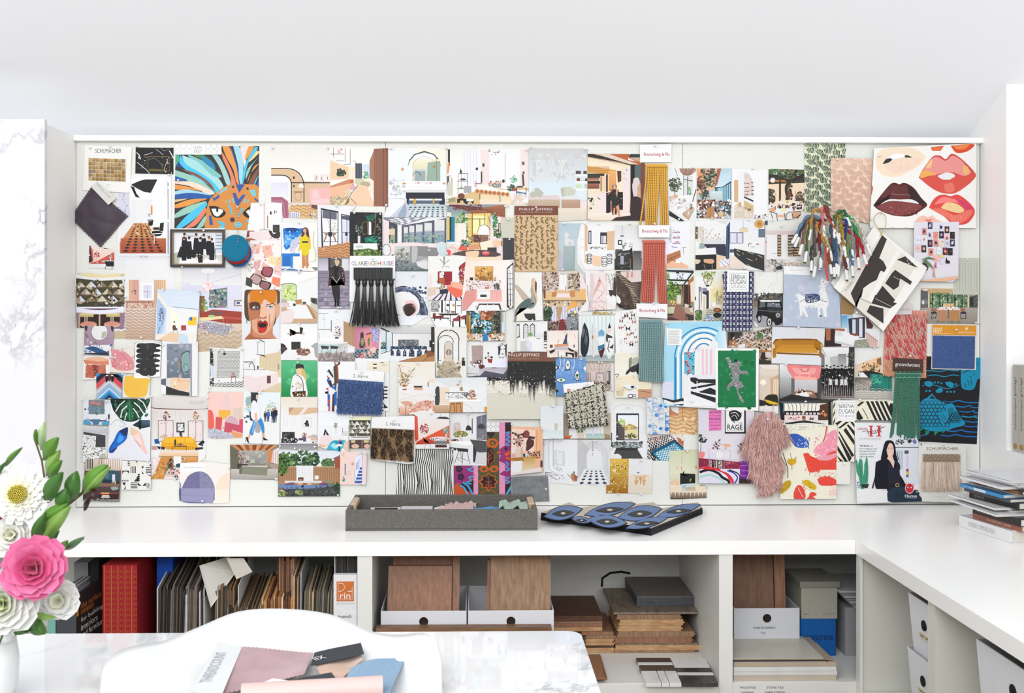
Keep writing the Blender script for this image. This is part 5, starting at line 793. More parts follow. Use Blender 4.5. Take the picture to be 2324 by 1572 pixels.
#D2|||all-white room print with lace panel and a faceted copper vase|17.5 76.5 58 77 58 131 24 128 17.5 117|eff1f3|37 78,17.5 81
g 18 77 58 115 eee f4f5f7;l .4 556 29 78 29 108 31 112;l .4 556 24 80 26 78;l .4 556 24 80 24 112 32 118;p ddd 30 90 43 91 43 108 30 108;p eee 34 92 40 92 40 106 34 106;n 30 90 43 108 30 1 ccc eee;l .4 888 34 114 33 110 37 111 37 115;c .4 777 32 114 34 110 36 114 39 111 40 115;n 20 118 42 128 70 1 c8b8bc 988 edd;c .5 645 20 117 26 120 36 127;c .5 645 46 118 50 122 52 117;l .6 543 20 116 20 124;l .6 543 20 116 28 117;p eee 24 127 46 123 58 126 58 131 24 130;p b86 50 118 54 118 58 121 57 127 53 127 50 123;p 964 54 118 58 121 57 127 54 124;r 53 115 54.5 118 564;p 843 16 80 19 80 19 83 16 83
#D2|||long vaulted white gallery print with navy and white checker floor|58.3 77 97 77.5 96 131 57.8 130.5|e4e2e2|78 78,75.5 129.5
g 58 77 97 110 ddd eee;p ccc 58 77 62 77 74 90 70 110 66 115 58 124;'''+';'.join('o 77 %g %g %g .5 bbb 180 360'%(94+k*.6,16-k*2.6,14-k*1.4)for k in range(5))+''';p eee 69 94 72 89 81 88 86 93 86 114 69 114;p ccc 60 92 64 90 64 118 60 120;p ddd 90 90 95 90 95 122 90 118;v 88 92 96 118 3 ccc .2;l .4 555 76 79 76 90;l .5 776 75 90 78 90;l .4 555 76 92 76 97;p eee 66 112 88 112 96 131 57 131;q 68 113 87 113 96 131 57 131 4 6 446 d 1.6
#D2|||view print through a large window over a sunlit garden wall|98 36 140.5 35 140.5 99.5 97.5 100|f0f1f2|116.5 38,104.5 73,98 87
g 98 36 140 60 eee f6f6f6;c .4 bba 101 41 108 36 130 37 138 42;l .3 bba 123 38 123 70;p 334 104 46 131 46 131 78 104 78;p ccc 106 48 130 48 130 77 106 77;g 106 48 130 62 eef6fc f8f8f0;b 110 58 5 6 60 1.4 b8cc70 8aa850 d8e4a0;b 120 63 8 4 60 1.6 d8b850 e8c870 a84;p eda 115 66 130 65 130 76 115 76;p 655 106 56 114 65 114 77 106 77;z 106 60 114 76 6 433 .2;b 122 73 7 3 50 1.3 452 564;l .4 444 105 55 115 66;p 223 98 69 99 69 99 86 98 86
r 98 79 138 80 ddd;g 99 80 135 87 7a8a84 98a49e;n 99 80 135 87 90 1.6 566 bbb 444;c .8 ddd 118 81 126 84 134 86;p 333 104 87 129 87 130 90 103 90;p 444 103 90 130 90 136 100 99 100;v 104 90 132 99 9 555 .2;s eee 99 95 106 94 110 97 109 100 98 100;b 117 93 3 1 8 .8 556
#D2|wallpaper_sample|wallpaper sample|blue and cream watercolour scallop pattern sheet|140.5 27.5 167 27 167 71 140.5 70.8|e2e4e2||
n 140 28 167 71 130 2.2 f0ece0 ccd e8e0cc b8c8e0 ddd;'''+';'.join('o %g %g %g %g 1 %s %g %g'%(143+(k*7.3)%22,30+(k*11.7)%38,2+k%3*.5,1.8+k%2*.6,('4a8ad0','8ab0dc','a8b8e0')[k%3],k*40%200,k*40%200+230)for k in range(22))+''';e 157 37 2 2 3a80cc;e 163 38 2.2 2 4a90d8;e 152 48 2.4 2.4 5a98dc;e 157 64 2.2 1.8 3a84d0;e 164 65 2.4 2.2 2f7ac8;e 144 61 2 2 5a94d4;e 150 70 3 2 6a9cdc
#D2|||close-up print of pale oak herringbone parquet meeting a white wall|167 36 201 36 200.5 71.5 167.5 71|e8bd8c||
g 167 36 201 72 e0ac78 efcfa4;q 167 36 201 36 201 72 167 72 4 8 c96 z;p eee 167 36 178 36 178 46 172 44;p c86 167 41 173 44 178 47 178 49 167 48;n 167 50 200 71 30 2.6 eda c96 f0d0a0;l .6 a74 183 36 183 54;l .6 a74 183 54 200 68
#D2|||print of a turquoise tiled pool edged in black with checkered deck|140.5 72 166 71 184 73 184 90 167 102 141 102|e6e0dc|182 77
q 140 76 168 71 184 86 150 112 20 14 222 k;q 140 90 152 84 150 112 138 112 8 12 222 k;p 333 173 77 184 86 184 95 160 104 155 102 144 93;p 1f8cb0 173 80 184 88 184 98 158 104 148 94;q 150 93 173 82 184 92 160 106 14 10 e4f2f4 k;v 150 83 176 90 14 168 .3;p 157 146 91 173 78 174 80 148 94;p c06a4c 176 74 184 78 184 85 178 80;p eee 166 75 169 74 170 76 167 77;n 141 73 156 80 30 1.4 e8b8a8 b76 dcc
#D2|||gold wallpaper print with trailing blossom branches|96.8 99.8 119 100 118.2 141 92 141 92 131 96.5 131|d8a83a|106 141.3
g 92 100 119 141 e8c050 a06818;n 98 101 118 113 40 1 fff5d0 652 fea;c .4 851 98 118 106 114 112 106 118 104;c .4 f0d080 104 141 108 130 112 126 117 122;c .4 f0d080 107 132 102 128 99 124;c .4 fea 98 112 104 118 112 116;n 97 112 118 136 60 .8 fea fff 862 e8d070;l .8 531 99 128 102 122;b 102 114 2 2 14 .9 fff8e0 eda;b 96 139 3 2 14 1.2 eda
#D2|||print of a bobbin-legged birch table on a cream floor|119 99.5 147 101 146.5 141.5 118.3 141|f1eee9|133.5 101,132 141.5
g 119 100 147 120 eee eee;g 119 120 147 141 f0e4d2 e8dcc8;l .3 ccc 124 112 132 104;p 443 129 116 132 116 131 117 129 117;p eca 120 119 144 119 142 121 122 120;p db9 126 121 140 121 139 123 127 123;e 128 127 2.4 2.6 dcae7c;e 128 124 1.6 1.5 eb9;r 126.8 128 128 131.5 c96;e 133 124 2 2 db8;r 132.3 122 133.6 130 c96;e 137 126 2.2 2.4 dcae7c;e 137 124 1.6 1.5 eb9;r 136.3 128 137.6 131.5 c96
#D2|||vintage sage bedroom print with black mantel and tasselled throw|167 90.5 201.5 88.5 202 130 211.5 132.5 211.5 146.5 168.5 148.5|dfe0c4|187 90.3
g 167 89 202 118 d4d8b4 e6e6cc;n 184 89 194 92 20 .9 c85 eb9;l .3 998 182 91 182 106;r 175.5 109 177.5 113 eca;r 198 108 200 112 d97;p d8882c 181 109 182 110 182 117 182 117;p 222 183 116 186 114 184 118;p 222 180 117 198 118 198 130 195 130 195 120 183 120 183 131 180 131;p 222 183 120 195 120 195 130 183 130;b 192 125 1.8 2.2 16 .8 784 a8b878;e 192 130 2.4 1.2 445
s eca 168 128 174 124 178 126 178 131 170 136;l .7 c96 169 132 171 137;l .5 543 177 130 177 135;g 168 131 211 142 f4e4cc f0dcc0;p cdd 181 130 198 129 199 138 182 138;p a8ccd4 182 131 187 131 186 135 182 135;p cb9 184 134 198 133 198 138 188 138;l .4 222 203 132 211 132 211 136;g 168 140 212 148 a98 543;'''+';'.join('p e8dccc %g 140 %g 140 %g %g'%(169+k*4.6,170.4+k*4.6,169.6+k*4.6,144+k*7%4)for k in range(9))+'''
''')
cards('''
#A1|||small print with coral sloped wall and striped table above the faceted bar print|33 -7 63 -2 62 21.5 32 20|e9cfc4|33.5 5
g 32 -7 63 14 f2e4dc f0c8b4;p 333 33 -7 35 -6 37 12 32 14;p d86458 34 -6 37 -2 38 12 36 8;p c54 40 13 62 1 63 11 44 12;p b54 36 13 50 11 62 12 62 15 33 15;b 42 4 3.6 4 44 .9 c03848 e88 722;b 58 6 2.2 2.2 18 .9 487 ddd;r 57.5 8 58.8 11 dde;p 444 50 -4 56 -5.5 62 -4 62 -3 50 -3;g 32 15 62 22 eee ddd;e 55 12 8 1.2 ccc;p 222 51 12 62 12 62 18 53 18;l .5 d99 42 11 43 16;p d99 40 10 44 13 42 15;l .7 222 52 18 52 21;l .7 222 60 18 60 21
#A1|||art deco print of a faceted mirror bar with two round pink stools|16 25.5 75 26 74.5 92 18 91|e8e4dc|19.5 26.5,72.5 27.2
s eda 20 26 34 26 50 28 75 26 70 30 44 31 28 30;p eee 18 28 40 32 75 30 75 33 45 35 18 32;p 443 17 32 45 35 75 34 74 66 18 66
'''+';'.join('p %s %g %g %g %g %g %g;p %s %g %g %g %g %g %g;p %s %g %g %g %g %g %g'%(a,x,y-5.5,x-6.5,y+1.5,x,y+2,b_,x,y-5.5,x+6.5,y+1.5,x,y+2,c,x-6.5,y+1.8,x+6.5,y+1.8,x,y+5)for x,y,a,b_,c in[(22+k*13-(6.5 if j%2 else 0),41+j*8.5,('986','cca','a98')[(k+j)%3],('dcb','875','dde')[(k*2+j)%3],('654','ba8','443')[(k+j*2)%3])for j in range(3)for k in range(5)])+''';n 18 34 74 65 60 1.6 222 dca eee 664;n 45 58 74 66 14 1.6 eee 433
p eef 17 66 74 66 74 72 45 75 17 72;s 644 24 68 45 68 68 68 45 70;p 8a7484 17 73 45 76 75 73 74 92 18 91;p 322 21 75 69 75 69 89 21 91;r 44 75 46 91 ca8;r 20 74 22 91 ba8;g 22 74 38 78 e8d898 ba6;g 53 74 69 78 e8d898 ba6;v 27 77 32 86 2 cb9 .5;v 58 77 63 86 2 cb9 .5;e 32 87 9.8 3.6 e8b0a0;e 32 86 9.2 2.6 d89480;e 60 87 9.8 3.6 e8b0a0;e 60 86 9.2 2.6 d89480;v 70 74 74.5 91 3 a89 .5
#A1|||lilac powder room print with round mirror and blue marble basin|27 88.5 62.5 89 60.5 124 26 122.5|b8a0ac|27 122,59 122.5
g 27 89 62 112 b49cac a890a2;l .3 9a8494 44 89 44 112;l .3 9a8494 27 104 62 104;p 333 27 88 31 89 30 95 28 94;p 333 58 88 62 90 61 96 59 94;e 45 96 10 10 333;e 45 96 9.6 9.6 eee;p bba 48 96 54 95 53 100 50 103 47 104;s 9a7a88 28 96 31 99 33 103 30 102;l .5 433 28 98 32 107;r 30 103 32 109 c0b0c4;c .5 222 38 110 40 108 42 111;r 34 107 36 110 ddd
p eee 27 112 61 111 60 120 26 122;n 27 112 61 121 80 1.6 468 8aa4c8 ccd 246 eee;s 358 28 115 38 113 48 117 54 120 44 121 34 118;s eee 46 112 56 112 59 116 52 117;p 334 26 121 60 120 60 124 26 122
#A1|wallpaper_sample|watercolour print|pink watercolour print of a folded rounded shape|56 116 86 114.5 86.5 145 57 144|ece4dc|72.5 115.5
s d99 58 116 66 117 76 120 84 128 86 134 86 140 78 142 66 141 60 136 59 130 64 131 60 124;s e58e9c 60 118 70 122 78 130 80 140 76 141 72 132 66 126;s d87a8c 59 126 65 130 61 134 66 137 60 137;c .5 c86478 66 117 74 124 79 133 80 141;c .5 c86478 60 138 68 134 76 134 85 132;n 58 118 86 140 24 2 fbb e898a4
#A1|postcard|postcard|print of a round terracotta stool with three blocky legs|26 124.5 57.5 125.5 57 151 24.5 153|f3f2f0|57 126,65.5 126
p c06a54 29 135 37 135 39 151 28 150;p c87460 43 135 52 135 53 149 44 149;p 843 37 135 44 135 44 147 38 149;n 29 135 52 150 60 1.1 d8806c a54 e98;p e08a6c 26 129 56 130 56 135 28 134;n 27 129 56 135 40 1 e98 d07a60;s eb9 27 128 34 126 48 126 56 129 48 131 34 130
#A1|postcard|ink print|print of six stacked black ink bands tapering downward|87.5 109 118.5 108 117 149 86 150.5|f6f6f6|88.5 108,116 107.5,104 148
'''+';'.join('s %s %g %g %g %g %g %g %g %g %g %g %g %g'%(('222','222','333','333','334','455')[k],89-k*.3,112+k*6,92,109.4+k*6,103,109.6+k*6.1,115.5-k*.3,110.4+k*6,116-k*.3,113.5+k*6,92,115+k*6)for k in range(6))+''';s 333 92 110 113 110 109 124 112 146 93 146 95 124;n 92 112 112 146 26 2 333 222 455
#A1|||grey limewash bathroom print with an oval mirror and onyx basin|119.5 105 162 107.5 161.5 172 155 172 118 170|f0f0f2|120.8 111.5,162.3 112.5
g 125 110 153 151 8a94a4 6a7480;n 126 111 152 150 40 3 9aa 889 aab 678;s 355 143 121 151 118 152 124 152 138 149 144 143 143 141 136 141 127;s 8aa8aa 144 122 151 120 152 138 148 143 144 142 142 128;b 147 136 2.6 3 30 1 688 b0c8c0 577;l .7 a85 138 129 140 134;l .7 a85 138 131 141 137;c .4 c96 142 120 141 134 145 144
r 152.5 110 155 172 99a;p ddd 124 151 136 150 153 152 153 172 124 172;p eca 130 151 140 150 152 152 151 167 137 164 129 159;p f4e4c8 132 154 137 154 136 162 132 160;n 130 152 151 165 24 1.6 eda da8;p 333 124 160 138 165 152 168 152 173 124 173;p 667 118 152 124 151 124 160 118 158;p eee 155 110 162 110 162 172 155 172
#A1|||blue villa print with a tall abstract painting on the sloping wall|113.6 45 164.5 46.8 160 110.5 111 105|dfe7f2|121.5 45.5,163.5 47.5
g 113 45 165 70 d4e0ee dce8f4;p cde 114 54 125 66 122 98 112 103;s b0c8e8 114 56 124 67 120 92 113 100;b 119 76 3.4 9 60 1.1 568 a8c0dc 235 dde;c .5 457 118 68 117 78 119 84;c .5 457 120 68 121 78 119 88;c .6 468 114 104 115 96 117 90;p f0ecdc 114 48 126 66 125 70 114 55
l .3 fff 132 55 164 56;l .6 8a98ac 132 66 162 69;p eee 125 66 163 70 160 98 124 96;p f8f4e4 130 70 140 75 140 94 129 94;p f2c81e 151 78 161 78 160 88 150 88;s 2a7ad0 152 79 155 78 155 82 152 82;b 158 83 2 2 12 .9 e87a3a e8e0d0;s 644 132 88 135 88 136 91 138 92 136 94 132 93;l .5 443 133 94 132 97;l .5 443 137 94 138 97;p 923 142 88 148 88 148 94 142 94;z 142 88 148 94 4 c86474 .4;e 134 84 1 .8 223;r 149.5 92 159.5 99 eee;p 9ab 149 98 160 99 160 100 149 99
g 112 98 162 110 f0e8dc eee;p eca 118 103 130 96 140 98 138 108 113 106;p cde 140 98 150 100 151 110 138 108;p 743 140 110 158 111 158 112 140 110
#A2|||runway print of a bold blue, black, coral and grey chevron rug with legs|41 -1.5 72.5 -1 70.5 29.5 41.5 28.5|d8d8da|40.5 28,73 -.5
'''+';'.join('p %s 41 %g 56.5 %g 72.5 %g 72.5 %g 56.5 %g 41 %g'%(c,y,y-14,y,y+h,y+h-14,y+h)for y,h,c in((-2,6,'2f9ad0'),(4,6,'223'),(10,1,'246'),(11,7,'d8505a'),(18,3,'bbb'),(21,2,'dde'),(23,2,'bbc'),(25,2,'9ab8d0'),(27,2.5,'8abce0'),(29.5,2,'dde'),(31.5,3,'4aa0d8'),(34.5,3,'2080c0'),(37.5,4,'235')))+''';s 533 55 -1.5 60 -1.5 59 5 57 8 55 5;s 111 52 -1 55 -1 55 7 53 9 52 6;s 111 59 -1 62 -1 62 6 60 9 59 7;e 54 1 1.6 .8 eee;e 60 1 1.6 .8 eee
#A2|wallpaper_sample|watercolour print|yellow painted square print with rounded corners|73.5 0 105.5 3 104 27.5 73 27|eeeceb|76 0
s f4c24c 75 2 86 1 87 4 104 4.5 103 14 102 21 98 26 82 27 75 22 74 12;n 76 6 102 25 10 1.4 f8cc60 f0b840;r 86 -3 106 4.2 fff
#A2|||monstera leaf print with pointed blue, navy and blush slippers|57 28.5 106 28.8 105 103 54.5 100.5|eff0f6|106.5 26,101 29,103 102.5
g 56 60 105 103 eee e8e8f2;s 243 57 29 60 38 62 44 66 50 72 54 80 56 88 55 95 50 100 42 104 34 103 28 80 26;s 122 58 29 74 29 66 42 62 44;s 2a6a48 72 40 80 30 84 40 84 54 76 48;n 62 30 102 54 60 2 232 275 122 486;l 1.3 eee 75 31 69 36 64 44;l 1.4 eee 78 37 72 42 70 51;l 1.2 eee 78 45 76 49 75 54;l 1.3 eee 90 28 97 33 101 41;l 1.4 eee 86 33 92 38 98 47;l 1.2 eee 85 40 89 45 92 51;l .8 4a9a68 80 29 81 56;p eee 58 38 64 46 72 56 58 60
p 233 84 60 93 54 105 54 105 62 94 64;g 95 55 105 62 468 2a3a4a;p 111 92 54 94 54 94 65 92 65;s b8d4e0 69 54 77 59 69 62 70 58;s eee 70 56 75 59 70 61;c .5 9ab 58 60 64 54 69 54
s 236 78 62 79 65 78 72 76 75 70 70 68 67;s 1f6cc8 68 67 74 72 78 74 74 80 66 86 62 92 58 93 56 91 57 86 62 78 65 71;s 48a0f0 69 71 74 75 70 80 66 80;c .5 124 62 80 58 88 60 92;s 2c3c80 56 92 60 93 66 87 62 88
s eca 82 62 87 65 91 67 91 70 86 72 82 71;s f4ccc0 85 72 92 68 96 75 99 86 102 92 100 94 95 88 90 82 86 77;s fdd 86 73 91 70 94 77 96 84 90 80;c .6 b76 88 78 93 85 94 86
#A2|||blue office print with neon scribble artwork and sculptural blue chairs|25.5 29.5 58 30 56.5 60 25.5 59|e4eaf2|26 30,55.5 31
p 7a8688 32 30 51 30 51 47 32 47;n 32 31 50 46 20 3 6a7678 8a9698;l 1 e04858 33 35 36 31 38 36 41 31 44 36 47 34 50 35;l .7 f08898 34 33 40 34 46 36;l 1 2aa0d8 33 43 36 38 38 44 40 39 42 44 45 40 46 44 49 43;p ccd 51 30 56 31 53 36 51 34;l .7 333 29 50 29 54;g 26 48 57 59 e8ecf2 dfe5ec;p 334 29 51 35 54 52 54 53 50 53 55 45 56 38 57 34 55;p 4a7a9a 35 53 46 53 44 59 38 60;s 5aa0c8 26 54 30 53 35 57 34 60 26 60;s 5aa0c8 47 57 52 55 57 55 57 60 49 60;e 28 41 1.2 1 334;r 55 47 57 53 445
#A2|||kitchen print with black cabinet and calacatta marble island|25 60 56.5 63 54 99.5 46 99 26 105 23.5 100|d8dade|53.5 63.5,28 103
g 25 60 56 70 ddd b8bcc2;p 444 26 68 52 72 52 86 25 86;p eee 25 71 41 73 40 86 25 86;n 25 72 40 86 90 1 887 ccc 555 eee;p eee 25 87 53 87 50 97 44 99 25 104;n 24 87 52 101 110 1.1 998 ddd 666 bba;c .6 444 26 96 36 94 46 91 51 87;g 52 70 56 99 c4c6ce ddd;p bba 46 96 51 93 54 99 46 99
#A2|||study print with striped curtains, blue sofa and walnut desk, behind the leaves|28 100 71 100 68.5 151 25 150|6a4e44||
g 28 100 71 114 d8ccc0 c4b8ac;v 30 100 38 112 4 333 .5;v 44 99.5 71 112 9 a87858 .3;g 50 99 71 112 f4ece4 e4d8cc;v 50 99 71 112 8 b98 .35;s 356 50 114 64 114 68 118 68 126 48 128;s 478 52 117 56 117 56 123 52 123;p 234 44 124 68 126 68 132 44 130;r 60 118.5 63.5 127 dde;b 62 128 2.4 2.4 18 .9 e8e0c0 c0a878;p 865 42 128 69 130 68 133 44 133;g 40 133 68 141 544 433;s 9aa 58 134 64 133 68 135 64 137 60 137;p 744 42 140 68 140 68 142 42 142;p 322 42 142 68 142 67 148 44 148;r 47 140 56.5 141.5 e0b060;r 47 142 56 143 c33;r 48 143.3 56.5 144.8 ddd;r 47 145 57.5 146.4 ccc;p 433 25 130 44 130 44 148 25 150;g 25 148 68 151 8a8a80 6a6a60;n 26 147 68 151 60 .8 333 aaa
#A2|||print of black and cream cut-paper geometric tiles|71 102 106 103.5 106 137 71 136.5|eeede9||
v 82 109 89 117 4 222 .5;z 78.5 103 81 109 3 222 .5;r 81 103 91 108 ebe6d4;p 222 87 102 90 103 90 105;p 222 72 114 80 114 80 118 78 115 74 115 72 118;p 222 95 109 98 109 96 112;p 222 95 114 96 118 98 118;z 100 110 106 118 4 222 .45;p 222 104 119 106 119 106 121 101 118;p 222 86 127 92 118 92 127;z 90.5 118 93 127 4 222 .5;v 71.5 125 80.5 127 4 222 .4;z 82 128 90 136 4 222 .45;p 222 72 128 76 128 75 132 73 130;p 222 90 128 95 132 91 132;p 222 96 132 100 128 100 132;v 101 129 106 134 3 222 .4;p 222 76 132 76 136 74 136;r 83 119 89 124 ecead8;n 101 134 106 137 7 .6 222;p 222 106 106 104 108 106 109
#A2|||tall white salon print with yellow sofa, blue armchairs and pendant|106.5 25.5 174.5 26 171.5 99 165 105.5 142 105 140 124.7 106 124|e9e3dd|106.5 26.5,174 27.5,135 124
g 106 26 174 40 e4dedc dcd6d2;c 1 644 107 38 111 40 140 41 168 41 174 40;c .4 edd 107 39 111 41 140 42 174 41;t 152 31 170 32 777 interior design;t 152 32.6 170 33.6 777 architecture story;t 152 34.2 170 35.4 777 photographed at home;g 107 42 173 88 e0dad6 eee;v 112 43 170 60 10 dcc .1
b 124 49 4.4 4.5 50 1.1 743 b86 532 dcb;p 842 121 46 124 43 127 46;b 159 49 4.4 4.5 50 1.1 c85 b86 853 dcb;p b86a34 156 46 159 43 162 46
r 114.5 54 133 80 887;r 115.3 54.8 123.6 79 edd;r 124.2 54.8 132.3 79 edd;r 150 54.5 168.5 80 887;r 151 55.3 159 79 edd;r 159.6 55.3 167.6 79 edd;n 116 56 132 58 6 .6 543;n 116 70 132 72 6 .6 543;n 152 56 168 58 6 .6 543;n 152 70 168 72 6 .6 543
r 136.5 57 146 68.5 222;r 137.8 58.3 144.8 67 eee;n 138 58 145 67 30 1 222 ddd 887;b 142 71 2 3.4 24 1.1 222 333;l .5 a86 120 72 126 72;r 117 73 123 75 cb9;l .4 a86 122 73 122 80;l .4 c96 158 73 158 79
s e8a820 119 81 124 75 130 74 152 74 158 78 161 84 159 89 122 88;p f4bc34 123 75 135 75 135 81 122 81;p f4bc34 136 75 146 75 146 81 136 81;p f4bc34 147 75 156 75 157 81 147 81;p f0ae28 122 82 158 82 160 85 121 85;v 122 85.5 158 88.5 14 b87a18 .3;b 120 79 2 2 10 .9 e8c878
p 159 110 77 114 76 117 82 111 82;l 1 eee 109 77 112 88 120 92;p 223 113 85 123 86 122 89 115 88;l .8 eee 118 86 118 94;l .8 eee 123 87 124 92;p 223 167 78 170 79 168 85 162 83;p 223 158 87 168 86 168 88 160 90;l .8 eee 168 82 171 90;l .8 eee 162 89 160 95;r 133 84.5 149 85.5 543;b 142 83 4 1.6 20 1 843 333 c98;l .5 443 132 86 131 92;l .5 443 148 86 149 93;r 134 77 136 84 332;r 107 85 113 89 c98
g 107 90 171 98 f0e0d0 e8b888;r 107 97 163 97.8 764;g 110 98 162 106 e0a060 c88848;p eee 106 89 117 90 112 112 107 124;p eee 163 89 172 89 170 100 162 105
p d09048 118 98 131 98 121 124 106 124;n 108 104 128 124 60 2 c07c38 e0a860 b87430;p edd 107 98 118 98 110 118 107 120;n 108 102 117 118 14 1.4 fff ccb;b 131 106 5 6 60 1.8 9a5a30 532 c85 2a6a70;p edd 126 112 141 112 140 125 121 125;z 124 113 138 122 5 a87 .3;n 122 108 140 118 30 1.5 246 c54 486 222;r 133 97 142 108 eee;b 145 102 3 3 30 1 c88a30 332 edd;p 255 136 106 142 105 142 110 136 110;b 136 122 3 2.4 24 1 333 aaa
#A2|fabric_label|art print|lilac and peach arch print on cream paper|141 105 170 103.5 200.5 106.5 199 152 182 153 151 152.5 139 150.5|f4ece6|199 110,168.5 150
r 141.5 105.5 170 115 fff;t 145 109.5 169 111.3 99a IMOGEN HEATH;s 75719a 143 134 150 121 158 116 166 115 174 119 180 128 182 136 181 150 160 153 142 150;p 88a 164 115 170 117 177 123 181 130 182 136 164 136;p 9a98bc 142 135 182 135 180 153 142 150;n 142 136 180 152 60 .8 a8a6c8 88a;n 146 118 178 135 60 .8 6a668e 88a;p 615d80 139 135 142 135 142 150 140 150;p 99a 140 126 142 130 142 135 140 135;s fae0cc 182 136 186 126 192 120 200 118 200 136 190 137;g 182 136 199 152 f8e8d8 f4ece0;l .3 88a 142 143 180 144
#B2|||blush gallery print of freestanding arched colour panels|-25 21 -25 75 -16 76 17.5 74.5 17.5 20.5|f6cfc6|-24 20
p bbc -25 60 -10 66 10 74 -6 76 -25 74;n -25 62 0 75 30 2 ccc aab ccd;s ecc -9 30 -7 24 -3 22 0 24 1.4 30 1.4 42 -9 42;o -3.9 28 5.3 6 .6 fdd 180 360;r -12.5 42 1.4 52.5 f0b84a;s e8685c -25 42 -22 42 -19 46 -18 62 -25 63;p d85a5c -16 50 -8 51 -9.5 66 -16.5 64;p dcb 4.5 39 16 38 16 53 4.5 51;l .6 fdd 4.5 39 16 38 16 53
s d4b0bc -5.5 56 -4 51 0 49 6 50 10 53 12 60 -2 58;p c85468 -5.5 56 12 60 12 70 -6.5 68;o 3 59 8.7 10.5 .7 edd 185 355;l .6 edd -6.5 68 -5.5 57;p d8506a 12 53 18 53 18 72 12 69;s e8a070 3 66 16 70 14 74 8 75 3.5 71;l .6 edd 3 66 16 70
#B2|||street photo of a person in white top and cropped blue jeans walking in heels|17.5 20 61 21 60 83 16 81.5|eef2f4|38 21.5,38.5 81
g 18 20 60 45 e4f0f4 eee;b 25 32 5 7 60 1.8 795 a8c088 cb9 e0e8d8;p 9ab8b8 20 28 27 26 27 34 20 38;b 50 38 7 8 50 1.6 bcb ddd bcb;n 18 40 32 56 40 2 b8d8e4 eee 345 8ab0c0;g 17 57 60 83 eee eee
u 52 57.5 17 334 235 322;u 55 57 18 223 345 322;u 46.5 56 14 2a68b8 137 443;u 43 56 13 444 334 322;p 222 24 44 28 43 28 55 25 54
s 3a8ccc 29 52 37 51 41 58 42 68 40 70 37 62 34 58 30 66 28 72 24 69 28 58;s 7ab0d8 30 54 34 54 31 62 29 68 27 68;s aaa 32 60 34 56 37 62 37 68 33 69 31 67;s eef 26 38 29 31 33 30 36 35 37 44 36 53 30 54 26 50;p eb9 30 46 33 45 34 56 31 56;p 223 25 21 34 21 35 24 27 24;s 333 26 22 33 22 34 25 33 33 34 36 31 31 28 31 26 33;s db9 32 24 34 24 34 28 32 29;p da8 24 69 26 71 23 78 22 77;p da8 39 70 42 69 42 75 40 75;p 222 20 74 22 74 24 82 21 79;p 222 40 74 42 75 47 78 41 78;l .5 222 20 75 19 80;l .5 222 40 75 40 80
#B2|||concrete bathroom print with cedar ceiling and blossom branch|1 83 60 83.5 58.5 125 1.5 124|8c837a|56.5 124
p a64 2 83 60 84 47 90 12 90;'''+';'.join('p %s %g 90.5 %g 90.5 %g 83 %g 83'%(('c85','842','c96','9a5834')[k%4],12+k*3.2,15.2+k*3.2,7+k*5.2,2+k*5.2)for k in range(11))+''';p 665 1 84 12 91 12 112 2 124;g 12 90 44 106 b0aca6 8c8880;n 12 91 44 106 30 3 bba 999;p a98 43 90 46 90 46 110 44 110;p edd 48 92 60 86 60 107 49 104;p c85 46 90 52 90 50 105 46 104;v 52 90 60 106 3 a87850 .2;p a98 46 105 60 107 59 122 54 116
b 14 98 5 6.5 70 .9 b88 8a5458 daa 533;l .5 433 13 107 15 97;b 20 105 3 3.4 30 1 edd 655 333;p 433 9.5 106 22 106 22 108 20 113 10 113;g 2 112 58 124 c8c4bc a8a29a;p ccb 15 108 46 108 45 110 15 109;p 887 15 109 46 110 45 120 15 118;p 665 12 110 15 109 15 118 12 118
#B2|||patio print with white tiled outdoor fireplace, cedar fence and blue bench|59 90 132 89.5 131.5 144.5 58 145|7c8a78|60.5 85.5,84 89,104 90.5,57.5 124,130 142.5
g 59 90 132 112 dfe6f0 eee;b 70 104 14 12 190 2.4 353 574 243 795;b 92 100 16 10 190 2.2 353 464 685 232;b 118 105 8 5 110 1.9 574 353 685;g 59 109 132 130 a86 b86;v 59 109 132 129 34 864 .25;r 59 109 132 110 ca8;b 63 108 7 12 150 2 462 584 231;p a54 125 100 132 97 132 112 126 110;l 1 433 124 100 132 96;v 126 101 132 112 3 843 .2
p eee 80 108 100 108 100 127 80 127;z 80 108 99.5 126 9 ccd .1;v 80 108 99.5 126 10 ccd .1;r 82 122 88.5 126.5 543;b 85 125 2.4 1.4 16 .8 e98 c54;s eee 102 120 106 120 106 124 102 124;r 66 126 110 128.5 ddd;r 71 128 78 130 854;p 6a9a8c 118 126 121 125 119 129 114 128;p 487 121 130 126 127 124 132 118 132;l .6 a43 112 128 124 130;e 90 130 9 1.8 da8;e 90 130 3 .9 555;p 6a5078 66 130 74 129 78 132 66 132;p 6a5078 108 129 117 129 118 132 106 132
p 6a88b8 59 130 66 131 118 132 118 135 66 136 59 134;g 65 136 118 138 334 333;r 59 134 65 139 866;r 60 137 64 139 cde;p 444 59 139 132 132 132 145 59 145;n 60 132 131 144 60 2 555 666 333;l .7 445 118 133 121 144;l .6 445 91 138 91 144;b 63 141 6 3 60 1.4 784 564 a8b070;b 83 140 4 3 50 1.4 895 564 a8b070;b 128 134 4 6 40 1.8 353 231;n 85 142 118 144 8 1.4 222
#B2|||white loft print with skylight beams, dark sofa and small framed portrait|61 27 105.5 27 105.5 89 61 88|f0efef|83 28.3,78 88
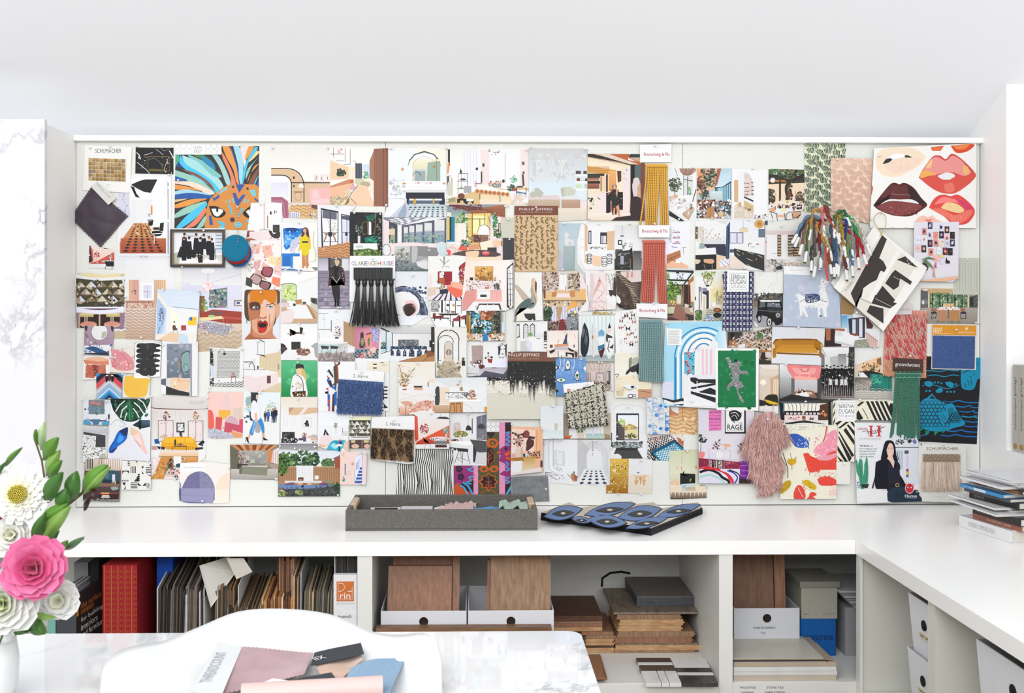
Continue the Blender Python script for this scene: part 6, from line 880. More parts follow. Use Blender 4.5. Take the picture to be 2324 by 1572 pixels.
g 61 27 106 50 ece0d0 eee;p db9 71 39 90 39 82 48 71 48;p b97 71 39 78 39 71 46;p db9 92 39 106 39 106 45 84 48;p edd 84 47 92 39 94 39 87 48;v 65 50 82 62 4 ddd .1;r 87 51 98 62.5 ddd;r 88 52 97 61.5 eee;s 333 90 58 92 54 94 55 94 58;r 90.5 58 95 61.5 444;r 89.5 57.5 92 59 222;g 63 68 78 79 333 222;b 68 73 3 4 30 1.2 555 888 222
p 222 62 76 66 76 80 75 82 78 80 81 62 81;n 63 75 80 80 30 1.1 eee 333 999;b 89 72 3.4 2.6 44 1.1 844 edd daa 544;r 88 74 91.5 79.5 556;p dcb8a8 93 74 97 72 105 73 106 78 92 78;e 101 73 3.4 2 bbb;r 92 75.5 97 80 eee;b 101 80 4 1.4 24 1 333 eee;r 82.5 75.5 88 78 445;r 61 81.8 105.5 82.6 ccc;g 61 82 106 89 8a8690 aaa
#B2|||modern lounge print with black triangle fireplace and teal sculptural rug|106 27 146 26 146 60 142 60 142 92 130 91 105.5 86|eff1f5|103 85.5
g 106 27 146 60 e6ebf1 f4f6f9;p 222 114 64 119 72 112 72;p edd 115 68 116 72 114 72;b 127 61 2.2 4 40 .9 9aa080 cca 7a8060;l .4 987 127 63 127 71;r 134 67 141 75 ddd;b 138 73 3 1.6 24 1 6a7a6a 9aa898;l .5 444 135 63 135 69;g 106 72 142 92 eee eee
s edd 107 80 110 73 118 72 122 74 121 82 113 85 108 84;s eb9 107 82 114 84 118 83 114 86 108 85;s 3ab4d0 116 88 122 79 130 78 138 78 140 84 136 86 130 92 118 90;s a8e4ec 120 84 126 81 131 84 126 88;s 2c94b8 124 78 131 80 134 84 128 84;s e8c8b8 137 80 142 79 142 92 136 88;l 1 f0d0c0 107 84 114 91;e 132 78 2 1 b88;r 131 79 134 83 334;e 131 84 4 1.6 eee;r 130 85 132 92 233;p da8 106 84 108 85 116 90 106 87
#B2|||small repeat of the faceted mirror bar print with two pink stools|142.5 49.5 168.7 49.5 167 88 142.5 87.5|ece8dc|145.5 50.5
s eeb 143 51 156 52 168 50 168 53 156 54 143 53;g 143 54 168 73 4a463e 554;'''+';'.join('p %s %g %g %g %g %g %g;p %s %g %g %g %g %g %g'%(a,x,y-3,x-4,y+2,x,y+2,b_,x,y-3,x+4,y+2,x,y+2)for x,y,a,b_ in[(146+k*6-(3 if j%2 else 0),58+j*4.8,('998','dcd8cc','bba')[(k+j)%3],('ddd','887','f0ece0')[(k*2+j)%3])for j in range(3)for k in range(5)])+''';n 143 55 168 72 30 1.2 222 eee;p eee 143 73 168 73 167 77 143 77;r 145 73.8 166 74.6 655;r 143 77.5 167 87.5 544;g 145 78 150 81 e4d8a8 c0b080;g 160 78 166 81 e4d8a8 c0b080;e 150 85 4.6 2.6 e4b8a8;e 164 85 3.6 2.6 e4b8a8;l .6 ca8 158 78 158 87
#B2|||small pink print with blue striped stair shadow in a tall window|132 91.5 164 92 162.5 131 132 130.5|f4dad2|134.5 93.5,162.5 93.5,161.5 129.5
h 132 92 163 131 f4d8c8 f6dce0;p 9ab8b8 150 98 159 92 158 131 149 128;p eef 150 98 158 94 158 130 150 127;'''+';'.join('p 3a5eb0 %g %g %g %g %g %g'%(151,112-k*2,157.8,106-k*3.2,151,113.2-k*2)for k in range(4))+';'+';'.join('p 3a5eb0 %g %g 158 %g 158 %g %g %g'%(155.5-k*1.4,110+k*4,110+k*4,112.6+k*4,155-k*1.4,112.8+k*4)for k in range(5))+''';e 147 106 1.7 1.9 da8;r 137.5 106 138.6 119 248;r 138.6 107 142 115 edd;b 136 125 2.2 3.4 34 1 188 355 e8c8b8 3ab0b8;b 144 117 2 3 16 .9 f0e0c0 e8c8b8;b 139 117 2 4 20 .9 a8bcc0 edd
#B1|||white apartment print with a zigzag black and white folding screen|-22.5 114 17.5 116.5 16.5 161.5 -23 160|ecebe8|-21.5 115,15.5 116,-22 161.5
p 333 -22.5 116 -19 116 -18 160 -23 160;n -22 116 -19 160 40 1.2 e8e4d0 222 889 eee;r -18 116 -13.5 152 ddd;p cde -22.5 136 -18 136 -18 150 -22 152;q -13.5 119 16 119 13 151 -15 151 16 22 333 z;p eee 13 117 18 118 16 158 12 155;n 13 138 17 156 10 1 334 888;p eee -18 152 16 151 16 158 -19 157;b 5 146 2.6 2.4 20 1 c8a8a0 966;p 9a7468 2 148 8.5 148 8 150 2.5 150;l .6 755 3 150 2.4 155;l .6 755 7.5 150 8 155;c .5 333 -13 121 -10 116 -6 118 -5 122;e -5.5 122 2 1.2 333;q -19 157 16.5 155 16.5 162 -22 162 16 3 333 z;e -12 154 1 .5 222
#B1|||fashion print of striped blue, red and black silk dress with wood seat|106 131 150 131.5 150 190 127 191.5 106 190|f2f3f6||
s 632 125 131 131 131 132 134 129 136 126 136;e 128 133 2 1.4 ddd;c .4 a86 127 135 124 140 122 146;s 843 126 136 129 136 130 146 130 156 127 156 126 146;s 543 124 137 127 137 128 156 126 170 125 155;p 333 116 143 119 140 124 148 124 152;l 1 eee 117 143 123 151;p c44 116 147 120 151 118 154;s 2a62b8 116 152 121 151 125 156 124 160 118 158;s eee 119 152 124 150 125 156 122 158
p 433 118 154 121 153 123 160 120 163;s 2a62b8 117 163 122 160 127 163 125 167 120 170;s 7ac0e0 118 164 124 163 124 165 119 166;p c04048 115 163 118 162 118 166;p 223 114 167 119 166 119 170 114 169;s eee 118 160 127 166 126 171 119 172;p 2a68c0 117 170 120 170 120 186 117 184;p eee 120 171 123 170 123 190 120 188;p 433 123 170 126 169 125 191 122 190;p 2a68c0 125 168 128 166 128 182 125 184;p eee 121 176 122 176 122 190 120 190;p c04a4c 117 176 120 176 120 182 118 182;p c04a4c 118 184 120 184 120 190 118 190
#B1|wallpaper_sample|art print|black and white geometric cut-out print behind the blue shaggy swatch|150 127 190 128 190 190 150 190|f0f1f2|183 133.5
r 164 131 190 145 f0e6d4;r 171 133.5 175.5 135 222;r 171 138 175.5 139.5 222;p 222 179 132 184 132 184 134;p 222 176 144 178 144 178 157 176 165;p 222 180 144 182 144 181 165 180 157;p 222 176 177 184 162 184 177;z 184 160.5 188.5 177.5 4 222 .4;p 222 174 181 184 180 184 181;p 222 174 181 183 184 174 184;'''+';'.join('p 222 174 %g 183.5 %g 183.5 %g 174 %g'%(181+k*4,180.3+k*4,182.6+k*4,183.5+k*4)for k in range(3))+''';p 222 184 181 189 186 184 187;c .5 666 141 138 147 139 150 144
#C2|wallpaper_sample|wallpaper sample|black and white hand-drawn broken stripe sheet|22 88 88 88 88 143 20.5 143|f1f0ec|88.5 88.5
'''+';'.join('l 1.05 222 %g 88 %g 96 %g 110 %g 128 %g 143'%(21+k*2.35,21.6+k*2.35+math.sin(k*.5)*.8,19.8+k*2.35+math.sin(k*.35)*1.2,20.5+k*2.35+math.sin(k*.8)*1.0+(1.5 if k%7==3 else 0),21+k*2.35+math.sin(k*.5)*.6)for k in range(29))+''';p eee 20 86 42 86 42 106 20 105
#C2|fabric_label|wallpaper label|strip of sage hexagon cane lattice label above the hexagon print|128.3 55.5 143 55.5 143 68 128.3 68|f3f4f1||
'''+';'.join('o %g %g 3 3 .35 98a49a'%(x,y)for x in(130,136,142)for y in(58.5,65))+'''
#C2|wallpaper_sample|wallpaper sample|maroon, orange and pink patterned sheet of interlocking geometric medallions|89 108 128.3 108 128.3 68 143 68 143 56.5 157.3 56.5 156.5 143 89 143|3a2430|157 58.5
p c8562c 89 110 110 110 116 143 89 143;p 937 89 108 112 108 118 118 118 122 108 124 102 134 94 128 89 132;'''+';'.join('e %g %g 1.7 2 323'%(x+2.6*math.cos(a),y+2.6*math.sin(a))for x,y in((95.5,112),(97.5,121.5))for a in(0,1.25,2.5,3.75,5))+''';p 323 94 131 113 143 113 125;l 2 48a8dc 96 131 101 134 106 143;l 2 48a8dc 100 128 106 132 112 143;c 1.5 48a8dc 112 109 109 112 105 112 108 114 112 115;c 1.5 48a8dc 112 121 107 122 110 126 104 128 110 130;r 112.5 108 118 143 e898c0;n 113 108 118 143 14 .6 524
r 118 68 143 143 553;p 322 128 70 133 76 138 70 138 68 128 68;p c8602c 128 79 131 76 139 76 143 81 139 87 131 87 128 84;p 553 131 81 133 78 137 78 140 81 137 84 133 84;p c8602c 133 81 135 80 137 81 135 83;p 322 128 88 133 86 138 92 137 104 131 110 128 108
l .8 c8602c 132 89 137 94 137 102 131 108;l .8 c8602c 130 92 130 106;l .7 c8602c 130 98 134 94;l .7 c8602c 130 102 134 98;l .7 c8602c 130 102 128 99;p c8602c 119 112 122 108 128 108 131 112 134 108 140 108 143 112 139 116 134 116 131 113 128 116 122 116;p 553 122 112 125 110 128 112 125 115;p 553 134 112 137 110 140 112 137 115
p c8602c 130 116 134 120 139 120 138 124 142 127 138 131 139 135 134 134 130 139 127 134 122 135 122 131 118 127 122 124 122 120 127 120;p 322 130 118 134 121 138 121 137 125 140 127 137 130 138 134 134 133 130 137 128 133 123 134 124 130 120 127 124 125 123 121 128 121;p 553 130 119 132 122 130 124 128 122;l .7 c8602c 130 124 130 134;l .7 c8602c 127 126 130 129 134 126;l .7 c8602c 127 130 130 132 134 130;l .7 c8602c 126 132 130 135 134 132;l .8 c8602c 120 143 125 138 136 138 141 143;l .8 874 118 118 121 120
r 143 56.5 150 143 e898c0;n 144 57 150 143 34 .6 836;o 146.5 60 0 0 .1 e898c0;p 937 150 56 157 56 156 143 150 143;p 322 150 57 157 57 157 68 150 68;c 1.5 48a8dc 151 69 156 68 152 72 156 74 151 77 156 79 151 83 156 84;p 937 144 88 140 93 145 96 142 102 150 106 157 103 157 86 150 84;p d8602c 139 93 145 90 144 94;p d8602c 149 94 156 90 157 94 151 97;p d8602c 151 98 157 98 157 102 151 100;e 151 88 1.8 2 323;c 1.5 48a8dc 150 104 154 106 151 110 156 112 150 115;c 1.5 48a8dc 150 121 155 122 150 125 156 128 151 129;p 937 143 118 149 114 156 116 157 122 150 121;p 322 150 131 157 128 157 143 150 143;p 48a8dc 150 143 157 131 157 136 153 143
#C2|||blush bedroom print with dark petal mirror artwork and brass sideboard|157.3 61.5 195 62.5 194.5 115.5 156.5 119.5|f0c8ac|194 64
g 157 62 195 100 eb9 f0c4a8;p f6d8c4 158 64 186 66 186 92 158 88;p 533 158 68 174 72 186 74 186 76 172 75 158 70;s 844 171 73 172 68 176 66 179 69 178 74 174 75;s 533 174 88 176 78 180 74 184 76 184 84 180 88 176 91;n 158 70 172 84 70 1.6 e8c8b8 8a5a54 f0e0d4 533;b 166 80 4 6 50 1.4 b88 daa 533;c .6 eee 174 78 175 84 174 90;l .5 eee 181 76 184 78;l .5 cda 163 63 164 68;p f4b890 186 66 193 64 192 96 185 92;l .6 c85 188 66 187 92
p edd 157 87 162 86 163 93 158 94;p daa 158 94 162 94 162 99 158 98;r 164 88 168 98 dcb;r 169 86 171 99 d8b0a0;r 171 94 179 97.5 ddd;p 235 171 94 174 94 174 98 172 98;n 176 91 192 97 50 1.2 322 843 533 c98;p a73 157 99 185 97 192 98 192 100 172 103 157 102;p eee 157 104 170 102 170 116 157 119;h 172 98 186 116 d8a850 e8dcc0;g 172 98 186 116 c89a48 ecdcb8;p eb9 185 100 192 99 192 109 186 110;r 192 102 194.5 110 633;p edd 157 117 192 110 194 115 157 120
#E1|wallpaper_sample|magazine clipping|tall sky-blue print of an arched striped portal over a zebra floor|-16 85 55 83 58 118 57 178 45 187 -20 183.5|aadcf0|-14.5 86,23.5 96,-17 179.5,15.5 178.5
g -16 85 58 120 a4daee b4e2f4;h 44 90 58 116 a8dcf0 e0f0f8;t 16 88 23 88.8 88a casa moderna;s eee 4 184 4 130 6 118 12 108 22 99 28 97 36 98 44 106 48 118 50 184;
'''+';'.join('o %g 127 %g %g %g %s 180 300;l %g %s %g 127 %g 184'%(30,34.5-k*3.7,36.5-k*3.2,1.5,c,1.6,c,-4.3+k*3.7,-4.3+k*3.7)for k,c in enumerate(('1f86bc','fff','1f86bc','fff','1f86bc','fff','1f86bc'))if k%2==0)+';'+';'.join('o %g 127 %g %g %g fff 180 300;l 1.8 fff %g 127 %g 184'%(30,34.5-k*3.7,36.5-k*3.2,1.6,-4.3+k*3.7,-4.3+k*3.7)for k in(1,3,5))+''';p 2a86b8 -5 126 -2.6 126 -2.6 180 -5 180;r 6.5 120 19 145.8 58c4e0;n 7 120 18 146 60 1.2 234 d05a6a 246 e88;b 12 124 2.4 2.4 12 1 d8404a e07080;b 12 134 2.4 2.4 12 1 d8404a e07080;b 13 142 2.4 2.4 12 1 d8404a e07080;r 28 116 30 147 f4c8d8;r 32.5 116 34.7 147 f4c8d8;r 37.5 116 40 147 f4c8d8;n 10 114 26 118 10 1.6 edd edd;s aadcf0 -20 100 -16 95 -14 183 -20 183;p aadcf0 -20 84 -16 85 -6 110 -6.5 178 -20 176
p dde -20 155 -6 155 -6 176 -20 173;p 222 -20 174 -6 177 8 174 20 178 30 181 30 184 -16 182;p eee -18 176 -6 180 4 178 12 181 -16 183;g 6 147 44 184 e8e6f0 f4f4f6;p eee 6 150 20 150 20 172 6 172;p 222 14 150 20 150 24 152 44 152 44 157 26 156 20 158 14 154;p 222 14 162 40 157 44 157 44 159 16 164;p 222 24 167 38 162 44 165 44 171 26 168;p 222 14 166 44 174 44 180 14 169;l .9 eee 14 154 14 172;l .9 eee 22 154 22 164
#E1|notice|text card|small white text notice pasted on the blue portal print|-14.5 91.5 4 92.5 3.2 111.5 -13.5 111.5|f8f8f6||
'''+';'.join('l .35 888 %g %g %g %g'%(-12.5,94+k*1.3,1.8-(k%3),94.2+k*1.3)for k in range(13))+'''
#E1|postcard|postcard|green framed print of a grey leopard rug shape|43 115 95.5 115.5 95 189.5 45 188.5|f8f8f8|69 116.5
r 46.8 118 92 185.5 174;n 47 118 92 186 70 3 174 285 163 285;s 888 57 127 60 126 62 130 64 134 67 133 67 129 71 130 74 133 72 138 74 142 78 142 82 143 82 146 78 146 73 146 71 150 72 154 75 155 76 158 78 160 74 163 72 162 71 166 74 172 78 178 76 180 73 176 70 169 68 162 64 160 60 163 62 165 58 165 58 161 60 157 64 154 64 148 62 142 60 136 58 132
n 60 132 73 160 110 .8 bbb 666 dcc 444;n 71 162 76 178 20 .7 ccc 666;n 58 128 62 134 12 .7 ccc 555;n 73 142 81 146 12 .7 ccc 555;s 222 66 131 68 128 70 130 69 132;l .4 ccc 71 133 76 132;l .4 ccc 72 134 76 136;n 56 126 59 128 6 .7 ddd
#E1|||creamy apartment print with a yellow and black rounded armchair|95.5 134.5 120 135.5 118.5 193.5 95.5 190|d8c4ac||
g 96 134 120 150 efe8e0 dcb;c .4 ba8 96 137 104 142 120 141;p dcb 96 146 110 152 110 178 96 178;p ca8 109 152 120 146 120 170 110 172;r 112 152 120 170 ecd8bc;v 112 150 120 172 4 ca8 .3;r 103 158 107 172 dcb;s fff4e0 96 156 99 153 103 153 104 157 100 159;s 221 102 175 106 171 114 170 118 173 118 186 112 186 104 182;s e0b824 103 176 110 178 117 180 118 182 111 182 104 179;p 222 96 176 103 178 106 182 96 185;g 96 184 119 194 f0e8e4 eee;n 96 184 118 193 20 2 eee dcc
#E1|||dusky bedroom print with a pink coved ceiling above a low bed|119.5 134 170.5 136.5 169 176 188 176 181.5 179 119.5 178.5|3a3438|127 134.5
g 120 134 136 178 eee 555;v 119 150 134 178 7 888 .2;p e88 128 134 170 136 168 150 164 154 138 153 130 142;p f4a8a4 134 138 164 139 162 146 140 146;o 150 147.5 6 2.6 .7 fcc;o 150 140 4 3 .8 c86468;o 150 139 6 4 .5 b66;p f8b0a4 138 148 164 150 164 154 138 153;g 138 153 165 168 d4d0d4 bbb;p 666 134 150 138 153 138 172 134 172;p 444 165 153 170 150 170 178 165 176;p 865 136 168 146 164 160 166 165 174 150 176 134 173;p db9 140 168 158 167 160 170 138 171;n 142 164 156 168 16 1.5 edd 222 b86;p eee 140 170 152 167 156 172 146 176;l .5 333 142 171 152 174;p 222 119 176 134 170 170 176 170 179 119 179
#E2|||kitchen print with curved glass roof, black frames and long wooden table|119.5 31.5 181 30 181.5 60 122 58|3c3634|149.5 32,171.5 60
h 120 32 181 46 5a6a70 4a3c38;p f4f0e4 126 34 176 34 166 43 126 43;'''+';'.join('c .6 333 %g 34 %g 37 %g 43'%(129+k*5,131+k*4.6,131.6+k*4.4)for k in range(8))+''';r 126 43 168 48 222;'''+';'.join('r %g 45 %g 47.4 dcc'%(128+k*4.6,131+k*4.6)for k in range(9))+''';r 126 48 166 56 edd;r 147 49 151 53.5 853;b 138 51 8 2.6 50 1 533 c97 c33 eee;b 158 52 3 2 20 1 876 543;s f0e8d0 146 38 150 38 151 42 149 45 147 43;l .4 ccc 149 33 149 38;p 532 168 36 178 34 178 56 168 56;b 173 46 4 4 40 1.3 c87a40 f0c080 842 322;p 111 178 32 182 31 182 60 178 58;p 111 120 32 124 34 126 58 120 56;g 122 54 178 60 e4dcd4 eee;p 222 122 58 150 54 176 59 148 57 130 59;l .5 2a8ab0 125 35 124 45
#E2|||pop-art hallway print with music posters, glass bar cart and purple pedestal|23.5 42 90 42.5 88.5 129.5 24.3 129|dcd4de||
g 24 42 90 100 dad4de e4e0e8;p e77ab8 36 42 51 42 51 66 36 67;t 36.5 43 50.5 46 334* ALICE WATERS;t 36.5 47.8 50.5 49.4 536 GUY SAVOY ALAIN PASSARD;t 36.5 51 50 54 334* PAUL BOCUSE;t 36.5 56 50.5 57.4 536 JIMMY NARDELLO;t 36.5 59.4 50 61 334 GUY SAVOY JOEL ROBUCHON;l .4 536 39 64 47 64;t 37 65 50 66 8a4c8a ONE NIGHT ONLY
p 222 55 42 80 42 80 70 55 70;p eee 56 42 78 42 78 68 56 68;s 222 60 44 66 42 72 44 75 48 72 54 66 55 62 52 60 48;c .7 eee 62 46 68 45 72 50;c .6 eee 63 50 67 48 70 53;l 1 222 62 53 67 57;l 1 222 72 50 75 45;t 58 57.5 60.5 59 222 ALL;t 71.5 56.5 75.5 58.3 222 THE;t 58 59.3 76 65.3 111* RAGE;t 58 66 76 67 444 PRINTED IN THE OPEN STUDIO NO 27
b 28 76 6 5 40 1.5 232 354 122;l .5 243 26 92 27 78;s e88 24 92 31 92 30 98 25 101;p 824 24 99 74 104 74 119 50 114 24 112;n 25 101 74 118 60 2.4 a83a54 824 b84a60;l .5 ccc 34 88 63 90;l .6 ccc 36 89 37 113;l .6 ccc 62 90 61 106;l .6 ccc 54 104 54 118;l .4 ccc 36 103 60 104;r 37 94 45 100 dde;r 45 92 52 99 eee
n 40 80 53 88 30 1.3 222 c03050 523 edd;b 49 78 1.4 1.6 6 .7 222;s f0b088 53 82 62 83 59 86 55 86;l .5 a64 55 87 57 88;r 37 101.5 54 113 322;'''+';'.join('r %g 102 %g 113 %s'%(38+k*2.1,39.3+k*2.1,('edd','222','c83a54','dde','895','dcb','e8a0b0','556')[k])for k in range(8))+''';n 38 103 56 114 50 .8 222 eee c85
b 78 86 7 5 44 1.5 212 534 111 634;l .8 212 70 84 79 90;r 76.5 95 84 103 dde;'''+';'.join('e %g %g %g 2.8 7a2c9c'%(78.5,y,w)for y,w in((105,5.6),(111,5),(117,5.4),(122.5,6.4)))+''';r 74 104 83 123 7a2c9c;e 78 108 5 .8 a85ac8;e 78 114 5 .8 a85ac8;e 78 120 5.6 .8 a85ac8
g 24 112 73 130 e8e0ea dde;c 2 e0485c 24 112 32 110 44 112 55 116 60 123 62 130;c 3 111 25 116 36 113 47 117 52 122 59 126 60 130;c 3 d8283c 30 111 44 112 56 117 63 124 65 130;c 1.6 dde 50 113 60 117 67 124 66 130;c 1.6 3a38a0 58 114 66 117 70 123 66 130;c 1.4 222 60 113 70 117 73 122 72 128;c 2.4 a8d8cc 25 122 36 119 46 122 53 127 55 130;p 322 72 123 89 124 88 130 72 130
#E2|fabric_label|label|grey hexagon cane lattice label above the paint-stroke sheet|126 58.5 188 60 188 71 126 69.5|f1eee0||
'''+';'.join('o %g %g 3 3 .35 bba'%(x,y)for x in(130,137,157,164,171)for y in(61.5,67.5))+''';r 141.5 60 153.5 70 f1eee0;t 143 61 153 64 998 PIERRE;t 142.5 64.8 153.5 68.4 998 FREY
#E2|wallpaper_sample|wallpaper sample|cream sheet with loose red, pink, blue and mustard paint strokes|121 70 189 59 187.5 147.5 121 148|f1ecd8|124 59
n 128 70 156 88 3 .1 f1ecd8;s 2f5cb8 130 71 140 70 148 74 154 78 155 84 150 87 140 86 135 80;n 140 74 156 88 90 .9 2f5cb8 4a72c8 f1ecd8;s f49ab0 165 84 172 80 176 72 182 67 188 68 188 96 178 98 162 94 161 90;n 162 72 188 100 60 1.6 f8b8c4 f08aa4 fcc;s e84a3a 148 94 154 93 158 97 170 100 178 94 188 92 188 116 168 115 156 116 152 106;n 150 94 188 116 40 1.4 f0604c d8402e;p f1ecd8 168 113 188 113 188 117 168 116;s f0a0b0 164 98 176 96 188 93 188 97 178 102 166 101
c 1.2 c44 176 61 175 70 172 80;c .5 e05050 178 60 176 72;s e84a40 165 124 172 121 182 122 188 126 188 131 176 132 168 131;n 168 120 188 132 30 1 f06050 e03a30;n 162 114 175 121 30 .7 c06070 d99;s d8a818 130 101 138 100 140 104 136 107 130 106;n 129 99 140 108 24 .9 d8a818 c89810;l .4 443 133 93 134 99;l .4 443 140 97 139 101;c .8 222 124 93 127 102 130 113 130 123;l .5 333 135 107 135 113;s c8a018 121 134 127 127 133 126 133 132 124 141 121 140;n 121 127 134 141 24 1 d8b020 980;s d8b018 147 127 154 125 160 130 164 133 161 137 152 132;n 147 125 164 137 26 1 e0b828 c09810
s e04a40 137 140 141 132 147 133 151 142 149 148 138 148;c .6 f1ecd8 142 134 148 146;n 138 132 151 147 26 1 e85a4c c33;s e04a40 155 145 157 140 162 140 164 143 160 145 163 148 153 148;b 184 139 6 6 40 1.4 fcc fdd fbb;l .4 333 156 116 156 120
#E2|wallpaper_sample|wallpaper sample|cream sheet with bold black diverging stripes|184 31 234 29.5 234 54 209.5 54 209 103.5 188 103 189.5 60 183 59.5|f0ebd6|
'''+';'.join('p 222 %g %g %g %g %g %g %g %g'%(184,37+k*9.5,186.5,31+k*9.5,186,36+k*9.5,183.5,42+k*9.5)for k in range(3))+';'+';'.join('p 222 %g 103 %g 103 %g %g %g %g'%(188+k*5.6,191.8+k*5.6,181+k*5.6,78,184+k*4.6,84)for k in range(0))+''';p 222 190 68 191 67 209 96 206 98;p 222 190 75 190 72 206 99 203 104;p 222 189 84 202 104 198 104 189 90;p 222 188 96 196 103 192 103;p 222 190 63 199 56 203 56 192 64;p 222 196 66 199 63 209 78 209 84;p 222 200 60 202 59 210 68 210 74;p 222 204 56 207 56 210 60 210 64;p 222 186 58 193 54 196 54 189 60
#F2|wallpaper_sample|wallpaper sample|upper part of the striped cream and black sheet, beside the pool lounge print|44 31 88 31 86 54 44 54|f0ebd6|46.5 30
'''+';'.join('p 222 %g 31.5 %g 31.5 %g %g %g 54 %g 54'%(55+k*5.4,58.4+k*5.4,64+k*5.4,44,69+k*5.4,65.6+k*5.4)for k in range(5))+''';p 222 45 36 50 32 54 32 46 38;p 222 44 46 46 42 52 52 48 54 44 53;c .8 222 51 40 55 47 58 53;p 222 84 34 87 34 87 50 82 40
#F2|fabric_label|label|white studio label with looping art-nouveau lettering on the striped sheet|20.5 30.5 42.5 31 42.5 55 20.5 55|f8f8f8|23 35
r 21.7 33.2 41.3 52.6 999;r 22 33.5 41 52.3 fff;t 23 34.5 40.5 39.8 333 SERENA;t 23 40.6 40.5 46.4 333 DUGAN;t 23 47.6 40.5 50.6 777 STUDIO
#F2|sample_strip|paint swatch|small cream beadboard paint swatch under the red strokes|20 103.5 36.5 103.5 36 130.5 20 130|efede2|28.8 106
v 20 108 36 130 8 ddd .15
#F1|sample_strip|paint swatch|sage green wood-grain swatch overlapping the board edge|158.5 8 190 7.8 190 52 159.5 51.5|c9ccbd|174.8 10.5
v 159 14 190 48 9 bba .3;v 160 12 190 50 13 ccc .2;n 160 12 189 50 8 .5 bba
#F1|||woodland meeting room print with two curved tan armchairs|120.5 44 158.5 44.5 158.5 51.5 189 51.5 187.5 86.5 128 86 128 70 120 70|a09a92|123 46.5,126 46.8,184 85,187 85
g 120 44 159 50 d8b88c c8a878;z 128 44.5 159 50 4 a85 .15;r 131 50 176 67.5 686;n 131 50 176 67 190 1.8 464 8aa478 bca 243 7a9468;v 131 50 176 67 12 444 .12;v 134 50 178 67 5 222 .1;r 129 50 131 68 dca;r 176 52 178 68 dca;p 666 120 46 129 48 129 70 120 70;g 120 54 129 62 555 888;r 122 58.5 124.5 63 edd;p 555 178 54 188 52 188 74 178 70;r 179 55 183 65 333;n 183 55 187 64 14 1 685
g 121 67 188 87 b0a89c 948a80;p db8 147 62 160 62 160 66 147 66;p edd 143 66 164 66 168 70 140 70;n 146 64 162 70 26 1 854 fff b86;p b86 140 70 151 70 152 82 147 84 141 82;p b85 155 70 166 70 166 82 160 84 155 82;l .4 db8 141 70 146 69 151 70;r 152.3 70 154.3 80 765;n 140 83 168 85 20 1.5 776;p a64 133 68 139 68 139 71 133 71;p a64 167 68 173 68 172 71 168 71;e 136 73 3.6 1.6 334;e 171 73 3.6 1.6 334;l .7 222 134 74 133 80;l .7 222 139 74 138 80;l .6 222 133 80 139 78;l .7 222 168 74 168 80;l .7 222 174 74 174 80;l .6 222 168 80 174 80
#F0|wallpaper_sample|wallpaper sample|dark green wallpaper sheet of cream-edged palm strokes|-18 12.5 31.5 13 30.5 31 13.5 31 13 95 -18 95|e9ecc8||
'''+';'.join(';'.join('p 244 %g %g %g %g %g %g %g %g'%(x+j*2.0,y+(j-2)**2*.3,x+j*2.0+1.15,y+(j-2)**2*.3,x+j*1.5+3.2+dx,y+6.6,x+j*1.5+2.5+dx,y+6.6)for j in range(5))for x,y,dx in[(-20+(k%5)*10.4+(4.2 if(k//5)%2 else 0),11+(k//5)*7.0+((k*3)%5)*.7,random.Random(k).uniform(-2,2))for k in range(60)])+'''
#F0|wallpaper_sample|wallpaper sample|peach wallpaper sheet of pale palm strokes beside the dark green one|13.5 30.5 63.5 31.5 62 60 60.5 90 58.5 108.5 14 98|f6d8c0|20.5 33,60 104
'''+';'.join(';'.join('p dcb3a2 %g %g %g %g %g %g %g %g'%(x+j*2.0,y+(j-2)**2*.3,x+j*2.0+1.2,y+(j-2)**2*.3,x+j*1.5+3.2+dx,y+6.6,x+j*1.5+2.5+dx,y+6.6)for j in range(5))for x,y,dx in[(11+(k%5)*10.4+(4.2 if(k//5)%2 else 0),29+(k//5)*7.0+((k*3)%5)*.7,random.Random(k+50).uniform(-2,2))for k in range(60)])+'''
#F0|wallpaper_sample|wallpaper sample|large white paper painted with five sets of lips in red, coral, maroon and nude|65 19 186.5 13 186 113.8 60.5 113.8 59.8 108 61 86 63 50|f9f7f3|69.5 28
s fbe6cc 67 40 68 29 74 21 90 18 112 19 123 26 126 30 118 40 104 48 92 53 78 52 70 46;s edd 80 32 88 25 98 26 110 30 100 30 88 33;s f8ddc8 76 38 92 32 112 31 122 32 112 42 98 48 84 48;s fff 81 31 88 26 98 26 101 29 88 32;s 333 75 38 79 32 85 31 86 33 82 36;s 333 101 30 103 27 110 30;b 96 41 9 4 14 2.4 f8d0c0 fae0cc
p e8582e 132 18 148 16 144 22 134 22;p f0804a 134 19 146 18 142 21 135 21;s e2502c 156 16 183 14 180 20 172 24 162 24;s f0884c 159 16 178 14 172 20 163 20
s dc5450 118 54 122 46 133 31 138 28 144 28 150 32 156 26 162 27 171 34 183 46 186 51 184 55 176 63 162 72 152 73 140 70 130 64;s f09a96 122 46 134 31 142 30 150 34 158 28 168 33 176 42 180 48 172 52 160 48 150 48 140 50 134 52;s f4b45c 119 52 124 45 130 46 137 49 132 54 122 55;s f4bc74 170 40 176 41 178 48 172 50;s f8c890 126 42 130 34 134 33 132 42;s eee 140 52 150 48 158 49 161 52 156 56 146 56;s e0584c 120 55 136 51 142 57 152 58 162 53 184 53 178 61 164 71 152 73 138 69;s ea7a68 148 62 158 60 160 70 150 71;c .6 c44 122 46 134 30 142 28 150 33 158 26 170 33 183 46
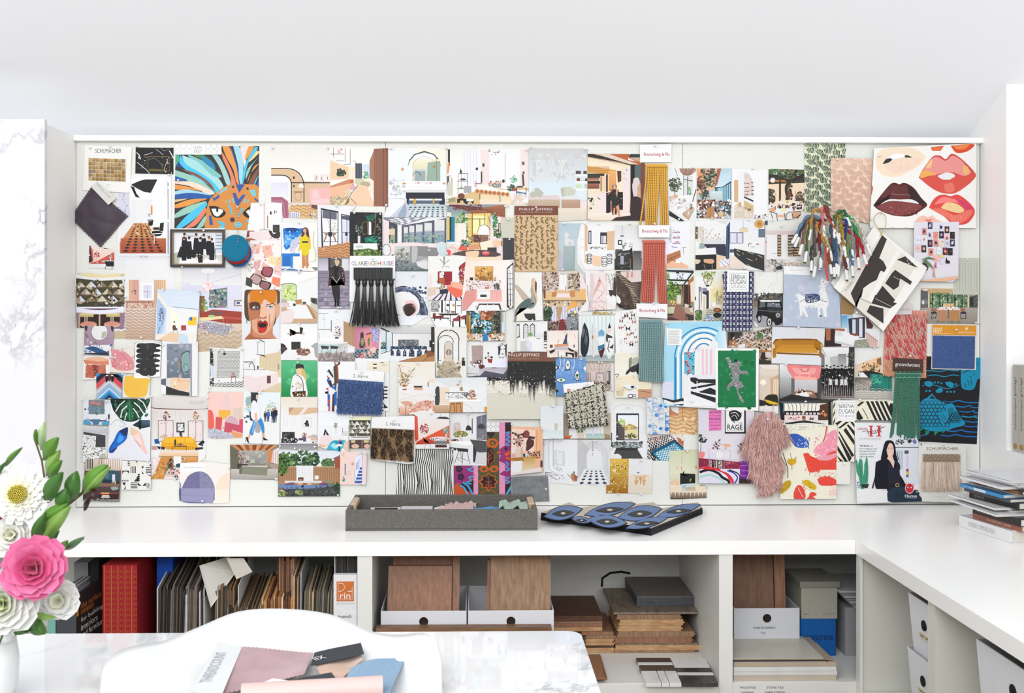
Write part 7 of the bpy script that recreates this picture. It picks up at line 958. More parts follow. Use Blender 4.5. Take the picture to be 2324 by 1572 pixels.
s 522 64 87 72 76 84 62 90 60 95 62 101 60 112 66 121 78 128 86 122 92 110 99 98 100 84 98 70 92;s 633 72 76 86 63 95 64 104 63 108 70 106 79 92 80 82 80;s 211 64 86 74 80 84 74 82 79 72 86;s 322 104 64 112 68 120 79 126 86 114 82 108 78;s eee 72 86 82 80 96 80 110 80 118 85 104 83 84 82;s 844 68 89 82 82 104 83 122 88 110 96 96 99 80 96;n 84 88 118 98 40 1.2 9a5a6a 634 b89 833;c .5 b88 86 73 92 74 100 74 108 75
s e4504a 130 90 134 82 140 76 148 74 156 76 164 74 174 80 184 91 183 100 176 108 168 110 160 110 150 102 142 94;s f88 136 86 146 77 158 79 168 80 174 86 160 83 148 84;s d8446a 160 78 172 82 182 91 176 92 166 84;s f6d49c 144 90 150 84 160 84 168 88 172 93 166 96 156 94;l .4 c97 155 84 155 92;s f07868 132 91 146 91 158 98 166 97 178 92 182 96 172 106 162 108 150 101;n 156 98 170 106 16 1 eb9 e98
s f8c4b4 112 108 118 101 124 99 129 101 134 99 140 104 148 108 140 112 122 113;s f07a68 124 103 129 104 134 103 130 107;p e07060 60 59 64 66 62 74 60 76;p e8584a 85 113 87 113 89 114;p e8584a 101 113 103 113 105 114
#F0|||wall print of many tiny face portraits above a palm frond vase|112.5 107 166 106.5 165 173 158 178 112 176.5|e6e2ec|
'''+';'.join('p %s %g %g %g %g %g %g %g %g;e %g %g 1.5 1.9 %s;n %g %g %g %g 7 .7 %s %s'%(b_,x-2.8,y-4.2,x+2.8,y-4.2,x+2.8,y+4.2,x-2.8,y+4.2,x,y,c,x-2.3,y-3.6,x+2.3,y+3.6,d,c)for x,y,b_,c,d in((131.5,111,'446','ccd','223'),(144.5,113,'dde','223','223'),(151.5,116,'433','eb9','222'),(124.5,118,'d99','534','845'),(131,122.5,'dde','556','a89'),(138,122.5,'e98','e98','222'),(145,122,'223','c9a','222'),(158,122.5,'222','334','888'),(117.5,128,'eef','dde','358'),(124.5,127.5,'eee','daa','222'),(151.5,126,'fcc','a66','334'),(131.5,132,'334','c07a88','222'),(138.5,131.5,'e98','345','222'),(146,132,'edd','eda','556'),(158,131.5,'334','dde','223'),(152,132,'dde','aab','99a'),(117,138,'ecc','daa','ccd'),(124,138.5,'333','f0b09a','222'),(132.5,142.5,'e98','644','333'),(142,141,'eee','dde','77a'),(149.5,141.5,'523','e98','222'),(155.5,142,'222','333','b88')))+''';s fbb 136 147 142 146 142 153 136 153;r 143.5 146 148 149 f0d88a;r 144 150 148 156.5 dde;p 222 150 153 151 148 152 152 155 153 155 156 150 156;s 222 122 156 126 155 129 156 129 163 125 165 122 162;n 123 156 129 164 12 .8 ddd;'''+';'.join('c .6 %s 136 163 %g %g %g %g'%(('5a7a54','354','8aa070')[k%3],130-k,152-k*.3+abs(k-5)*.5,122+k*2.2,152+abs(k-3)*.9-(5 if k>3 else 0))for k in range(9))+''';b 138 159 1.6 4 24 .9 c03a5a e06a80;l .5 b85 136 166 134 172;l .5 b85 136 166 138 173;l .5 b85 136 166 136 173;r 135 163 137 167 da8;p eb9 112 177 130 175 165 171 165 174 150 177 130 178
''')
cards('''
#F1|sample_strip|sample|small bronze tan card with rounded corners tucked under the brush-stroke cards|26 54 41 60 41 73 39 75.5 27 75 25 73|9a7c50||
#E1|wallpaper_sample|wallpaper print|grey-blue print of a fluffy white llama wearing a patterned saddle cloth|125 19 156 17 189 20 193.5 91.5 124 89|b9c4d6||
n 125 19 193 90 50 4 bcc8da bbc ccd;s eee 140 52 144 51 148 53 154 56 164 55 167 50 169 40 169 34 171 32 173 34 178 36 178 39 175 41 175 48 178 56 178 64 176 68 176 78 173 78 171 68 168 69 169 78 166 78 165 67 158 64 150 66 152 72 154 77 152 78 147 70 148 78 145 78 144 68 143 60;n 143 54 177 68 90 1.3 eee ddd eee;n 166 38 175 58 50 1.3 eee ddd;n 139 50 146 60 20 1.2 eee;s 457 151 51 166 51 167 59 152 61;n 152 52 166 60 70 .8 eee 224 ccd;c .5 445 144 60 148 58 152 57;c .5 445 167 57 172 59 177 60;e 172 36 .7 .6 222;c .5 99a 172 39 176 39 178 37;n 145 76 148 79 4 1 555;n 165 76 176 79 6 1 555;s eee 170 34 171 31 172 34
#E1|fabric_label|label|narrow white name label along the top of the llama print|125.5 17.7 156.3 18.7 156 28.5 125.5 27.5|f6f6f6||
t 132 21.5 149 23 bbb COLLEY ANDREWS;t 136 24.4 148 25.2 ccc FINE HAND PAINTED PAPERS
#F1|fabric_swatch|printed fabric|black cloth printed with turquoise fish, weed and wavy lines|120.5 124.6 192 126.5 187 229.5 116.5 226|1c1c20||
'''+';'.join('c 1.3 %s %g %g %g %g %g %g %g %g 189 %g'%(c,x,y,x+10,y+1.2,x+18,y-.6,(x+189)/2+6,y+1.5,y+2)for x,y,c in((147,178,'1478b8'),(161,184,'1478b8'),(166,190,'1874b4'),(169,196,'1b9ac0'),(173,202,'1470b8'),(172,207.5,'1c6cc0'),(150,213,'1f74c8'),(144,218.5,'1c70c0')))+''';c 1.2 1c70c0 117 220 122 219 128 217;c 1.2 138aac 126 142 134 142 144 143 152 141 160 142 166 142;c 1.1 138aac 128 148 138 147 148 149 158 147 166 148;s 138fb4 166 132 192 126 192 150 188 152 184 163 178 165 170 163 168 155 168 140;l .7 222 173 156 174 162;l .7 222 176 153 178 160;l .7 222 180 152 181 159;c .8 222 170 145 176 142 182 140;c .7 222 172 136 180 133 188 134;e 180 149 .6 .6 222;e 183 147 .6 .6 222;n 174 160 183 163 10 .4 222
c .8 138fb4 122 160 130 158 140 160 150 163 158 162 166 159;s 138fb4 124 156 130 154 135 157 132 161 127 160;s 138fb4 149 156 155 155 160 158 157 162 152 160;s 138fb4 138 166 143 162 147 165 144 168 139 168;e 137 156 1.3 1.2 138fb4;e 141 156 1.3 1.2 138fb4;e 145 157 1.3 1.2 138fb4;e 162 158 1.3 1.2 138fb4;e 127 166 1.3 1.2 138fb4;e 131 166 1.3 1.2 138fb4;e 152 167 1.3 1.2 138fb4;e 156 167 1.3 1.2 138fb4;e 160 167 1.3 1.2 138fb4
s 1490b6 117 184 121 178 129 174 140 176 151 181 158 182 164 190 169 199 173 203 171 207 160 210 148 214 138 214 128 213 120 209 117 207;p 1490b6 128 174 134 169 140 177;p 233 130 175 134 171 138 176;'''+';'.join('o %g %g 2.5 2.2 .45 222'%(119+(k%8)*4.7+(2.3 if(k//8)%2 else 0),180+(k//8)*4.4)for k in range(56)if not(28<k<30))+';'+';'.join('o %g %g 1.4 1.3 .4 222'%(154+(k%5)*2.9+(1.4 if(k//5)%2 else 0),192+(k//5)*2.6)for k in range(25))+''';s 1490b6 151 182 158 181 162 188 156 193 150 190;e 156 189 3.2 3 222;e 156 189 2.5 2.3 1490b6;e 156 189 1 1 222;s 1490b6 141 192 150 190 154 196 150 203 144 204;l .5 222 143 195 150 201;l .5 222 145 193 151 199;l .5 222 142 198 148 203;s 186 125 214 131 214 127 219;s 186 136 214 141 214 137 219;s 186 145 213 150 212 147 216;s 186 117 210 123 211 118 215
#F2|poster|poster|white poster of a smiling person in a navy outfit beside a cactus|41.5 57 116 58 122.5 150.5 44.5 153.5|edeef0||
h 84 60 122 130 e4e8ee dfe2ea;b 95 80 5 3 30 1.4 333 666 cdd;p 334 104 79 108 76 110 79 107 82;p 77a 110 79 113 76 116 80 113 83;r 86 86 118 87 556;g 90 88 96 118 dfe4ea c8d0da;v 90 90 100 112 4 9ab .4;l .7 445 92 92 94 100 92 104;r 101 90 106 94 556;r 103 95 106 112 dce;g 103 112 106 122 b03a3a 4a6ab0;r 103 115 106.5 119 e0c050
t 45 63 57 65.4 c44* LEADING;t 51 66 56 68 445 with;r 58.5 60.5 64 61.5 c44;r 58.5 72.5 64 73.5 c44;r 60 61 62.4 73 c44;r 67.5 60.5 73.5 61.5 c44;r 67.5 72.5 73.5 73.5 c44;r 69.5 61 72 73 c44;t 57 63.5 74 70 833^-12 heart;l .7 833 69 64 78 62;t 47.5 75 73 76 888 There are women leaders who lead with head and heart;t 47.5 76.8 73 77.8 888 because at the centre of leadership is heart
t 47.8 83.4 59 85.4 222* Ali Budd;t 60.5 84 63.5 85.6 444 BA '04;t 47.8 87 68.5 89.4 555 How designing one's;t 47.8 90 68 92.2 555 life takes hard work,;t 47.8 93.2 66 95.6 555 expertise, and the;t 47.8 96.2 65 98.8 555 right foundation.
s 497 49 136 47 124 46 108 48 100 51 103 52 120 54 134;s 275 51 134 48 114 48 104;s 5a8 53 134 54 116 53 108 55 104 58 112 57 132;s 497 52 122 55 100 57 100 58 118 55 130;s 497 44 116 43 102 45 103 47 116 49 126;c .4 246 55 104 56 116 54 130;r 45 126 48 135 dde;n 44 126 48 135 20 .8 446;p 333 50 130 59 130 57 135 50 134;p 333 66 120 67 120 64 135 62 135
s 112 75 90 78 80 82 78 87 79 90 85 91 94 93 102 90 104 86 98 80 102 75 104 73 100;s f0cab8 80 86 81 81 86 82 88 87 88 94 85 98 82 97 80 92;s 112 79 88 80 82 84 80 82 83 80 88;s f0cab8 82 96 86 96 88 101 88 111 85 106 80 102;e 82 88 .7 .4 332;e 86 88 .7 .4 332;l .3 543 81 87 83 86;l .3 543 85 87 87 87;s b83038 82 93 84 94 86 94 85 95;p fff 83 94 86 94 84 95;l .4 c98 84 88 85 92 84 92
s 112 67 104 76 100 82 101 86 107 88 111 90 102 95 106 96 112 94 116 99 124 102 130 106 138 92 141 80 138 67 135 66 118;c .7 334 82 102 84 108 87 112 84 120;c .7 334 92 104 94 112 92 120 97 128;s 223 82 104 88 112 94 108 96 124 98 134 84 135 81 120;r 84 130.5 96 133 111;o 92.5 131.2 2 1.8 .7 d8b868;s 234 82 136 100 133 112 137 120 145 122 151 90 152 80 148;n 84 136 118 150 26 2 234 223;p eee 43 136 80 136 81 152 44 152;l .5 889 74 137 79 137
s c82c3c 102 130 107 129 112 131 112 137 110 140 108 142 104 140 102 136;o 107 135 5 6 .7 edd;e 105 134 .8 .9 edd;e 109 134 .8 .9 edd;p 311 106 138 107 138 109 138;t 101.5 142.4 115.7 145.7 eee* Huron;t 102.3 146 115.7 147 dde AT WESTERN
''')
# ---------------- samples with relief ----------------
PXM=1/679
def seen(px0,py0,px1,py1,y):SURF.append(((px0,py0,px1,py1),y))
def base_y(px0,py0,px1,py1):
 m=0
 for(a0,b0,a1,b1),yy in SURF:
  if a0<px1-2 and a1>px0+2 and b0<py1-2 and b1>py0+2:m=min(m,yy)
 return m-.0004
def header(tile,name,label,cat,geo,bg,body,pins='',**k):return card(tile,name,cat,label,geo,bg,pins,body,thick=.0009,**k)
def swatch(name,mt,quad,col,y0,thick,n=24,wave=.0015,parent=None,colf=None,edge=0,seed=1,bulge=0):
 """a piece of cloth: quad in px (TL TR BR BL), drawn as a closed wavy sheet; edge = zigzag cut in px"""
 rnd=random.Random(seed);TLq,TRq,BRq,BLq=quad;b=MB()
 def pt(u,v,y):
  x=(TLq[0]*(1-u)+TRq[0]*u)*(1-v)+(BLq[0]*(1-u)+BRq[0]*u)*v;z=(TLq[1]*(1-u)+TRq[1]*u)*(1-v)+(BLq[1]*(1-u)+BRq[1]*u)*v
  return at(x,z,y)
 rows=[];ph=rnd.uniform(0,6)
 for i in range(n+1):
  row=[]
  for j in range(n+1):
   u,v=j/n,i/n;d=wave*(math.sin(u*7+ph+v*2)*.5+math.sin(v*9+ph*2)*.5)
   if edge:
    if i in(0,n):v+=(edge if j%2 else-edge)/max(1,abs(BLq[1]-TLq[1]))
    if j in(0,n):u+=(edge if i%2 else-edge)/max(1,abs(TRq[0]-TLq[0]))
   rim=min(i,j,n-i,n-j)
   row.append(pt(u,v,y0-thick*(1 if rim>0 else.4)-abs(d)-bulge*math.sin(PI*min(1,max(0,u)))*math.sin(PI*min(1,max(0,v)))))
  rows.append(row)
 cf=None
 if colf:cc=[[hx(colf(j/n,i/n))for j in range(n+1)]for i in range(n+1)];cf=lambda i,j:cc[i][j]
 b.grid(rows,cf or col,True)
 b.grid([[p+Vector((0,.0+(y0-p.y),0))for p in r][::-1]for r in rows],col,False)
 for line in(rows[0],rows[-1],[r[0]for r in rows],[r[-1]for r in rows]):
  b.grid([line,[Vector((p.x,y0,p.z))for p in line]],col,False)
 return b.build(name,mt,parent)
FIBRE=mat('yarn_fibre',None,.9,noise=.12,nscale=500,sheen=.15)
def pile(name,quad,y0,n,ln,w,cols,parent,lean=(0,-.3),seed=2,colf=None,spread=.6):
 rnd=random.Random(seed);b=MB();TLq,TRq,BRq,BLq=quad
 for k in range(n):
  u,v=rnd.random(),rnd.random()
  x=(TLq[0]*(1-u)+TRq[0]*u)*(1-v)+(BLq[0]*(1-u)+BRq[0]*u)*v;z=(TLq[1]*(1-u)+TRq[1]*u)*(1-v)+(BLq[1]*(1-u)+BRq[1]*u)*v
  p=at(x,z,y0);d=Vector((lean[0]+rnd.uniform(-spread,spread),-1,lean[1]+rnd.uniform(-spread,spread))).normalized()*ln*rnd.uniform(.6,1.15)
  s=Vector((rnd.uniform(-1,1),0,rnd.uniform(-1,1))).normalized()*w;c=hx(colf(u,v,rnd)if colf else rnd.choice(cols))
  b.face([p-s,p+s,p+d*.6+s*.8+Vector((0,0,-ln*.1)),p+d*.6-s*.8+Vector((0,0,-ln*.1))],[c]*4);
  b.face([p+d*.6-s*.8+Vector((0,0,-ln*.1)),p+d*.6+s*.8+Vector((0,0,-ln*.1)),p+d+Vector((0,0,-ln*.35))],[c]*3)
 o=b.build(name,FIBRE,parent);o['kind']='stuff';return o
def cords(root,xs,y0,ends,r,col,Y,nseg=64,name='cord',turns=2.6,lo=.3):
 for k,(x,(ex,ey))in enumerate(zip(xs,ends)):
  pts=[]
  for i in range(nseg+1):
   t=i/nseg;px=x+(ex-x)*t**1.4;py=y0+(ey-y0)*t
   pts.append(at(px,py,Y-.0006*math.sin(t*5+k)))
  b=MB();b.tube(pts,[r]*len(pts),col,10,True,2,turns*2*PI/10,lo);b.build(name,FIBRE,root)
def root_at(name,label,cat,px,py,y,group=None):return thing(name,label,cat,at(px,py,y),group)
# gold tile sample card
y0=base_y(190,330,300,440)
g=card('A0','sample_card','sample card','white sample card holding a gold metal-leaf tile sample','27.5 15 83.5 17.5 81 72 25 69','f5f4f0','35 18.5,59 18','t 40 19.5 71 24.6 3a3a3a SCHUMACHER;l .2 999 53 24.8 58 24.8;l .2 999 77 31 76 60;t 52 62 58 63 aaa TILE;t 53 64.5 57 65.3 aaa GOLD',thick=.001)
b=MB();rnd=random.Random(4);yy=SURF[-1][1]-.0004
for i in range(10):
 for j in range(6):
  x0,z0_=201+i*8.4,358.5+j*8.6+i*.25-j*.0;w=7.9;cx,cz_=x0+4,z0_+4;c=rnd.choice(('d8b070','e8c890','c09858','b8a078','e0bc80'))
  q=[at(x0,z0_,yy),at(x0+w,z0_,yy),at(x0+w,z0_+w,yy),at(x0,z0_+w,yy)];top=at(cx,cz_,yy-.0035)
  for k in range(4):b.face([q[k],top,q[(k+1)%4]][::-1],c)
b.build('tile_sample',mat('gold_leaf',None,.3,metal=.55,noise=.35,nscale=160),g)['kind']='stuff'
# purple leather swatch
LEA=mat('soft_leather',None,.6,noise=.22,nscale=38,bump=.25,bscale=60,sheen=.1)
q=((208,423),(290,490),(228,561),(159,494));y1=base_y(159,423,290,561)
card('A0','fabric_label','label','cream label stapled across the purple leather swatch','42 58.5 65 78 55.5 86.5 35 65','ddddd6','','t 37 68 62 70.5 999^48 THREADCOUNT',lift=.012)
lo=swatch('leather_swatch',LEA,q,'3c2c3c',y1,.0016,28,.003,edge=.7,bulge=.006)
tag(lo,'diamond-hung swatch of deep purple suede leather with pinked edges','leather swatch');seen(165,430,285,555,y1-.009)
b=MB()
for a,c in((q[0],q[3]),(q[3],q[2]),(q[1],q[2])):
 for k in range(34):
  t=(k+.3)/34;t2=(k+.75)/34;f=.035
  def I(t):return(a[0]+(c[0]-a[0])*t)*(1-f)+222*f,(a[1]+(c[1]-a[1])*t)*(1-f)+494*f
  p,r_=I(t),I(t2);b.tube([at(p[0],p[1],y1-.0045),at(r_[0],r_[1],y1-.0045)],.0006,'c8b0a8',4)
b.build('stitching',FIBRE,lo)['kind']='stuff'
# framed team photograph
fr=root_at('picture_frame','black and bronze framed photo of a team dressed in black','picture frame',449,606,base_y(388,521,511,606))
yb=fr.location.y
def frame(nm,o,w,col,dy,th):
 b=MB();X0,Z0,X1,Z1=o
 for r in((X0,Z0,X1,Z0+w),(X0,Z1-w,X1,Z1),(X0,Z0+w,X0+w,Z1-w),(X1-w,Z0+w,X1,Z1-w)):
  a,c=at(r[0],r[3],yb),at(r[2],r[1],yb);b.box((a.x,yb-dy-th,a.z),(c.x,yb-dy,c.z),col)
 return b.build(nm,mat('frame_lacquer',None,.35),fr)
frame('outer_frame',(388,521,511,606),4.5,'1e1c1e',0,.010);frame('inner_frame',(392,524,508,601),2.6,'8a6a44',.001,.008)
card('A0','photo','','','131 114 194 114 194 158 131 158','e8e8ea','','''g 131 114 194 146 e6e8ec f4f4f6;t 148 122 178 125 777 MARCH & SON;r 182 116 193 144 dde2ea;z 183 118 193 142 6 8a98ac .3;g 131 146 194 158 c8ccc0 f2f2f4;p b8c0a8 131 144 142 142 139 156 131 157;p f8f8f8 140 151 185 150 190 158 142 158
'''+';'.join('p 17171b %g %g %g %g %g %g %g %g %g %g %g %g;e %g %g 1.4 1.9 d8a890;e %g %g 1.6 1.5 %s'%(x-2.6,y+3,x+2.6,y+3,x+3.6,y+14,x+2.6,y+h,x-2.6,y+h,x-3.6,y+14,x,y,x,y-1.1,hc)for x,y,h,hc in((146,122,14,'222'),(160,122.5,26,'3a2a20'),(169,123,16,'322'),(175,126,20,'6a4a30'),(145.5,126.5,26,'332'),(151.5,126.5,24,'222'),(165,127,28,'222'),(178.5,128,24,'4a3020')))+''';p 17171b 141 136 149 138 147 150 137 148;p 17171b 150 138 158 140 158 150 149 146;n 160 144 171 152 20 1.4 d8c0a8 f0e8e0 8a6a50;l .5 222 174 150 183 151;l .5 222 183 138 183 151;l .5 222 138 148 138 150''',parent=fr)
for p in list(fr.children):
 if p.name.startswith('photo'):
  for k in('category','label'):
   if k in p:del p[k]
seen(388,521,511,606,yb-.010)
# hide discs on a bead chain
dr=root_at('hide_disc_sample','blue, red and green hide discs hung on a beaded chain','sample discs',539,600,base_y(508,470,570,605))
yd=dr.location.y
for k,(cx_,cy_,c)in enumerate(((542,574,'2a50a8'),(540,571.5,'3c5a34'),(540,569,'b01c28'),(538,564,'167a9c'))):
 b=MB();cc=at(cx_,cy_,0);Rr=30.5*PXM;yk=yd-.001-k*.0028;b.lathe([(0,0),(Rr*.97,0),(Rr,.0007),(Rr*.99,.0022),(Rr*.8,.0026),(0,.0026)],c,40,Matrix.Translation((cc.x,yk,cc.z))@Matrix.Rotation(PI/2,4,'X'))
 b.build('disc',CLOTH,dr)
pile('hide_hair',((512,545),(566,545),(566,590),(512,590)),yd-.012,1500,.0022,.0003,('2a8ab0','0f6a8c','3a98bc'),dr,lean=(2,-2.6),spread=.5)
pile('hide_fringe',((524,596),(560,592),(556,603),(530,604)),yd-.003,420,.005,.0004,('2a50a8','3a64c0','1c3c90'),dr,lean=(.6,-2.5))
b=MB()
for s in(-1,1):
 for k in range(38):
  t=k/37;p=at(541+s*(3.2-2.4*t)-1.5*t,470+78*t,yd-.0145-.001*s);b.lathe([(0,-.0011),(.0009,-.0006),(.0009,.0006),(0,.0011)],('c87830','e8d8c8','3a2c28')[k%3],6,Matrix.Translation(p))
b.build('bead_chain',mat('glass_beads',None,.25),dr)['kind']='stuff'
ALLPINS.append((540,470,'chain of hide disc samples',1));seen(510,535,568,600,yd-.013)
# black tassel trim
tr=header('B1','trim_card','white card with a row of long black tassels and rainbow lettering','trim sample','143.5 5.5 197.5 5.3 197.3 60 143.2 60','f2f2f3',';'.join('t %g 12 %g 16.8 %s %s'%(145.6+k*3.83+(.6 if k>7 else 0),149+k*3.83+(.6 if k>7 else 0)-(1.6 if ch=='I' else 0),c,ch)for k,(ch,c)in enumerate(zip('CLARENCEHOUSE',('c03a3a','2a8a9a','c83a2c','2a9a5a','6a3a9a','d88a2a','3a5ab0','8ab03a','b03040','e0902a','2a6ab0','2a8a5a','d0589a')))),'170 8.5')
yt=SURF[-1][1]-.001;BLK=mat('black_leather_cord',None,.38,spec=.5)
b=MB();A_,B_=at(803,607,yt),at(891,634,yt);b.box((A_.x,yt-.004,B_.z),(B_.x,yt,A_.z),'161616')
for k in range(17):b.tube([at(804+k*5.3,607,yt-.005),at(804+k*5.3,634,yt-.005)],.0024,'1d1d1d',6)
b.build('braid',BLK,tr)
rnd=random.Random(7)
for k in range(6):
 x=812+k*15.2;b=MB();b.lathe([(.006,0),(.008,.006),(.0085,.012),(.006,.02),(.0045,.024)],'121212',10,Matrix.Translation(at(x,649,yt-.007)))
 for s in(-1,1):b.tube([at(x,640,yt-.006),at(x+s*7.6,632,yt-.006)],.0026,'181818',6)
 for j in range(44):
  a=rnd.uniform(0,2*PI);r1=rnd.uniform(0,4);r2=rnd.uniform(1,9+abs(k-2.5));ln=rnd.uniform(84,96)
  x0,x3=x+r1*math.cos(a),x+r2*math.cos(a)*1.25+(k-2.5)*2.2
  pts=[at(x0+(x3-x0)*t**1.3,646+ln*t,yt-.006-.009*math.sin(min(1,t*2)*PI/2)*(.6+.4*math.sin(a)))for t in(0,.15,.35,.6,.8,1)]
  b.tube(pts,.0011,rnd.choice(('0d0d0d','161616','242424')),4)
 b.build('tassel',BLK,tr)
seen(795,605,905,740,yt-.018)
# three bullion fringes
def bullion(tile,hdr,lab,x0,x1,yb0,yb1,col,dark,mid,ends,text,pins):
 h=header(tile,'trim_card',lab,'trim sample',hdr,'f3f2f4',text,pins)
 Y=base_y(x0,yb0,x1,yb1)-.003;b=MB()
 for k in range(17):
  xa=x0+(x1-x0)*k/17;b.tube([at(xa-1,yb0+3,Y-.002),at(xa+3.6,yb0+9.5,Y-.003)],.0022,col,5)
  b.tube([at(xa+1.5,yb0+8,Y-.001),at(xa+1.5,yb0+20,Y-.001)],.0019,dark,5)
 b.build('braid',FIBRE,h)
 n=len(ends);xs_=[x0+3+(x1-x0-6)*k/(n-1)for k in range(n)]
 cords(h,xs_,yb0+12,ends,.0040,lambda a,b_:hx(col if(b_%5)<3 else mid),Y-.003,88)
 seen(x0,yb0,x1,yb1,Y-.008);return h
bullion('D0','132 15 170 13.8 169.5 35.5 132.5 35.8','white card with a thick golden yellow twisted cord fringe',1465,1515,369,515,'f0b84a','dcaa3c','c89428',[(1452,512),(1466,515),(1470,515),(1475,514),(1480,514),(1484,513),(1489,512),(1488,511),(1501,512),(1506,515),(1511,516),(1516,517)],'t 137 24.2 167.5 29.4 b03a40* Brunschwig & Fils','150 17.5')
bullion('D0','130.8 110.5 167.5 110.5 167.5 125 131 125','white card with a coral red twisted cord fringe',1459,1510,542,688,'dc7460','cf6450','bc4a3a',[(1456,684),(1460,684),(1464,685),(1469,686),(1474,686),(1479,686),(1483,684),(1495,685),(1499,687),(1503,688),(1507,689),(1511,689)],'t 134.8 115.5 165 120.4 b03a40* Brunschwig & Fils','148.5 108.8')
bullion('D1','128 62 165 62.5 164.8 80 128.2 78','white card with a soft teal twisted cord fringe',1452,1504,722,868,'8aa8aa','76aaac','639a9c',[(1451,859),(1455,862),(1460,864),(1465,864),(1470,865),(1475,866),(1480,866),(1485,867),(1490,867),(1495,867),(1500,867),(1505,866)],'t 131.8 68.4 162 73.6 b03a40* Brunschwig & Fils','148 61.5')
# green metallic fringe under a brown header, laid over the coral weave
wq=((2011,702),(2104,706),(2102,858),(2004,852));yw=base_y(2004,700,2104,858)
sw=swatch('woven_swatch',CLOTH,wq,'e0907c',yw,.003,44,.0015,edge=.6,colf=lambda u,v:('d85a60','e8a08c','e0907c','d8b8a0')[(int(u*44)+int(v*44)//2)%4]if v<.8 else('e0a080','d88c70','e8b498')[(int(u*40)+int(v*40))%3])
tag(sw,'coral and pink basket-weave swatch with a pale name label','fabric swatch');seen(2006,704,2102,856,yw-.009)
b=MB();rnd=random.Random(5)
for i in range(26):
 for j in range(15):
  px,py=2012+i*3.5+(1.7 if j%2 else 0)-j*.35,712+j*9.4+(i%3)
  c=rnd.choice(('d84c58','e06a60','e8a898','d8b0a4'))if py<812 else rnd.choice(('e0a07c','e8b090'))
  b.tube([at(px,py,yw-.0045),at(px+2,py+5,yw-.0065),at(px+3,py+9,yw-.0045)],.0021,c,5)
b.build('weave',FIBRE,sw)['kind']='stuff'
header('F1','name_label','','','75.5 61.8 110 62 109.8 75 75.2 75.5','d9d0d0','t 78 68 108 70.4 7a7478 CLAIRE GAUDION;t 92 72 95 72.8 a09a9c CG',parent=sw)
gh=header('F1','trim_card','brown card header holding a long dark green metallic fringe','trim sample','87.2 126.5 123.5 128.5 123 144.5 86.5 142.3','4a3530','t 90 132 105.5 138 eee^2 ground;t 105.5 134 119.5 137.4 eee*^2 WORKS','106 124.3')
Y=base_y(2030,845,2090,870)-.003;rnd=random.Random(8)
GS=('1f6a54','164c40','164c40','7ac0a0','164c40')
def gcol(k):return lambda a,b_:hx(GS[(a*2+b_+k)%5])
xs_=[2033+2.6*k for k in range(21)]
en=[(2026+3.05*k+(-5 if k<3 else 0)+rnd.uniform(-1,1),988+rnd.uniform(-5,6)+(k>8)*4)for k in range(21)]
cords(gh,xs_,846,en,.0030,gcol(0),Y-.004,90,lo=.2)
b=MB()
for j in range(5):b.tube([at(2033+k*5.2,844+j*4+(1 if k%2 else-1),Y-.007)for k in range(12)],.0022,('2c7a60','6ab090')[j%2],5)
b.build('braid',FIBRE,gh);seen(2028,842,2092,985,Y-.009)
# deep-pile carpet swatches with printed headers
h1=header('B1','carpet_sample','white name card with a shaggy denim blue pile swatch','carpet sample','130.5 139.5 184.5 143 181.5 195 128.5 193','f4f4f4','t 148 146.5 165 150.5 333^3 S. Harris;n 136 148 139 149 2 .3 555;n 176 152 179 153 2 .3 555','157.5 144')
y1=SURF[-1][1]-.0005;q=((768,860),(870,867),(866,940),(764,937))
swatch('carpet',FIBRE,q,'3c5484',y1,.004,10,.0005,parent=h1)
pile('pile',q,y1-.003,5200,.0085,.00075,('5470a8','6480b4','46619a','7ba0d8','3a5288'),h1,lean=(.1,-.6));seen(765,860,868,938,y1-.010)
h2=header('B2','carpet_sample','white name card with a leopard-look black and tan pile swatch','carpet sample','169.3 50.5 220.5 49 221 104.5 214 106.5 168 101','f5f5f5','t 186.5 56.5 203.5 60.6 333^2 S. Harris;n 175 61 178 62 2 .3 555;n 213 63 216 64 2 .3 555','196 53.8')
y1=SURF[-1][1]-.0005;q=((843,971),(940,975),(938,1047),(840,1040))
swatch('carpet',FIBRE,q,'8a6a48',y1,.003,10,.0005,parent=h2)
SP=[(.08,.2,.07,.3),(.22,.12,.06,.2),(.33,.28,.06,.3),(.5,.1,.08,.16),(.66,.2,.09,.26),(.86,.12,.1,.22),(.08,.7,.08,.3),(.3,.75,.07,.2),(.42,.5,.06,.2),(.52,.8,.08,.2),(.7,.65,.08,.2),(.88,.6,.09,.26),(.95,.9,.06,.12),(.2,.45,.05,.14),(.62,.44,.05,.12)]
def leo(u,v,r):return r.choice(('161210','241a14','0e0c0c'))if any(((u-a)/c)**2+((v-b_)/d)**2<r.uniform(.6,1.5)for a,b_,c,d in SP)else r.choice(('b8946c','a88058','c8a67c','9c7850'))
pile('pile',q,y1-.0025,4600,.006,.0008,(),h2,colf=leo,lean=(.2,-.8));seen(842,972,938,1045,y1-.008)
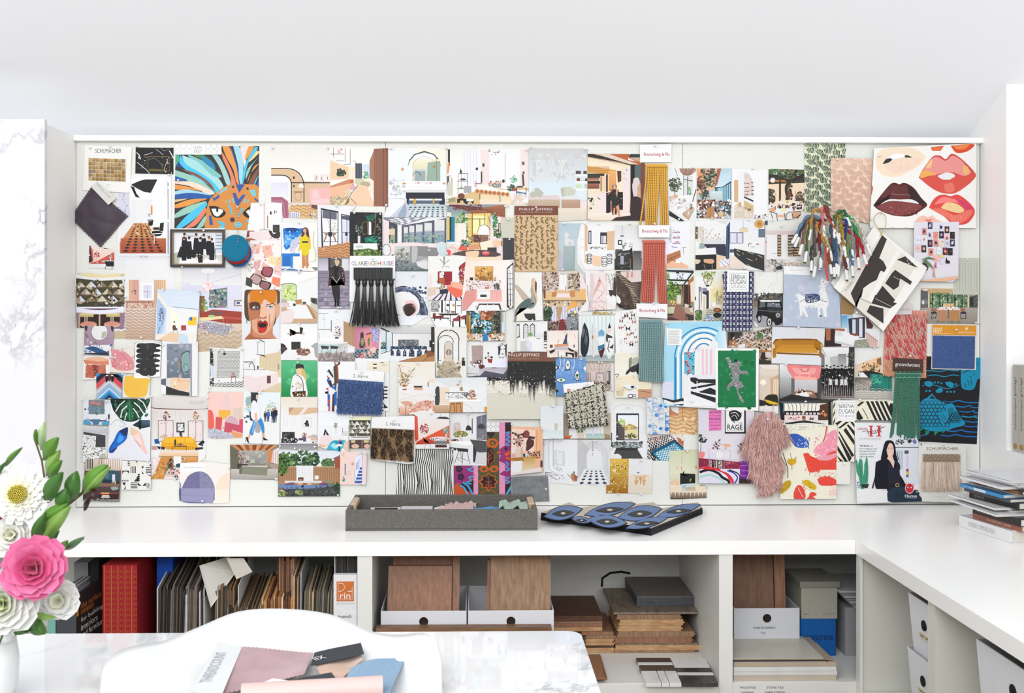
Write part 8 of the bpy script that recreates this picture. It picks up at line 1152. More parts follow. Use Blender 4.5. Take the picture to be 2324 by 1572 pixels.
# boucle check
h3=header('D2','fabric_swatch','chunky black and cream boucle check swatch with a white name card','fabric swatch','40.8 11.5 77.5 8 78.5 19.5 42 23.3','f4f4f6','r 45.8 17 49.5 20.5 c84a30;l .3 f4f4f6 47.6 17 47.6 20.5;l .3 f4f4f6 45.8 18.7 49.5 18.7;t 51 17.6 60 19.4 aaa TALLIS;o 69.5 11.5 1.2 1.2 .3 aaa','69 12')
q=((1281,892),(1371,866),(1381,964),(1291,972));y1=base_y(1281,866,1381,972)
bs=swatch('boucle',FIBRE,q,'d8d4c0',y1,.003,18,.001,parent=h3)
b=MB();rnd=random.Random(9)
for i in range(44):
 for j in range(40):
  u,v=(i+.5)/44,(j+.5)/40;a,c=(u*6.5)%1,(v*5.2)%1
  dark=(a<.34 and(c<.3 or.42<c<.9 and.05<a<.3))or(c<.17 and a<.8)
  if rnd.random()<.12:dark=not dark
  x=(q[0][0]*(1-u)+q[1][0]*u)*(1-v)+(q[3][0]*(1-u)+q[2][0]*u)*v+rnd.uniform(-1,1);z=(q[0][1]*(1-u)+q[1][1]*u)*(1-v)+(q[3][1]*(1-u)+q[2][1]*u)*v+rnd.uniform(-1,1)
  p=at(x,z,y1-.004);r_=.0022;a0=rnd.uniform(0,6)
  b.lathe([(0,-.0018),(r_,-.0006),(r_*.9,.0012),(0,.002)],rnd.choice(('2a2522','3a322c','1e1a18'))if dark else rnd.choice(('e0dcc8','d0cab4','ece8d8')),5,Matrix.Translation(p)@Matrix.Rotation(a0,4,'Y'))
b.build('boucle_loops',FIBRE,h3)['kind']='stuff';seen(1283,870,1378,968,y1-.007)
# navy pinked cloth with an orange header
h4=header('F1','fabric_swatch','navy pebbled cloth swatch with pinked edges under an orange header','fabric swatch','134 87.5 186.3 88.4 186 141 132.8 140','f1f1ee','p e0992e 134 87.5 186.5 88.4 186.5 100.2 133.8 99.5;t 135 90.8 146 93.2 f8ecd0 PIERRE;t 135 93.5 146 96.8 f8ecd0* FREY;t 165 95.5 184.5 97.6 f8e8c0 FADINI BORGHI;l .3 f8e8c0 135 97.6 156 97.8;s f0d8a0 173 90.5 176.5 90.5 176 93 174.7 94 173.4 93','161 93.5')
y1=SURF[-1][1]-.0004;q=((2117,761),(2213,763),(2212,837),(2116,835))
swatch('cloth',mat('pebbled_cloth',None,.95,noise=.45,nscale=330,bump=1,bscale=330),q,'46619a',y1,.003,46,.0008,edge=1.0,parent=h4);seen(2117,762,2212,836,y1-.004)
# cream fringe card
h5=header('F2','trim_card','cream card with a woven jute braid and long ivory brush fringe','trim sample','118.3 82 174 83.4 174.8 152.5 122 150.5 117 110','e9e7e0','t 127 86 165 89.6 4a4a4a SCHUMACHER;t 127 90.6 165 91.4 aaa PASSEMENTERIE COLLECTION;t 136 144 150 144.8 999 BRUSH FRINGE;t 141 146 146 146.8 999 IVORY;e 121 83.2 1 1 666','146 83.5')
y1=SURF[-1][1]-.001;b=MB()
for j in range(5):
 for k in range(26):b.tube([at(2094.5+k*3.25,1030+j*4.1+(k%2),y1-.002),at(2096.5+k*3.25,1032.5+j*4.1,y1-.0035),at(2098+k*3.25,1031+j*4.1,y1-.002)],.0017,('a08460','b89870','8c7250')[(k+j)%3],5)
b.build('braid',FIBRE,h5);b=MB();rnd=random.Random(11)
for k in range(460):
 x=2094+84*rnd.random();e=x+(x-2136)*.06+rnd.uniform(-4,5);ln=rnd.uniform(56,68);y_=y1-rnd.uniform(.001,.005)
 b.tube([at(x,1048,y_),at(x+(e-x)*.3+rnd.uniform(-1,1),1048+ln*.5,y_-.002),at(e,1048+ln,y_-rnd.uniform(0,.004))],.0008,rnd.choice(('e8d4c4','dcc4b0','f0e2d4','d0b49c')),4)
b.build('fringe',FIBRE,h5)['kind']='stuff';seen(2092,1028,2180,1115,y1-.008)
# printed cloth swatch with studio label
q=((1644,616),(1711,616),(1707,750),(1639,748));y1=base_y(1640,616,1710,750)
h6=card('E1','fabric_swatch','fabric swatch','dark indigo cloth printed with white and lilac rows, studio label on top','54.5 24 89.5 24 87.8 94.5 52 93.8','3a4460','',';'.join('v 53 %g 89 %g 9 e8e8f0 .%d'%(25.5+k*6.5,29+k*6.5,6)for k in range(11))+';'+';'.join('z 53 %g 89 %g 2 3a4460 .3'%(25.5+k*6.5,29+k*6.5)for k in range(11))+';'+';'.join('e %g %g 1.1 1 b880b8'%(55.5+j*6.6,30.6+k*6.5)for k in range(10)for j in range(6))+';n 53 24 89 94 150 .6 3a4460 e8e8f0',mt=CLOTH,thick=.0025)
card('E1','studio_label','','','58 23 83.6 23 83.4 48.2 57.6 48','f8f8f8','78 21','r 60.2 25.8 81 46 999;r 60.6 26.2 80.6 45.6 f8f8f8;t 62 27.8 79.5 33.4 3a3a3a SERENA;t 62 33.8 79.5 39.4 3a3a3a DUGAN;t 62.5 40.6 79.5 43.8 777 STUDIO',parent=h6)
# grey hide swatch
y1=base_y(1160,1079,1247,1140)
gs=swatch('hide_swatch',mat('brushed_hide',None,.5,noise=.35,nscale=60,stretch=(3,1,1),sheen=.3),((1160,1082),(1243,1078),(1247,1137),(1160,1140)),'7e8284',y1,.0015,16,.002)
tag(gs,'charcoal grey hide swatch overhanging the bottom edge of the board','leather swatch');seen(1160,1080,1246,1138,y1-.003);ALLPINS.append((1238,1108,'charcoal grey hide swatch',1))
# fluffy pink sheepskin
fs=root_at('sheepskin_swatch','dusty pink long-haired sheepskin sample hanging in a narrow strip','sheepskin',1745,1120,base_y(1690,950,1790,1120));yf=fs.location.y
out=[(1716,945),(1752,938),(1778,960),(1784,985),(1765,1010),(1772,1050),(1768,1090),(1745,1118),(1722,1118),(1727,1090),(1706,1065),(1702,1030),(1690,1005),(1700,975)]
b=MB();b.prism([at(x,y,yf)for x,y in out],(0,-.006,0),'c09a94');b.build('hide',CLOTH,fs)
rnd=random.Random(12);b=MB();import_cells=geometry.tessellate_polygon([[Vector((x,y,0))for x,y in out]])
for k in range(2900):
 T=[out[i]for i in rnd.choice(import_cells)];a,c=rnd.random(),rnd.random()
 if a+c>1:a,c=1-a,1-c
 x=T[0][0]+(T[1][0]-T[0][0])*a+(T[2][0]-T[0][0])*c;z=T[0][1]+(T[1][1]-T[0][1])*a+(T[2][1]-T[0][1])*c
 dx=(x-1738)*.28+5*math.sin(z*.11)+rnd.uniform(-4,4);ln=rnd.uniform(14,30)*(1 if z<1085 else.5);d=rnd.uniform(.008,.020)
 cl=rnd.choice(('d8aca4','cc9c96','e4bcb4','c08e88','dcb4ac'))
 b.tube([at(x,z-6,yf-.004),at(x+dx*.5,z+ln*.35,yf-d),at(x+dx,z+ln,yf-d*.85)],[.0015,.0014,.0004],cl,4)
b.build('wool',FIBRE,fs)['kind']='stuff';seen(1700,950,1780,1115,yf-.018);ALLPINS.append((1740,952,'pink sheepskin strip',1))
# deck of brush-stroke cards hung by a cord
dk=root_at('card_deck','thick deck of white cards with black brush-stroke prints, hung by a gold cord','sample deck',2000,750,base_y(1895,512,2090,750));yk=dk.location.y
for k in range(6):
 o=(5-k)*1.0;b=MB();pq=[(1984-o*.6,512+o*.4),(2102+o*.2,612-o),(2006-o*.5,749-o*1.5),(1892-o*1.4,652-o*2.2)]
 b.prism([at(x,y,yk-k*.0022)for x,y in pq],(0,-.0016,0),'f5f3ee','d8d4cc');b.build('card',MATTE,dk)
seen(1895,512,2100,748,yk-.014)
card('F1','print','','','64 -29 125 27 76 95 17 43','f7f5f0','','''p e8e2d8 78 -26 121 8 62 103 16 60;p efebe2 78 -26 99 -10 61 60 40 50;p 3d3632 78 -26 80 -14 71 8 76 12 80 20 72 24 68 34 60 38 52 44 50 54 46 58 42 64 52 86 37 50;p 3d3632 79 20 80 22 78 26 66 18 70 16;l .5 3d3632 38 52 62 62;p f7f5f0 99 -12 103 -10 62 60 58 56
p 3a3430 116 0 124 4 124 22 112 18 92 10;n 92 8 118 22 14 1 e8e2d8;p 3a3430 90 22 110 36 108 40 86 26;p 3a3430 86 26 96 32 94 42 88 46 78 38;p 3a3430 75 41 90 58 86 62 66 54;p 3a3430 66 52 92 62 84 68 62 62;p 3a3430 60 64 76 68 76 86 56 72;l .4 e8e2d8 66 56 86 66;l .4 e8e2d8 88 30 106 40;t 28 40 42 43 999^-52 MODERN''',parent=dk,lift=-.0)
b=MB();b.tube([at(x,y,yk-.018-.002*math.sin(y))for x,y in smooth([(1998,534),(2000,528),(1990,514),(1983,500),(1988,487),(1998,482),(2008,488),(2011,505),(2006,522),(2000,531)],5)],.0013,'d8b458',6);b.build('cord',mat('gold_cord',None,.4),dk)
ALLPINS.append((1997,484,'gold cord of the card deck',1))
# ring of yarn skeins
yr=root_at('yarn_ring','ring of small twisted yarn skeins in many colours with white name bands','yarn samples',1876,620,base_y(1800,480,1970,640));yy=yr.location.y-.006
SK=[((1835,490),(1808,533),'6484a0'),((1836,492),(1812,540),'2c3440'),((1838,494),(1820,556),'8a5a44'),((1848,476),(1839,523),'c08a3c'),((1842,500),(1830,572),'4a6a28'),((1850,500),(1850,586),'5a5044'),((1860,500),(1862,585),'7a1c1c'),((1866,472),(1869,514),'d8807c'),((1853,510),(1877,564),'c08a30'),((1870,474),(1898,529),'b04c38'),((1872,468),(1888,505),'8c2c28'),((1866,510),(1884,571),'b8b890'),((1885,520),(1896,582),'3c5060'),((1896,490),(1894,518),'5c6a30'),((1908,478),(1905,531),'848a3c'),((1904,490),(1916,560),'b88a24'),((1914,478),(1921,492),'2c6a4a'),((1920,500),(1916,546),'26347c'),((1924,490),(1950,543),'0f9c4c'),((1930,512),(1934,568),'8c8c80'),((1922,530),(1923,587),'6a8a3c'),((1938,520),(1947,586),'a01824'),((1946,540),(1960,578),'b01c28'),((1938,494),(1967,556),'d8d8c0'),((1934,502),(1960,540),'b0ac98'),((1868,560),(1864,590),'6a8898'),((1896,555),(1898,600),'2a5a90'),((1910,570),(1904,604),'c0bcb0'),((1930,570),(1934,604),'4a78a8'),((1880,580),(1884,600),'884c2c'),((1856,580),(1850,606),'c8c4bc'),((1844,560),(1842,592),'3a3c34'),((1890,590),(1892,606),'444c58'),((1918,596),(1920,612),'6a2c2c')]
HUB=(1888,500)
for k,((sx,sy),(ex,ey),c)in enumerate(SK):
 rnd=random.Random(k);lay=yy-.010-(.016*max(0,1-(ey-500)/110))-rnd.uniform(0,.004);mx_,my_=HUB
 path=smooth([((sx+mx_)/2,min(sy+6,(sy+my_)/2)),(sx,sy),((sx+ex)/2+(ex-mx_)*.05,(sy+ey)/2),(ex,ey)],12)
 n=len(path);pts=[at(x,y,lay-.007*math.sin(PI*i/n))for i,(x,y)in enumerate(path)]
 dk_=tuple(v*.45 for v in hx(c)[:3])+(1,);cc=hx(c)
 b=MB();b.tube(pts,.0062,(lambda a,b_,cc=cc,dk_=dk_:dk_ if(b_*1.0-a*1.35)%5<.9 else cc),10,True,2,.62,.22);s=b.build('skein',FIBRE,yr)
 dx,dy=ex-(sx+ex)/2,ey-(sy+ey)/2;L_=math.hypot(dx,dy)or 1;dx,dy=dx/L_*(23 if k<25 else 19),dy/L_*23;dy=abs(dy)+3
 b=MB();b.tube([at(ex-dx*.1,ey-dy*.1,lay-.001),at(ex+dx*.85,ey+dy*.85,lay+.002)],.0052,'f1f1f0',10);t_=b.build('name_band',MATTE,s)
 b=MB();b.tube([at(ex+dx*.85,ey+dy*.85,lay+.002),at(ex+dx,ey+dy,lay+.003)],.0040,c,8);b.build('yarn_end',FIBRE,s)
b=MB();b.tube([at(x,y,yy-.022)for x,y in smooth([(1874,560),(1875,590),(1875,615),(1880,637)],4)],.003,'e8481c',4);b.build('ribbon',MATTE,yr)
b=MB();b.tube([at(1878,472,yy-.020),at(1900,484,yy-.020)],.0018,'c8c8cc',8);b.build('ring_pin',mat('chrome',None,.2,metal=1),yr)
seen(1870,460,1910,490,yy-.016)
for x,y in((1881,471),(1900,482)):ALLPINS.append((x,y,'ring of yarn skeins',2,'left' if x<1890 else 'right'))
# ---------------- on the worktop ----------------
def zpt(px,py,dz=0):return atz(px,py,CT+dz)
def slab(name,m,col,quad_px,z0,z1,parent=None,bevel=0,top=None):
 """flat slab: outline given in px on the plane z1"""
 b=MB();pts=[atz(x,y,z1)for x,y in quad_px];b.prism([Vector((p.x,p.y,z0))for p in pts],(0,0,z1-z0),col);return b.build(name,m,parent,bevel=bevel)
SHAG=mat('shagreen',None,.45,bump=.9,bscale=420,noise=.55,nscale=420)
T0,T1=zpt(784,1205),zpt(1220,1203);hT=.062
y1_=T0.y;y2_=atz(812,1122,CT+hT).y;x0_,x1_=T0.x,T1.x
tr_=thing('tray','long grey shagreen tray with bone and brass handles on the worktop','tray',((x0_+x1_)/2,(y1_+y2_)/2,CT))
bx('tray_base',(x0_,y1_,CT),(x1_,y2_,CT+.006),SHAG,'6c6862',tr_)
for lo,hi in(((x0_,y1_,CT+.006),(x1_,y1_+.014,CT+hT)),((x0_,y2_-.014,CT+.006),(x1_,y2_,CT+hT)),((x0_,y1_+.014,CT+.006),(x0_+.014,y2_-.014,CT+hT)),((x1_-.014,y1_+.014,CT+.006),(x1_,y2_-.014,CT+hT))):bx('tray_wall',lo,hi,SHAG,'6c6862',tr_,.0015)
for s,x in((1,x0_+.004),(-1,x1_-.024)):
 ym=(y1_+y2_)/2;bx('handle',(x,ym-.05,CT+.03),(x+.02,ym+.05,CT+hT+.006),mat('bone_handle',None,.3),'c9b294',tr_,.003);bx('brass_plate',(x+(.018 if s>0 else-.002),ym-.045,CT+.034),(x+(.022 if s>0 else.002),ym+.045,CT+hT-.004),mat('brass',None,.25,metal=1),'b08a40',tr_)
def paper_in(nm,lab,cat,quad,z,col,m=MATTE,wav=.0,th=.001,n=8):
 b=MB();A,B_,C_,D_=[atz(x,y,CT+z)for x,y in quad]
 rows=[[(A*(1-j/n)+B_*(j/n))*(1-i/n)+(D_*(1-j/n)+C_*(j/n))*(i/n)+Vector((0,0,wav*math.sin(i*.9+j*.8)**2))for j in range(n+1)]for i in range(n+1)]
 b.grid(rows,col);b.grid([[p-Vector((0,0,th))for p in r][::-1]for r in rows],col)
 for L_ in(rows[0],rows[-1],[r[0]for r in rows],[r[-1]for r in rows]):b.grid([L_,[p-Vector((0,0,th))for p in L_]],col,False)
 return tag(b.build(nm,m),lab,cat)
paper_in('brochure','white brochure with a black cover band, in the tray','brochure',((842,1151),(910,1150),(905,1168),(838,1169)),.034,'e8e8ea');paper_in('cover_band','black strip card lying on the brochure in the tray','card',((850,1152),(903,1151.5),(901,1156),(851,1156.5)),.036,'26262a')
paper_in('paper_sheet','pale grey printed sheet in the middle of the tray','paper',((912,1148),(982,1148),(980,1168),(906,1168)),.034,'dcdcde')
paper_in('fabric_swatch','soft white cloth sample between the sheets in the tray','fabric swatch',((990,1152),(1040,1148),(1030,1166),(975,1167)),.036,'e6e4e0',CLOTH,.006)
paper_in('fabric_swatch','rumpled blush pink cloth sample in the tray','fabric swatch',((1020,1150),(1085,1147),(1070,1166),(985,1167)),.040,'d8b8b4',CLOTH,.018)
paper_in('fabric_swatch','bright blue cloth sample in the tray','fabric swatch',((1050,1157),(1134,1152),(1132,1166),(1042,1167)),.044,'5a98cc',CLOTH,.008)
paper_in('fabric_swatch','pale mint green cloth sample heaped at the end of the tray','fabric swatch',((1133,1152),(1192,1150),(1200,1164),(1132,1166)),.044,'b4ccb8',CLOTH,.026)
# tufted rug sample: blue almond eyes outlined in cream and black
RQ=[(1227,1176),(1436,1143),(1592,1147),(1478,1206)]
base=[atz(x,y,CT+.012)for x,y in((1228,1170),(1292,1146),(1318,1158),(1434,1143),(1444,1150),(1484,1146),(1502,1160),(1584,1146),(1594,1158),(1478,1206))]
b=MB();b.prism([Vector((p.x,p.y,CT))for p in base],(0,0,.022),'d2c8ba','1a1a20');rg=tag(b.build('rug_sample',CLOTH),'tufted rug sample patterned with blue almond eyes and a black edge','rug sample')
def rlay(nm,pts,z,h,col):
 b=MB();pp=[atz(x,y,CT+z)for x,y in pts];b.prism([Vector((p.x,p.y,CT+z))for p in pp],(0,0,h),col);return b.build(nm,CLOTH,rg)
def lens(cx,cy,w,h,rot,z,col,nm,hh=.003):
 pts=[]
 for k in range(20):
  u=(k if k<10 else 20-k)/5-1;x,y=w*u,h*(1-u*u)*(1 if k<10 else-1);pts.append((cx+x*math.cos(rot)-y*math.sin(rot),cy+x*math.sin(rot)+y*math.cos(rot)))
 return rlay(nm,pts,z,hh,col)
for cx,cy,w,h,r in((1278,1165,46,16,-.2),(1384,1157,60,14,-.22),(1452,1166,52,17,-.2),(1540,1160,52,12,-.27),(1378,1184,46,15,.1),(1468,1188,50,11,-.25),(1320,1181,24,8,.15)):
 lens(cx,cy,w,h,r,.021,'15151b','outline');lens(cx,cy,w-3,h-1.6,r,.0225,'6585b8','blue_field');lens(cx,cy+1,w*.55,h*.42,r*.3,.024,'15151b','pupil');lens(cx,cy+1,w*.12,h*.12,0,.0255,'e8dccc','glint')
rnd=random.Random(3);b=MB()
for k in range(1500):
 t=rnd.random();(ax,ay),(cx,cy)=rnd.choice((((1228,1180),(1478,1213)),((1478,1213),(1594,1165))))
 p=atz(ax+(cx-ax)*t,ay+(cy-ay)*t,CT+.002);s=rnd.uniform(.006,.02);b.face([p+Vector((-.0012,0,0)),p+Vector((.0012,0,0)),p+Vector((rnd.uniform(-.002,.002),-.003,s))],'17171d')
b.build('pile_edge',FIBRE,rg)['kind']='stuff'
# pile of magazines on the return
MG=[('white hardback with faint grey print, bottom of the magazine pile',.034,'f4f4f6',0,0,'book'),('rust and white almanac with bold spine lettering in the magazine pile',.016,'a4604c',.05,.012,'magazine'),('black hardback with gold spine lettering in the magazine pile',.020,'1c1a1a',.055,.004,'book'),('white magazine, lowest of three slipping out of the pile',.006,'e8e8ea',-.02,-.03,'magazine'),('pale grey magazine just above the slipping white one',.006,'d0d4d8',-.03,.02,'magazine'),('thin white catalogue with a long overhang towards the board',.006,'f0f0f2',-.045,-.02,'magazine'),('thick black magazine with small grey spine lettering',.018,'232122',.02,.02,'magazine'),('black and grey photographic magazine under the blue one',.010,'4a4a4e',.01,0,'magazine'),('bright blue and white magazine in the middle of the pile',.010,'3a94d0',-.005,-.01,'magazine'),('white magazine with a red corner above the blue one',.006,'e8e4e4',.01,.02,'magazine'),('dark magazine with orange and green photo spine',.009,'3c342c',.04,.01,'magazine'),('white magazine above the dark photo one',.007,'eceef0',.0,-.02,'magazine'),('pale magazine with narrow black spine line',.006,'dfe1e4',.02,.015,'magazine'),('white magazine second from the top of the pile',.006,'f2f2f4',.01,0,'magazine'),('white magazine on top of the pile with its cover lifting',.006,'e6e8ec',.015,-.01,'magazine')]
c0,c1,c2_=zpt(2175,1191),zpt(2295,1232),zpt(2400,1200);c0=atz(2175,1193,CT);z=CT+.0005
ex_=(c1-c0);sp_w=ex_.length;ex_.normalize();ey_=Vector((-ex_.y,ex_.x,0))
for k,(lab,h,col,off,off2,cat)in enumerate(MG):
 wL=sp_w*(.98 if k==0 else.86)+(.03 if 2<k<6 else 0);dp=.19
 A=c0+ex_*(off+.004)+ey_*(off2*.6+.004*k/3);ang=math.radians(off2*160)
 M=Matrix.Translation(Vector((A.x,A.y,z)))@Matrix.Rotation(math.atan2(ex_.y,ex_.x)+ang,4,'Z')
 t=thing(cat,lab,cat,tuple(A[:2])+(z,),'magazine pile')
 b=MB();b.box((0,-.0005,0),(wL,.003,h),col,M);b.box((0,0,h-.0012),(wL,dp,h),col,M);b.box((0,0,0),(wL,dp,.0012),col,M);b.build('cover',mat('glossy_cover',None,.3),t)
 b=MB();b.box((.002,.003,.0012),(wL-.002,dp-.003,h-.0012),'e6e2d8',M);b.build('pages',MATTE,t)
 b=MB();ux=M.to_3x3()@Vector((1,0,0));ln={0:('INTERIORS  COMMUNICATION','ccc',.2),1:('ALMANAC 2020','f0e0d0',.3),2:('Rosetta Journal   VOLUME 11','c8a860',.1),6:('INTERIORS','aaa',.1),8:('the design issue','e8f4fc',.1),9:('HOME','c83a3a',.15)}.get(k)
 if ln:text3d(b,ln[0],M@Vector((wL*ln[2],-.0012,h*.28)),ux*wL*(.5 if len(ln[0])>10 else.22),(0,0,h*.42),ln[1])
 if k==8:b.box((wL*.35,-.0012,.001),(wL*.62,-.0006,h-.001),'dcecf8',M)
 if k==10:b.box((wL*.4,-.0012,.001),(wL*.95,-.0006,h-.001),'8a5a30',M)
 if b.v:b.build('lettering',MATTE,t)
 z+=h+.0004
# books in the wall niche
for k in range(3):
 yb0=ny-.014-.036*(k+1);t=thing('book','grey lighting catalogue standing in the wall niche, '+('nearest the pin board','second along','third along')[k],'book',(XR+.02,yb0,nz),'catalogues in the niche')
 b=MB();b.box((XR+.012,yb0,nz+.0005),(XR+.2,yb0+.034,nz+.275),'c9c5bd');b.build('cover',MATTE,t)
 b=MB();text3d(b,'lighting inspirations',(XR+.0115,yb0+.011,nz+.235),(0,0,-.165),(0,.014,0),'6a6660');text3d(b,'H',(XR+.011,yb0+.013,nz+.014),(0,-.006,0),(0,0,.009),'3a2c10')
 b.lathe([(0,0),(.009,0),(.009,.001),(0,.001)],'c09038',16,Matrix.Translation((XR+.0118,yb0+.017,nz+.018))@Matrix.Rotation(-PI/2,4,'Y'));b.build('lettering',MATTE,t)
# ---------------- in the shelves ----------------
YS=YF+.02
def up(px,py,Y):return at(px,py,Y)
def stand(name,lab,cat,px0,px1,ptop,col,Y=YS,depth=.25,m=MATTE,lean=0,group=None,back=0,bevel=0):
 """upright slab with its narrow edge at depth Y; px0, px1 front edge, ptop the top at the front; lean in metres at the top; back raises the rear"""
 a,c=at(px0,ptop,Y),at(px1,ptop,Y);b=MB();h=a.z
 P8=lambda y,dz:[Vector((a.x,y,ZS+.0005)),Vector((c.x,y,ZS+.0005)),Vector((c.x+lean,y,min(h+dz,CTB-.002))),Vector((a.x+lean,y,min(h+dz,CTB-.002)))]
 F,R_=P8(Y,0),P8(Y+depth,back)
 b.face(F,col);b.face(R_[::-1],col)
 for k in range(4):b.face([F[k],R_[k],R_[(k+1)%4],F[(k+1)%4]],col)
 o=b.build(name,m,bevel=bevel);return tag(o,lab,cat,group)
stand('book','mint green binder half hidden behind the flowers','binder',108,126,1395,'7fb8ac')
bk=stand('binder','charcoal flooring catalogue with orange and white lettering','binder',128,173,1350,'4a4c52',depth=.02)
# catalogue: front cover turned towards the room
def cover_quad():return at(173,1350,YS),at(234,1308,YS+.11)
A,B_=cover_quad();b=MB();Z0=ZS+.001
b.face([Vector((A.x,A.y,Z0)),Vector((B_.x,B_.y,Z0)),Vector((B_.x,B_.y,B_.z)),Vector((A.x,A.y,A.z))],'2e2624');b.face([Vector((A.x,A.y+.004,Z0)),Vector((A.x,A.y+.004,A.z)),Vector((B_.x,B_.y+.004,B_.z)),Vector((B_.x,B_.y+.004,Z0))],'2e2624')
u=Vector((B_.x-A.x,B_.y-A.y,0));w_=u.length;u.normalize();nrm=Vector((u.y,-u.x,0))*.0015;up_=(B_.z-A.z)*.85
for i,(s,c)in enumerate((('the surface','d87a28'),('company','d87a28'),('for building','eee'),('interiors','eee'),('and furniture','eee'))):
 text3d(b,s,A+nrm+u*w_*.16+Vector((0,0,-.045-.021*i)),u*w_*(.068*len(s))+Vector((0,0,up_*.068*len(s))),(0,0,.017),c)
b.face([A+nrm+Vector((0,0,-.004)),A+nrm+Vector((0,0,-.062)),A+nrm+u*.008+Vector((0,0,-.060)),A+nrm+u*.008+Vector((0,0,0))],'e89010');b.build('front_cover',MATTE,bk)
b=MB();a0=at(130,1349,YS+.002)
for k in range(7):b.box((a0.x+k*.007,YS+.003,ZS+.01),(a0.x+k*.007+.005,YS+.2,a0.z+.0+.012*(k%2)),('9a9aa0','b8b8be')[k%2])
b.build('pages',MATTE,bk)
stand('binder','tall black binder with white spine lettering behind the flooring catalogue','binder',205,224,1272,'1a1a1c',YS+.12,.2)
stand('box','pale grey folder board standing behind the flooring catalogue','folder',168,200,1276,'8a888c',YS+.16,.15)
rb=stand('binder','red patterned archive box with a gold geometric print','archive box',233,311,1282,'a01c22',depth=.24)
a0,a1=at(233,1282,YS),at(311,1282,YS);b=MB();ww=a1.x-a0.x;hh=a0.z-ZS;yf_=YS-.0008
for i in range(5):b.box((a0.x+ww*(i+.25)/5-.0006,yf_,ZS+.004),(a0.x+ww*(i+.25)/5+.0006,YS,a0.z-.003),'d89048')
for i in range(5):
 for j in range(22):
  x,z=a0.x+ww*(i+.75)/5,ZS+.006+hh*(j+.4)/22
  if z>a0.z-.012:continue
  for s in(-1,1):b.tube([(x-.0055*s,yf_,z-.003),(x-.001*s,yf_,z+.001),(x-.005*s,yf_,z+.004)],.0005,'d89048',3,False)
b.build('pattern',MATTE,rb);b=MB();text3d(b,'F',(a0.x+ww*.32,yf_-.001,ZS+hh*.42-.03),(.016,0,0),(0,0,.016),'d8d0d0',.01);text3d(b,'Foster Textiles',(a0.x+ww*.22,yf_-.001,ZS+hh*.42-.044),(.034,0,0),(0,0,.004),'d8c0b0');b.build('lettering',MATTE,rb)
stand('binder','bright cobalt blue binder between the red box and the magazine file','binder',356,392,1262,'1450b8',YS+.1,.2)
# magazine files full of sample boards: white walls, then each board on its own
def mfile(lab,px0,px1,ptop,Y,depth=.24,back=.07):
 t=thing('magazine_file',lab,'magazine file',(at(px0,ptop,Y).x,Y+.1,ZS))
 for px in(px0,px1):
  a=at(px,ptop,Y);b=MB();x=a.x;q=[(Y,ZS+.001),(Y+depth,ZS+.001),(Y+depth,min(a.z+back,CTB-.002)),(Y,a.z)]
  b.prism([(x,y,z)for y,z in q],(.0022,0,0),'eceef0');b.build('side_wall',MATTE,t)
 bx('front_wall',(at(px0,ptop,Y).x,Y-.002,ZS+.001),(at(px1,ptop,Y).x+.002,Y,ZS+.05),MATTE,'eceef0',t);return t
mfile('white magazine file packed with grey and brown sample boards, beside the red box',356,462,1335,YS+.01);mfile('white magazine file holding wire-bound sample chips',462,540,1330,YS+.02);mfile('white magazine file of small veneer boards under the loose card',540,606,1362,YS+.03)
rnd=random.Random(21);WD=woodmat('sample_wood','c49a6c','8a5c38',1,.55,(1,1,6))
VB=mat('sample_board_edge',None,.6,noise=.2,nscale=120)
x=358.0;k=0;sets=[(358,460,1328,('7a6e64','5a5048','9a8c7c','26221f','b8a894','4a4038'),.34),(416,455,1342,('e8e8ea','d8d8dc','c8ccd0'),.0),(486,528,1330,('8a6a4c','4c4644','2c2a2a','b8b4ae'),.4),(508,590,1372,('8a7458','4a3c30','b09878','6a5640','2c2826'),.5),(628,664,1262,('7a4a34','9a6a4a','5a3424','c09878'),.3),(592,660,1352,('dcb27c','c89058','a86c40','e8d4b0','6a4028'),.3),(660,682,1300,('3a3c48','dca868','c88c5c','9ca0a0'),.3),(684,756,1335,('6a6254','2c2c2c','4a4a4e','8a8068','22262a','c8b088'),.45)]
for gi,(pa,pc,pt,cols,bk_)in enumerate(sets):
 px=pa;g=('boards in the first magazine file','white swatch cards','wire-bound chips','small veneer boards','tall walnut veneer strips','thick oak sample blocks','tall mixed boards','dark laminate boards')[gi]
 while px<pc:
  w=rnd.uniform(2.4,5.2)*(1.8 if gi==5 else 1);py=pt+rnd.uniform(-3,12);c=rnd.choice(cols)
  stand('sample_board',{'b':'thin sample board, one of the '+g}['b'],'sample board',px,px+w*.82,py,c,YS+.008+rnd.uniform(0,.012)+(.03 if gi in(4,)else 0)+.004*(gi%3),.17 if gi<5 else.14,VB,lean=.002*bk_*10*(1 if gi in(0,3,7)else.4),group=g,back=.05 if gi<4 else.035)
  px+=w
q=[at(452,1283,YS+.01),at(520,1262,YS+.08),at(536,1296,YS+.06),at(478,1378,YS+.005)];b=MB();b.prism(q,(.001,-.0015,0),'e2e0d8');tag(b.build('sample_folder',MATTE),'creased cream envelope poking out above the magazine files','envelope')
q=[at(514,1266,YS-.002),at(553,1266,YS-.002),at(573,1297,YS-.002),at(537,1314,YS-.002)];b=MB();b.prism(q,(0,-.0012,0),'d6d2c6');tag(b.build('swatch_card',MATTE),'loose beige card hanging at an angle over the small veneer boards','card')
pf=stand('binder','white magazine file with an orange square logo, against the divider','magazine file',757,810,1304,'f0f0f2',YS-.008,.02);a0,a1=at(757,1304,YS-.008),at(810,1304,YS-.008);ww=a1.x-a0.x
b=MB();b.box((a0.x,YS+.012,ZS+.001),(a0.x+.002,YS+.24,CTB-.003),'e4e6ea');b.build('side_wall',MATTE,pf)
